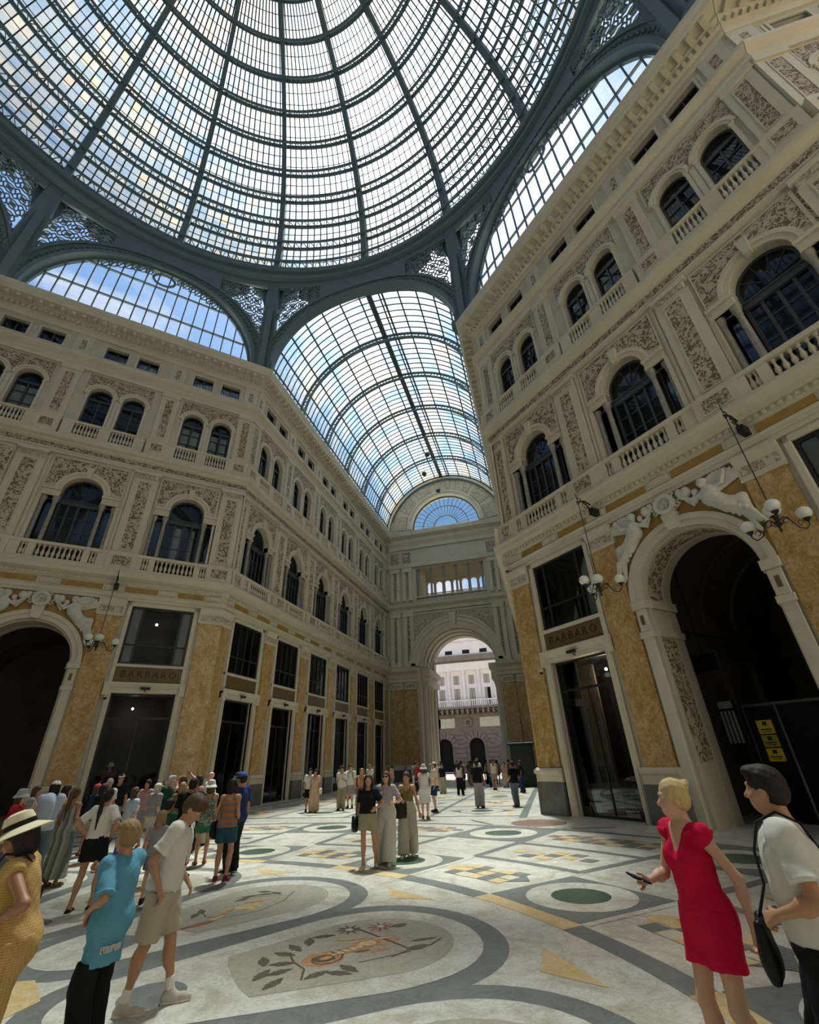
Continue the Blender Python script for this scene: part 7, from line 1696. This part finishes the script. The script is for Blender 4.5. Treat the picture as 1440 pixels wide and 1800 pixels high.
g('man in a blue cap, navy polo shirt and black trousers', -6.55, 9.84, 282, 1.73, sk='tan', hair=('short', 'dark'), top=('tee', F_NAVY, 0.03, -0.08), bottom=('jeans', F_BLACK, 0.015), shoes=('trainer', F_SHOE_D), hat=('cap', fabric('bright blue cap', (0.03, 0.09, 0.30))), pose=dict(l=(-0.16, 0.22, 0.10), lp=(-0.6, -1, 0), head=(-8, 0)), vox=0.0105)
for x, y, h, yw, hc, t, what in ((-12.3, 9.9, 1.6, 60, 'brown', F_GREY, 'grey top, half hidden behind the grey hat'), (-11.5, 12.6, 1.6, 170, 'dark', F_ROSE, 'rose top at the back of the left group'), (-12.5, 12.2, 1.66, 120, 'grey', F_WHITE, 'white top left of the white-capped man'), (-8.6, 12.7, 1.7, 230, 'dark', F_CREAM, 'cream top by the corner pier'), (-10.9, 13.2, 1.64, 190, 'brown', F_TEAL, 'teal top by the shop door'), (-8.9, 10.9, 1.55, 340, 'lightbrown', F_OLIVE, 'olive top behind the black t-shirt'), (-11.0, 10.6, 1.58, 15, 'dark', F_BLACK, 'black top behind the striped dress')):
    g('person in a '+what, x, y, yw, h, sex='f' if hc != 'grey' else 'm', sk='tan', hair=('bob' if hc != 'grey' else 'short', hc), top=('tee', t, 0.02, -0.04), bottom=('shorts', F_GREY, 0.02), shoes=('flat', F_SAND), vox=0.02, key='bg_'+('f' if hc != 'grey' else 'm'))

# --- middle distance
def far(label, x, y, yaw, h, key, **k): return person(label, (x, y, 0), yaw, h, vox=0.020, key=key, **k)
b, _ = person('woman in a white dress and white sun hat seen from behind', (-4.67, 18.46, 0), 355, 1.66, dict(ra=(0.10, -0.05), la=(-0.1, 0.1), r=(0.22, 0.1, 0.1), rp=(1, -0.5, 0)), 'f', 'fair', ('bob', 'brown'), ('cap', F_WHITE, 0.02, 0.0), ('dress', F_WHITE, 0.02, 0.18, -0.40, 0.06), ('trainer', F_SAND), hat=('bucket', F_WHITE), vox=0.014)
bag('black bag slung at the side of the woman in the white dress', 'bag', W_(b, -0.27, -0.05, 1.05), (0.10, 0.2, 0.3), F_LBLACK, 355, strap=[W_(b, -0.26, -0.05, 1.15), W_(b, -0.15, -0.02, 1.5)])
person('man in a white cap, cream t-shirt and navy shorts facing left', (-4.83, 20.87, 0), 250, 1.74, dict(), 'm', 'fair', ('short', 'brown'), ('tee', F_CREAM, 0.04, -0.06), ('shorts', F_NAVY, 0.03, 0.1, 0.85), ('trainer', F_SHOE_D), hat=('cap', F_WHITE), vox=0.014)
person('man in a white t-shirt and black shorts near the left arm wall', (-10.78, 21.5, 0), 150, 1.66, dict(), 'm', 'tan', ('short', 'dark'), ('tee', F_WHITE, 0.03, -0.06), ('shorts', F_BLACK, 0.03, 0.1, 0.85), ('trainer', F_SHOE_D), vox=0.015)
b, _ = person('woman in a peach patterned outfit beside the man in black shorts', (-10.37, 21.23, 0), 175, 1.62, dict(), 'f', 'tan', ('bob', 'dark'), ('tee', F_PATT, 0.03, 0.0), ('pants', F_PATT, 0.03, 0.2), ('flat', F_SHOE_D), vox=0.015)
bag('pale handbag of the woman in the peach patterned outfit', 'bag', W_(b, -0.30, 0.05, 0.85), (0.12, 0.24, 0.2), F_CREAM, 175, strap=[W_(b, -0.3, 0.05, 0.93), W_(b, -0.2, 0.0, 1.2)])
person('man in a white t-shirt and khaki trousers facing the camera', (-9.45, 22.06, 0), 172, 1.70, dict(r=(0.12, 0.2, 0.3), l=(-0.12, 0.2, 0.3)), 'm', 'tan', ('short', 'dark'), ('tee', F_WHITE, 0.03, -0.05), ('pants', F_KHAKI, 0.01), ('trainer', F_SHOE_D), vox=0.015)
b, _ = person('man in a white shirt and grey shorts with backpack straps', (-9.43, 23.05, 0), 170, 1.74, dict(), 'm', 'fair', ('short', 'brown'), ('tee', F_WHITE, 0.03, -0.05), ('shorts', F_GREY, 0.03, 0.1, 0.8), ('sock', F_SHOE_D), vox=0.015)
backpack(b, 'dark backpack worn by the man in grey shorts', F_BLACK)
person('woman in an olive and orange outfit behind the trio', (-7.91, 20.56, 0), 170, 1.60, dict(r=(0.1, 0.2, 0.35)), 'f', 'tan', ('bob', 'lightbrown'), ('tank', fabric('orange brown cloth', (0.36, 0.15, 0.07)), 0.01, 0.02), ('pants', F_OLIVE, 0.03, 0.2), ('flat', F_SAND), vox=0.015)
b, _ = person('woman in white top and dark trousers walking away with a bag', (-5.34, 29.49, 0), 5, 1.60, dict(ra=(0.12, 0.12), la=(-0.1, -0.12)), 'f', 'tan', ('long', 'dark'), ('tank', F_WHITE, 0.012, 0.0), ('jeans', F_BLACK), ('flat', F_SHOE_D), vox=0.02)
bag('dark bag on the arm of the woman in white top walking away', 'bag', W_(b, 0.32, 0.05, 1.0), (0.1, 0.25, 0.25), F_LBLACK, 5)
person('man in a black t-shirt and grey trousers, back turned, centre distance', (-3.24, 22.23, 0), 8, 1.74, dict(), 'm', 'dark', ('short', 'dark'), ('tee', F_BLACK, 0.03, -0.03), ('pants', F_GREY, 0.012), ('trainer', F_SHOE_D), vox=0.015)
person('man in a black t-shirt and blue grey jeans near the right corner', (-1.73, 22.49, 0), 320, 1.64, dict(ra=(0.14, 0.1), la=(-0.12, -0.1), l=(-0.2, 0.2, 0.1)), 'm', 'tan', ('short', 'dark'), ('tee', F_BLACK, 0.03, -0.03), ('jeans', F_JEAN), ('trainer', F_SHOE_D), vox=0.015)
rnd = random.Random(11)
tops = [('pink', F_ROSE), ('white', F_WHITE), ('black', F_BLACK), ('teal', F_TEALG), ('grey', F_GREY), ('navy', F_NAVY), ('dark red', F_RED), ('cream', F_CREAM), ('olive', F_OLIVE), ('pale blue', F_LILAC)]
bots = [('black', F_BLACK), ('beige', F_BEIGE), ('grey', F_GREY), ('navy', F_NAVY), ('white', F_PALEGR), ('blue denim', F_JEAN)]
spots = [(-12.9, 29.9), (-11.9, 28.9), (-11.2, 30.5), (-10.2, 31.9), (-9.0, 33.3), (-8.2, 31.0), (-7.5, 33.9), (-6.7, 31.2), (-6.1, 34.6), (-5.5, 37.0), (-4.9, 34.0), (-4.3, 36.4), (-3.8, 33.6), (-3.3, 35.6), (-2.9, 38.0), (-2.5, 33.0), (-2.1, 36.2), (-1.9, 30.6), (-7.0, 38.0), (-6.3, 40.0), (-5.2, 41.0), (-4.2, 39.5), (-8.4, 36.5), (-9.6, 36.0), (-3.5, 42.0), (-6.9, 43.0), (-8.9, 41.0), (-5.8, 45.0)]
for i, (x, y) in enumerate(spots):
    f = i % 2; tn, t = tops[(i*3+1) % 10]; bn, bt = bots[(i*5+2) % 6]; kind = ('shorts', 'pants', 'jeans')[i % 3]; hr = ('dark', 'brown', 'lightbrown', 'dark')[i % 4]
    where = 'left side of arm' if x < -9 else ('middle of arm' if x < -4.6 else 'right side of arm'); dist = 'nearer row' if y < 33 else ('middle row' if y < 38 else 'farthest row')
    person('%s in %s top and %s %s, %s, %s' % ('woman' if f else 'man', tn, bn, {'shorts': 'shorts', 'pants': 'trousers', 'jeans': 'jeans'}[kind], where, dist), (x, y, 0), rnd.choice((0, 20, 160, 185, 200, 90, 270)), rnd.uniform(1.58, 1.78) - (0.06 if f else 0), dict(ra=(0.1, 0.08*(i % 3-1)), la=(-0.1, -0.08*(i % 3-1))),
           'f' if f else 'm', ('tan', 'fair', 'deep')[i % 3], (('long', 'bob')[i // 2 % 2] if f else 'short', hr), ('tee' if i % 4 else 'tank', t, 0.02, -0.05 if kind != 'pants' else 0.0), (kind, bt, 0.02), ('trainer', F_SHOE_D), vox=0.026, key='far%d_%d_%d' % (f, i % 3, i % 4), group='visitors far down the arm')

# --- mannequins and displays behind the shop windows
def mannequin(root, x, y, yaw, label, t, bt, hatm=None):
    px, py, _ = local(root, x, y); b, _ = person(label, (px, py, 0.35), yaw, 1.80, dict(), 'm', 'fair', ('bald', 'grey'), ('shirt', t, 0.03, -0.12), ('pants', bt, 0.012), ('trainer', F_SHOE_D), hat=('panama', hatm) if hatm else None, vox=0.02, cat='mannequin', name='mannequin', key='mann%d' % (1 if hatm else 0))
    o = MB().bbox(-0.9, 0.9, -0.35, 0.35, 0.0, 0.345).build('display_plinth', M_GREYST, None, loc=(px, py, 0)); o.rotation_euler = root.rotation_euler; tag(o, 'low dark display plinth under the mannequin, '+label.split(', ')[-1], 'plinth')
mannequin(wa, 2.5, 1.0, 90, 'hatted shop mannequin in grey jacket, first window of the left arm', F_GREY, F_JEAN, F_HATGR)
mannequin(wa, 7.1, 1.0, 90, 'hatted shop mannequin in pale trousers, second window of the left arm', F_TEAL, F_PALEGR, F_HATGR)
mannequin(wa, 11.8, 1.0, 90, 'shop mannequin in green grey jacket, third window of the left arm', F_CAMO, F_PALEGR)
mannequin(wl, 4.3, 1.0, 135, 'shop mannequin in a dark jacket, left BARBARO window', F_MAROON, F_BLACK, F_STRAW)
M_BRP = mat_plain('grey brown partition', (0.095, 0.075, 0.055), 0.7)
o = MB().box(-1.28, -0.35, 0, 0.08, 0, 4.8).build('partition', M_BRP, None, loc=local(wr, -4.92, 1.1)); o.rotation_euler = wr.rotation_euler; tag(o, 'grey brown partition inside the right BARBARO shop', 'partition')
for k, (x, y) in enumerate(((-4.3, 1.7), (-5.2, 1.9), (-3.9, 1.3))):
    r = empty('display_stand', local(wr, x, y), wr.rotation_euler.z); tag(r, 'display stand with folded clothes in the right BARBARO shop, %s' % ('middle one', 'by the partition', 'nearest the door jamb')[k], 'stand', 'display stands in the right shop')
    MB().bbox(-0.3, 0.3, -0.2, 0.2, 0.95, 1.0).build('top', M_PALEMET, r); m = MB(); m.tube([(-0.25, 0, 0), (-0.25, 0, 0.95)], 0.02, 6); m.tube([(0.25, 0, 0), (0.25, 0, 0.95)], 0.02, 6); m.box(-0.3, 0.3, -0.15, 0.15, 0.3, 0.34); m.build('frame', M_BLACKIRON, r)
    for q in range(3): MB().bbox(-0.26+0.18*q, -0.12+0.18*q, -0.12, 0.12, 1.0, 1.05+0.03*q).build('folded_cloth', (F_WHITE, F_ROSE, F_LILAC)[q], r)
r = empty('clothes_rail', local(wr, -4.5, 1.55), wr.rotation_euler.z); tag(r, 'clothes rail with hanging garments in the right BARBARO shop', 'clothes rail')
m = MB(); m.tube([(-0.1, 0, 0), (-0.1, 0, 2.1), (1.0, 0, 2.1), (1.0, 0, 0)], 0.02, 6); m.build('rail', M_PALEMET, r)
for q in range(6): MB().prism([(-0.02+0.16*q, 1.1), (0.09+0.16*q, 1.1), (0.07+0.16*q, 2.0), (0.0+0.16*q, 2.0)], -0.2, 0.2).build('garment', (F_BLACK, F_MAROON, F_GREY, F_NAVY, F_WHITE, F_BURG)[q], r)
M_BULB, nb = newmat('lit lamp'); e_ = N(nb, 'ShaderNodeEmission'); e_.inputs[0].default_value = (1, 0.86, 0.66, 1); e_.inputs[1].default_value = 14; out(nb, e_.outputs[0])
def lit(root, x, y, z, r, label, watt):
    o = empty('ceiling_lamp', local(root, x, y, z), 0); tag(o, label, 'lamp')
    MB().sphere((0, 0, 0), r, 12).build('bulb', M_BULB, o, True); MB().lathe([(r*1.3, 0.06), (r*1.2, 0.12), (0.02, 0.14)], 0, 0, 0, 10).build('shade', M_BLACKIRON, o, True)
    if watt:
        d = bpy.data.lights.new('lamp_light', 'POINT'); d.energy = watt; d.color = (1, 0.82, 0.6); d.shadow_soft_size = 0.1; l = bpy.data.objects.new('lamp_light', d); C.objects.link(l); l.parent = o; l.location = (0, 0, -0.2)
lit(wr, -4.6, 1.0, 4.5, 0.05, 'lit spotlight under the ceiling of the right BARBARO shop', 60)
lit(wl, 4.6, 1.3, 4.4, 0.05, 'lit spotlight under the ceiling of the left BARBARO shop', 16)
lit(wl, 2.55, 6.0, 3.0, 0.07, 'lit lamp deep in the left archway', 8)
lit(wl, 4.75, 0.9, 8.3, 0.06, 'lit lamp inside the mezzanine window over the left BARBARO sign', 0)
# dark green kiosk at the far right of the arm
r = empty('kiosk', (-2.0, 36.5, 0), 0); tag(r, 'dark green kiosk standing far down the arm on the right', 'kiosk')
M_KIO = mat_plain('dark green paint', (0.012, 0.03, 0.024), 0.5)
MB().bbox(-0.75, 0.75, -0.7, 0.7, 0, 2.5, 0.04).build('body', M_KIO, r); MB().bbox(-0.9, 0.9, -0.85, 0.85, 2.5, 2.65, 0.03).build('roof', M_KIO, r); MB().box(-0.6, 0.6, -0.72, -0.69, 1.1, 2.1).build('hatch', M_DARKFR, r)
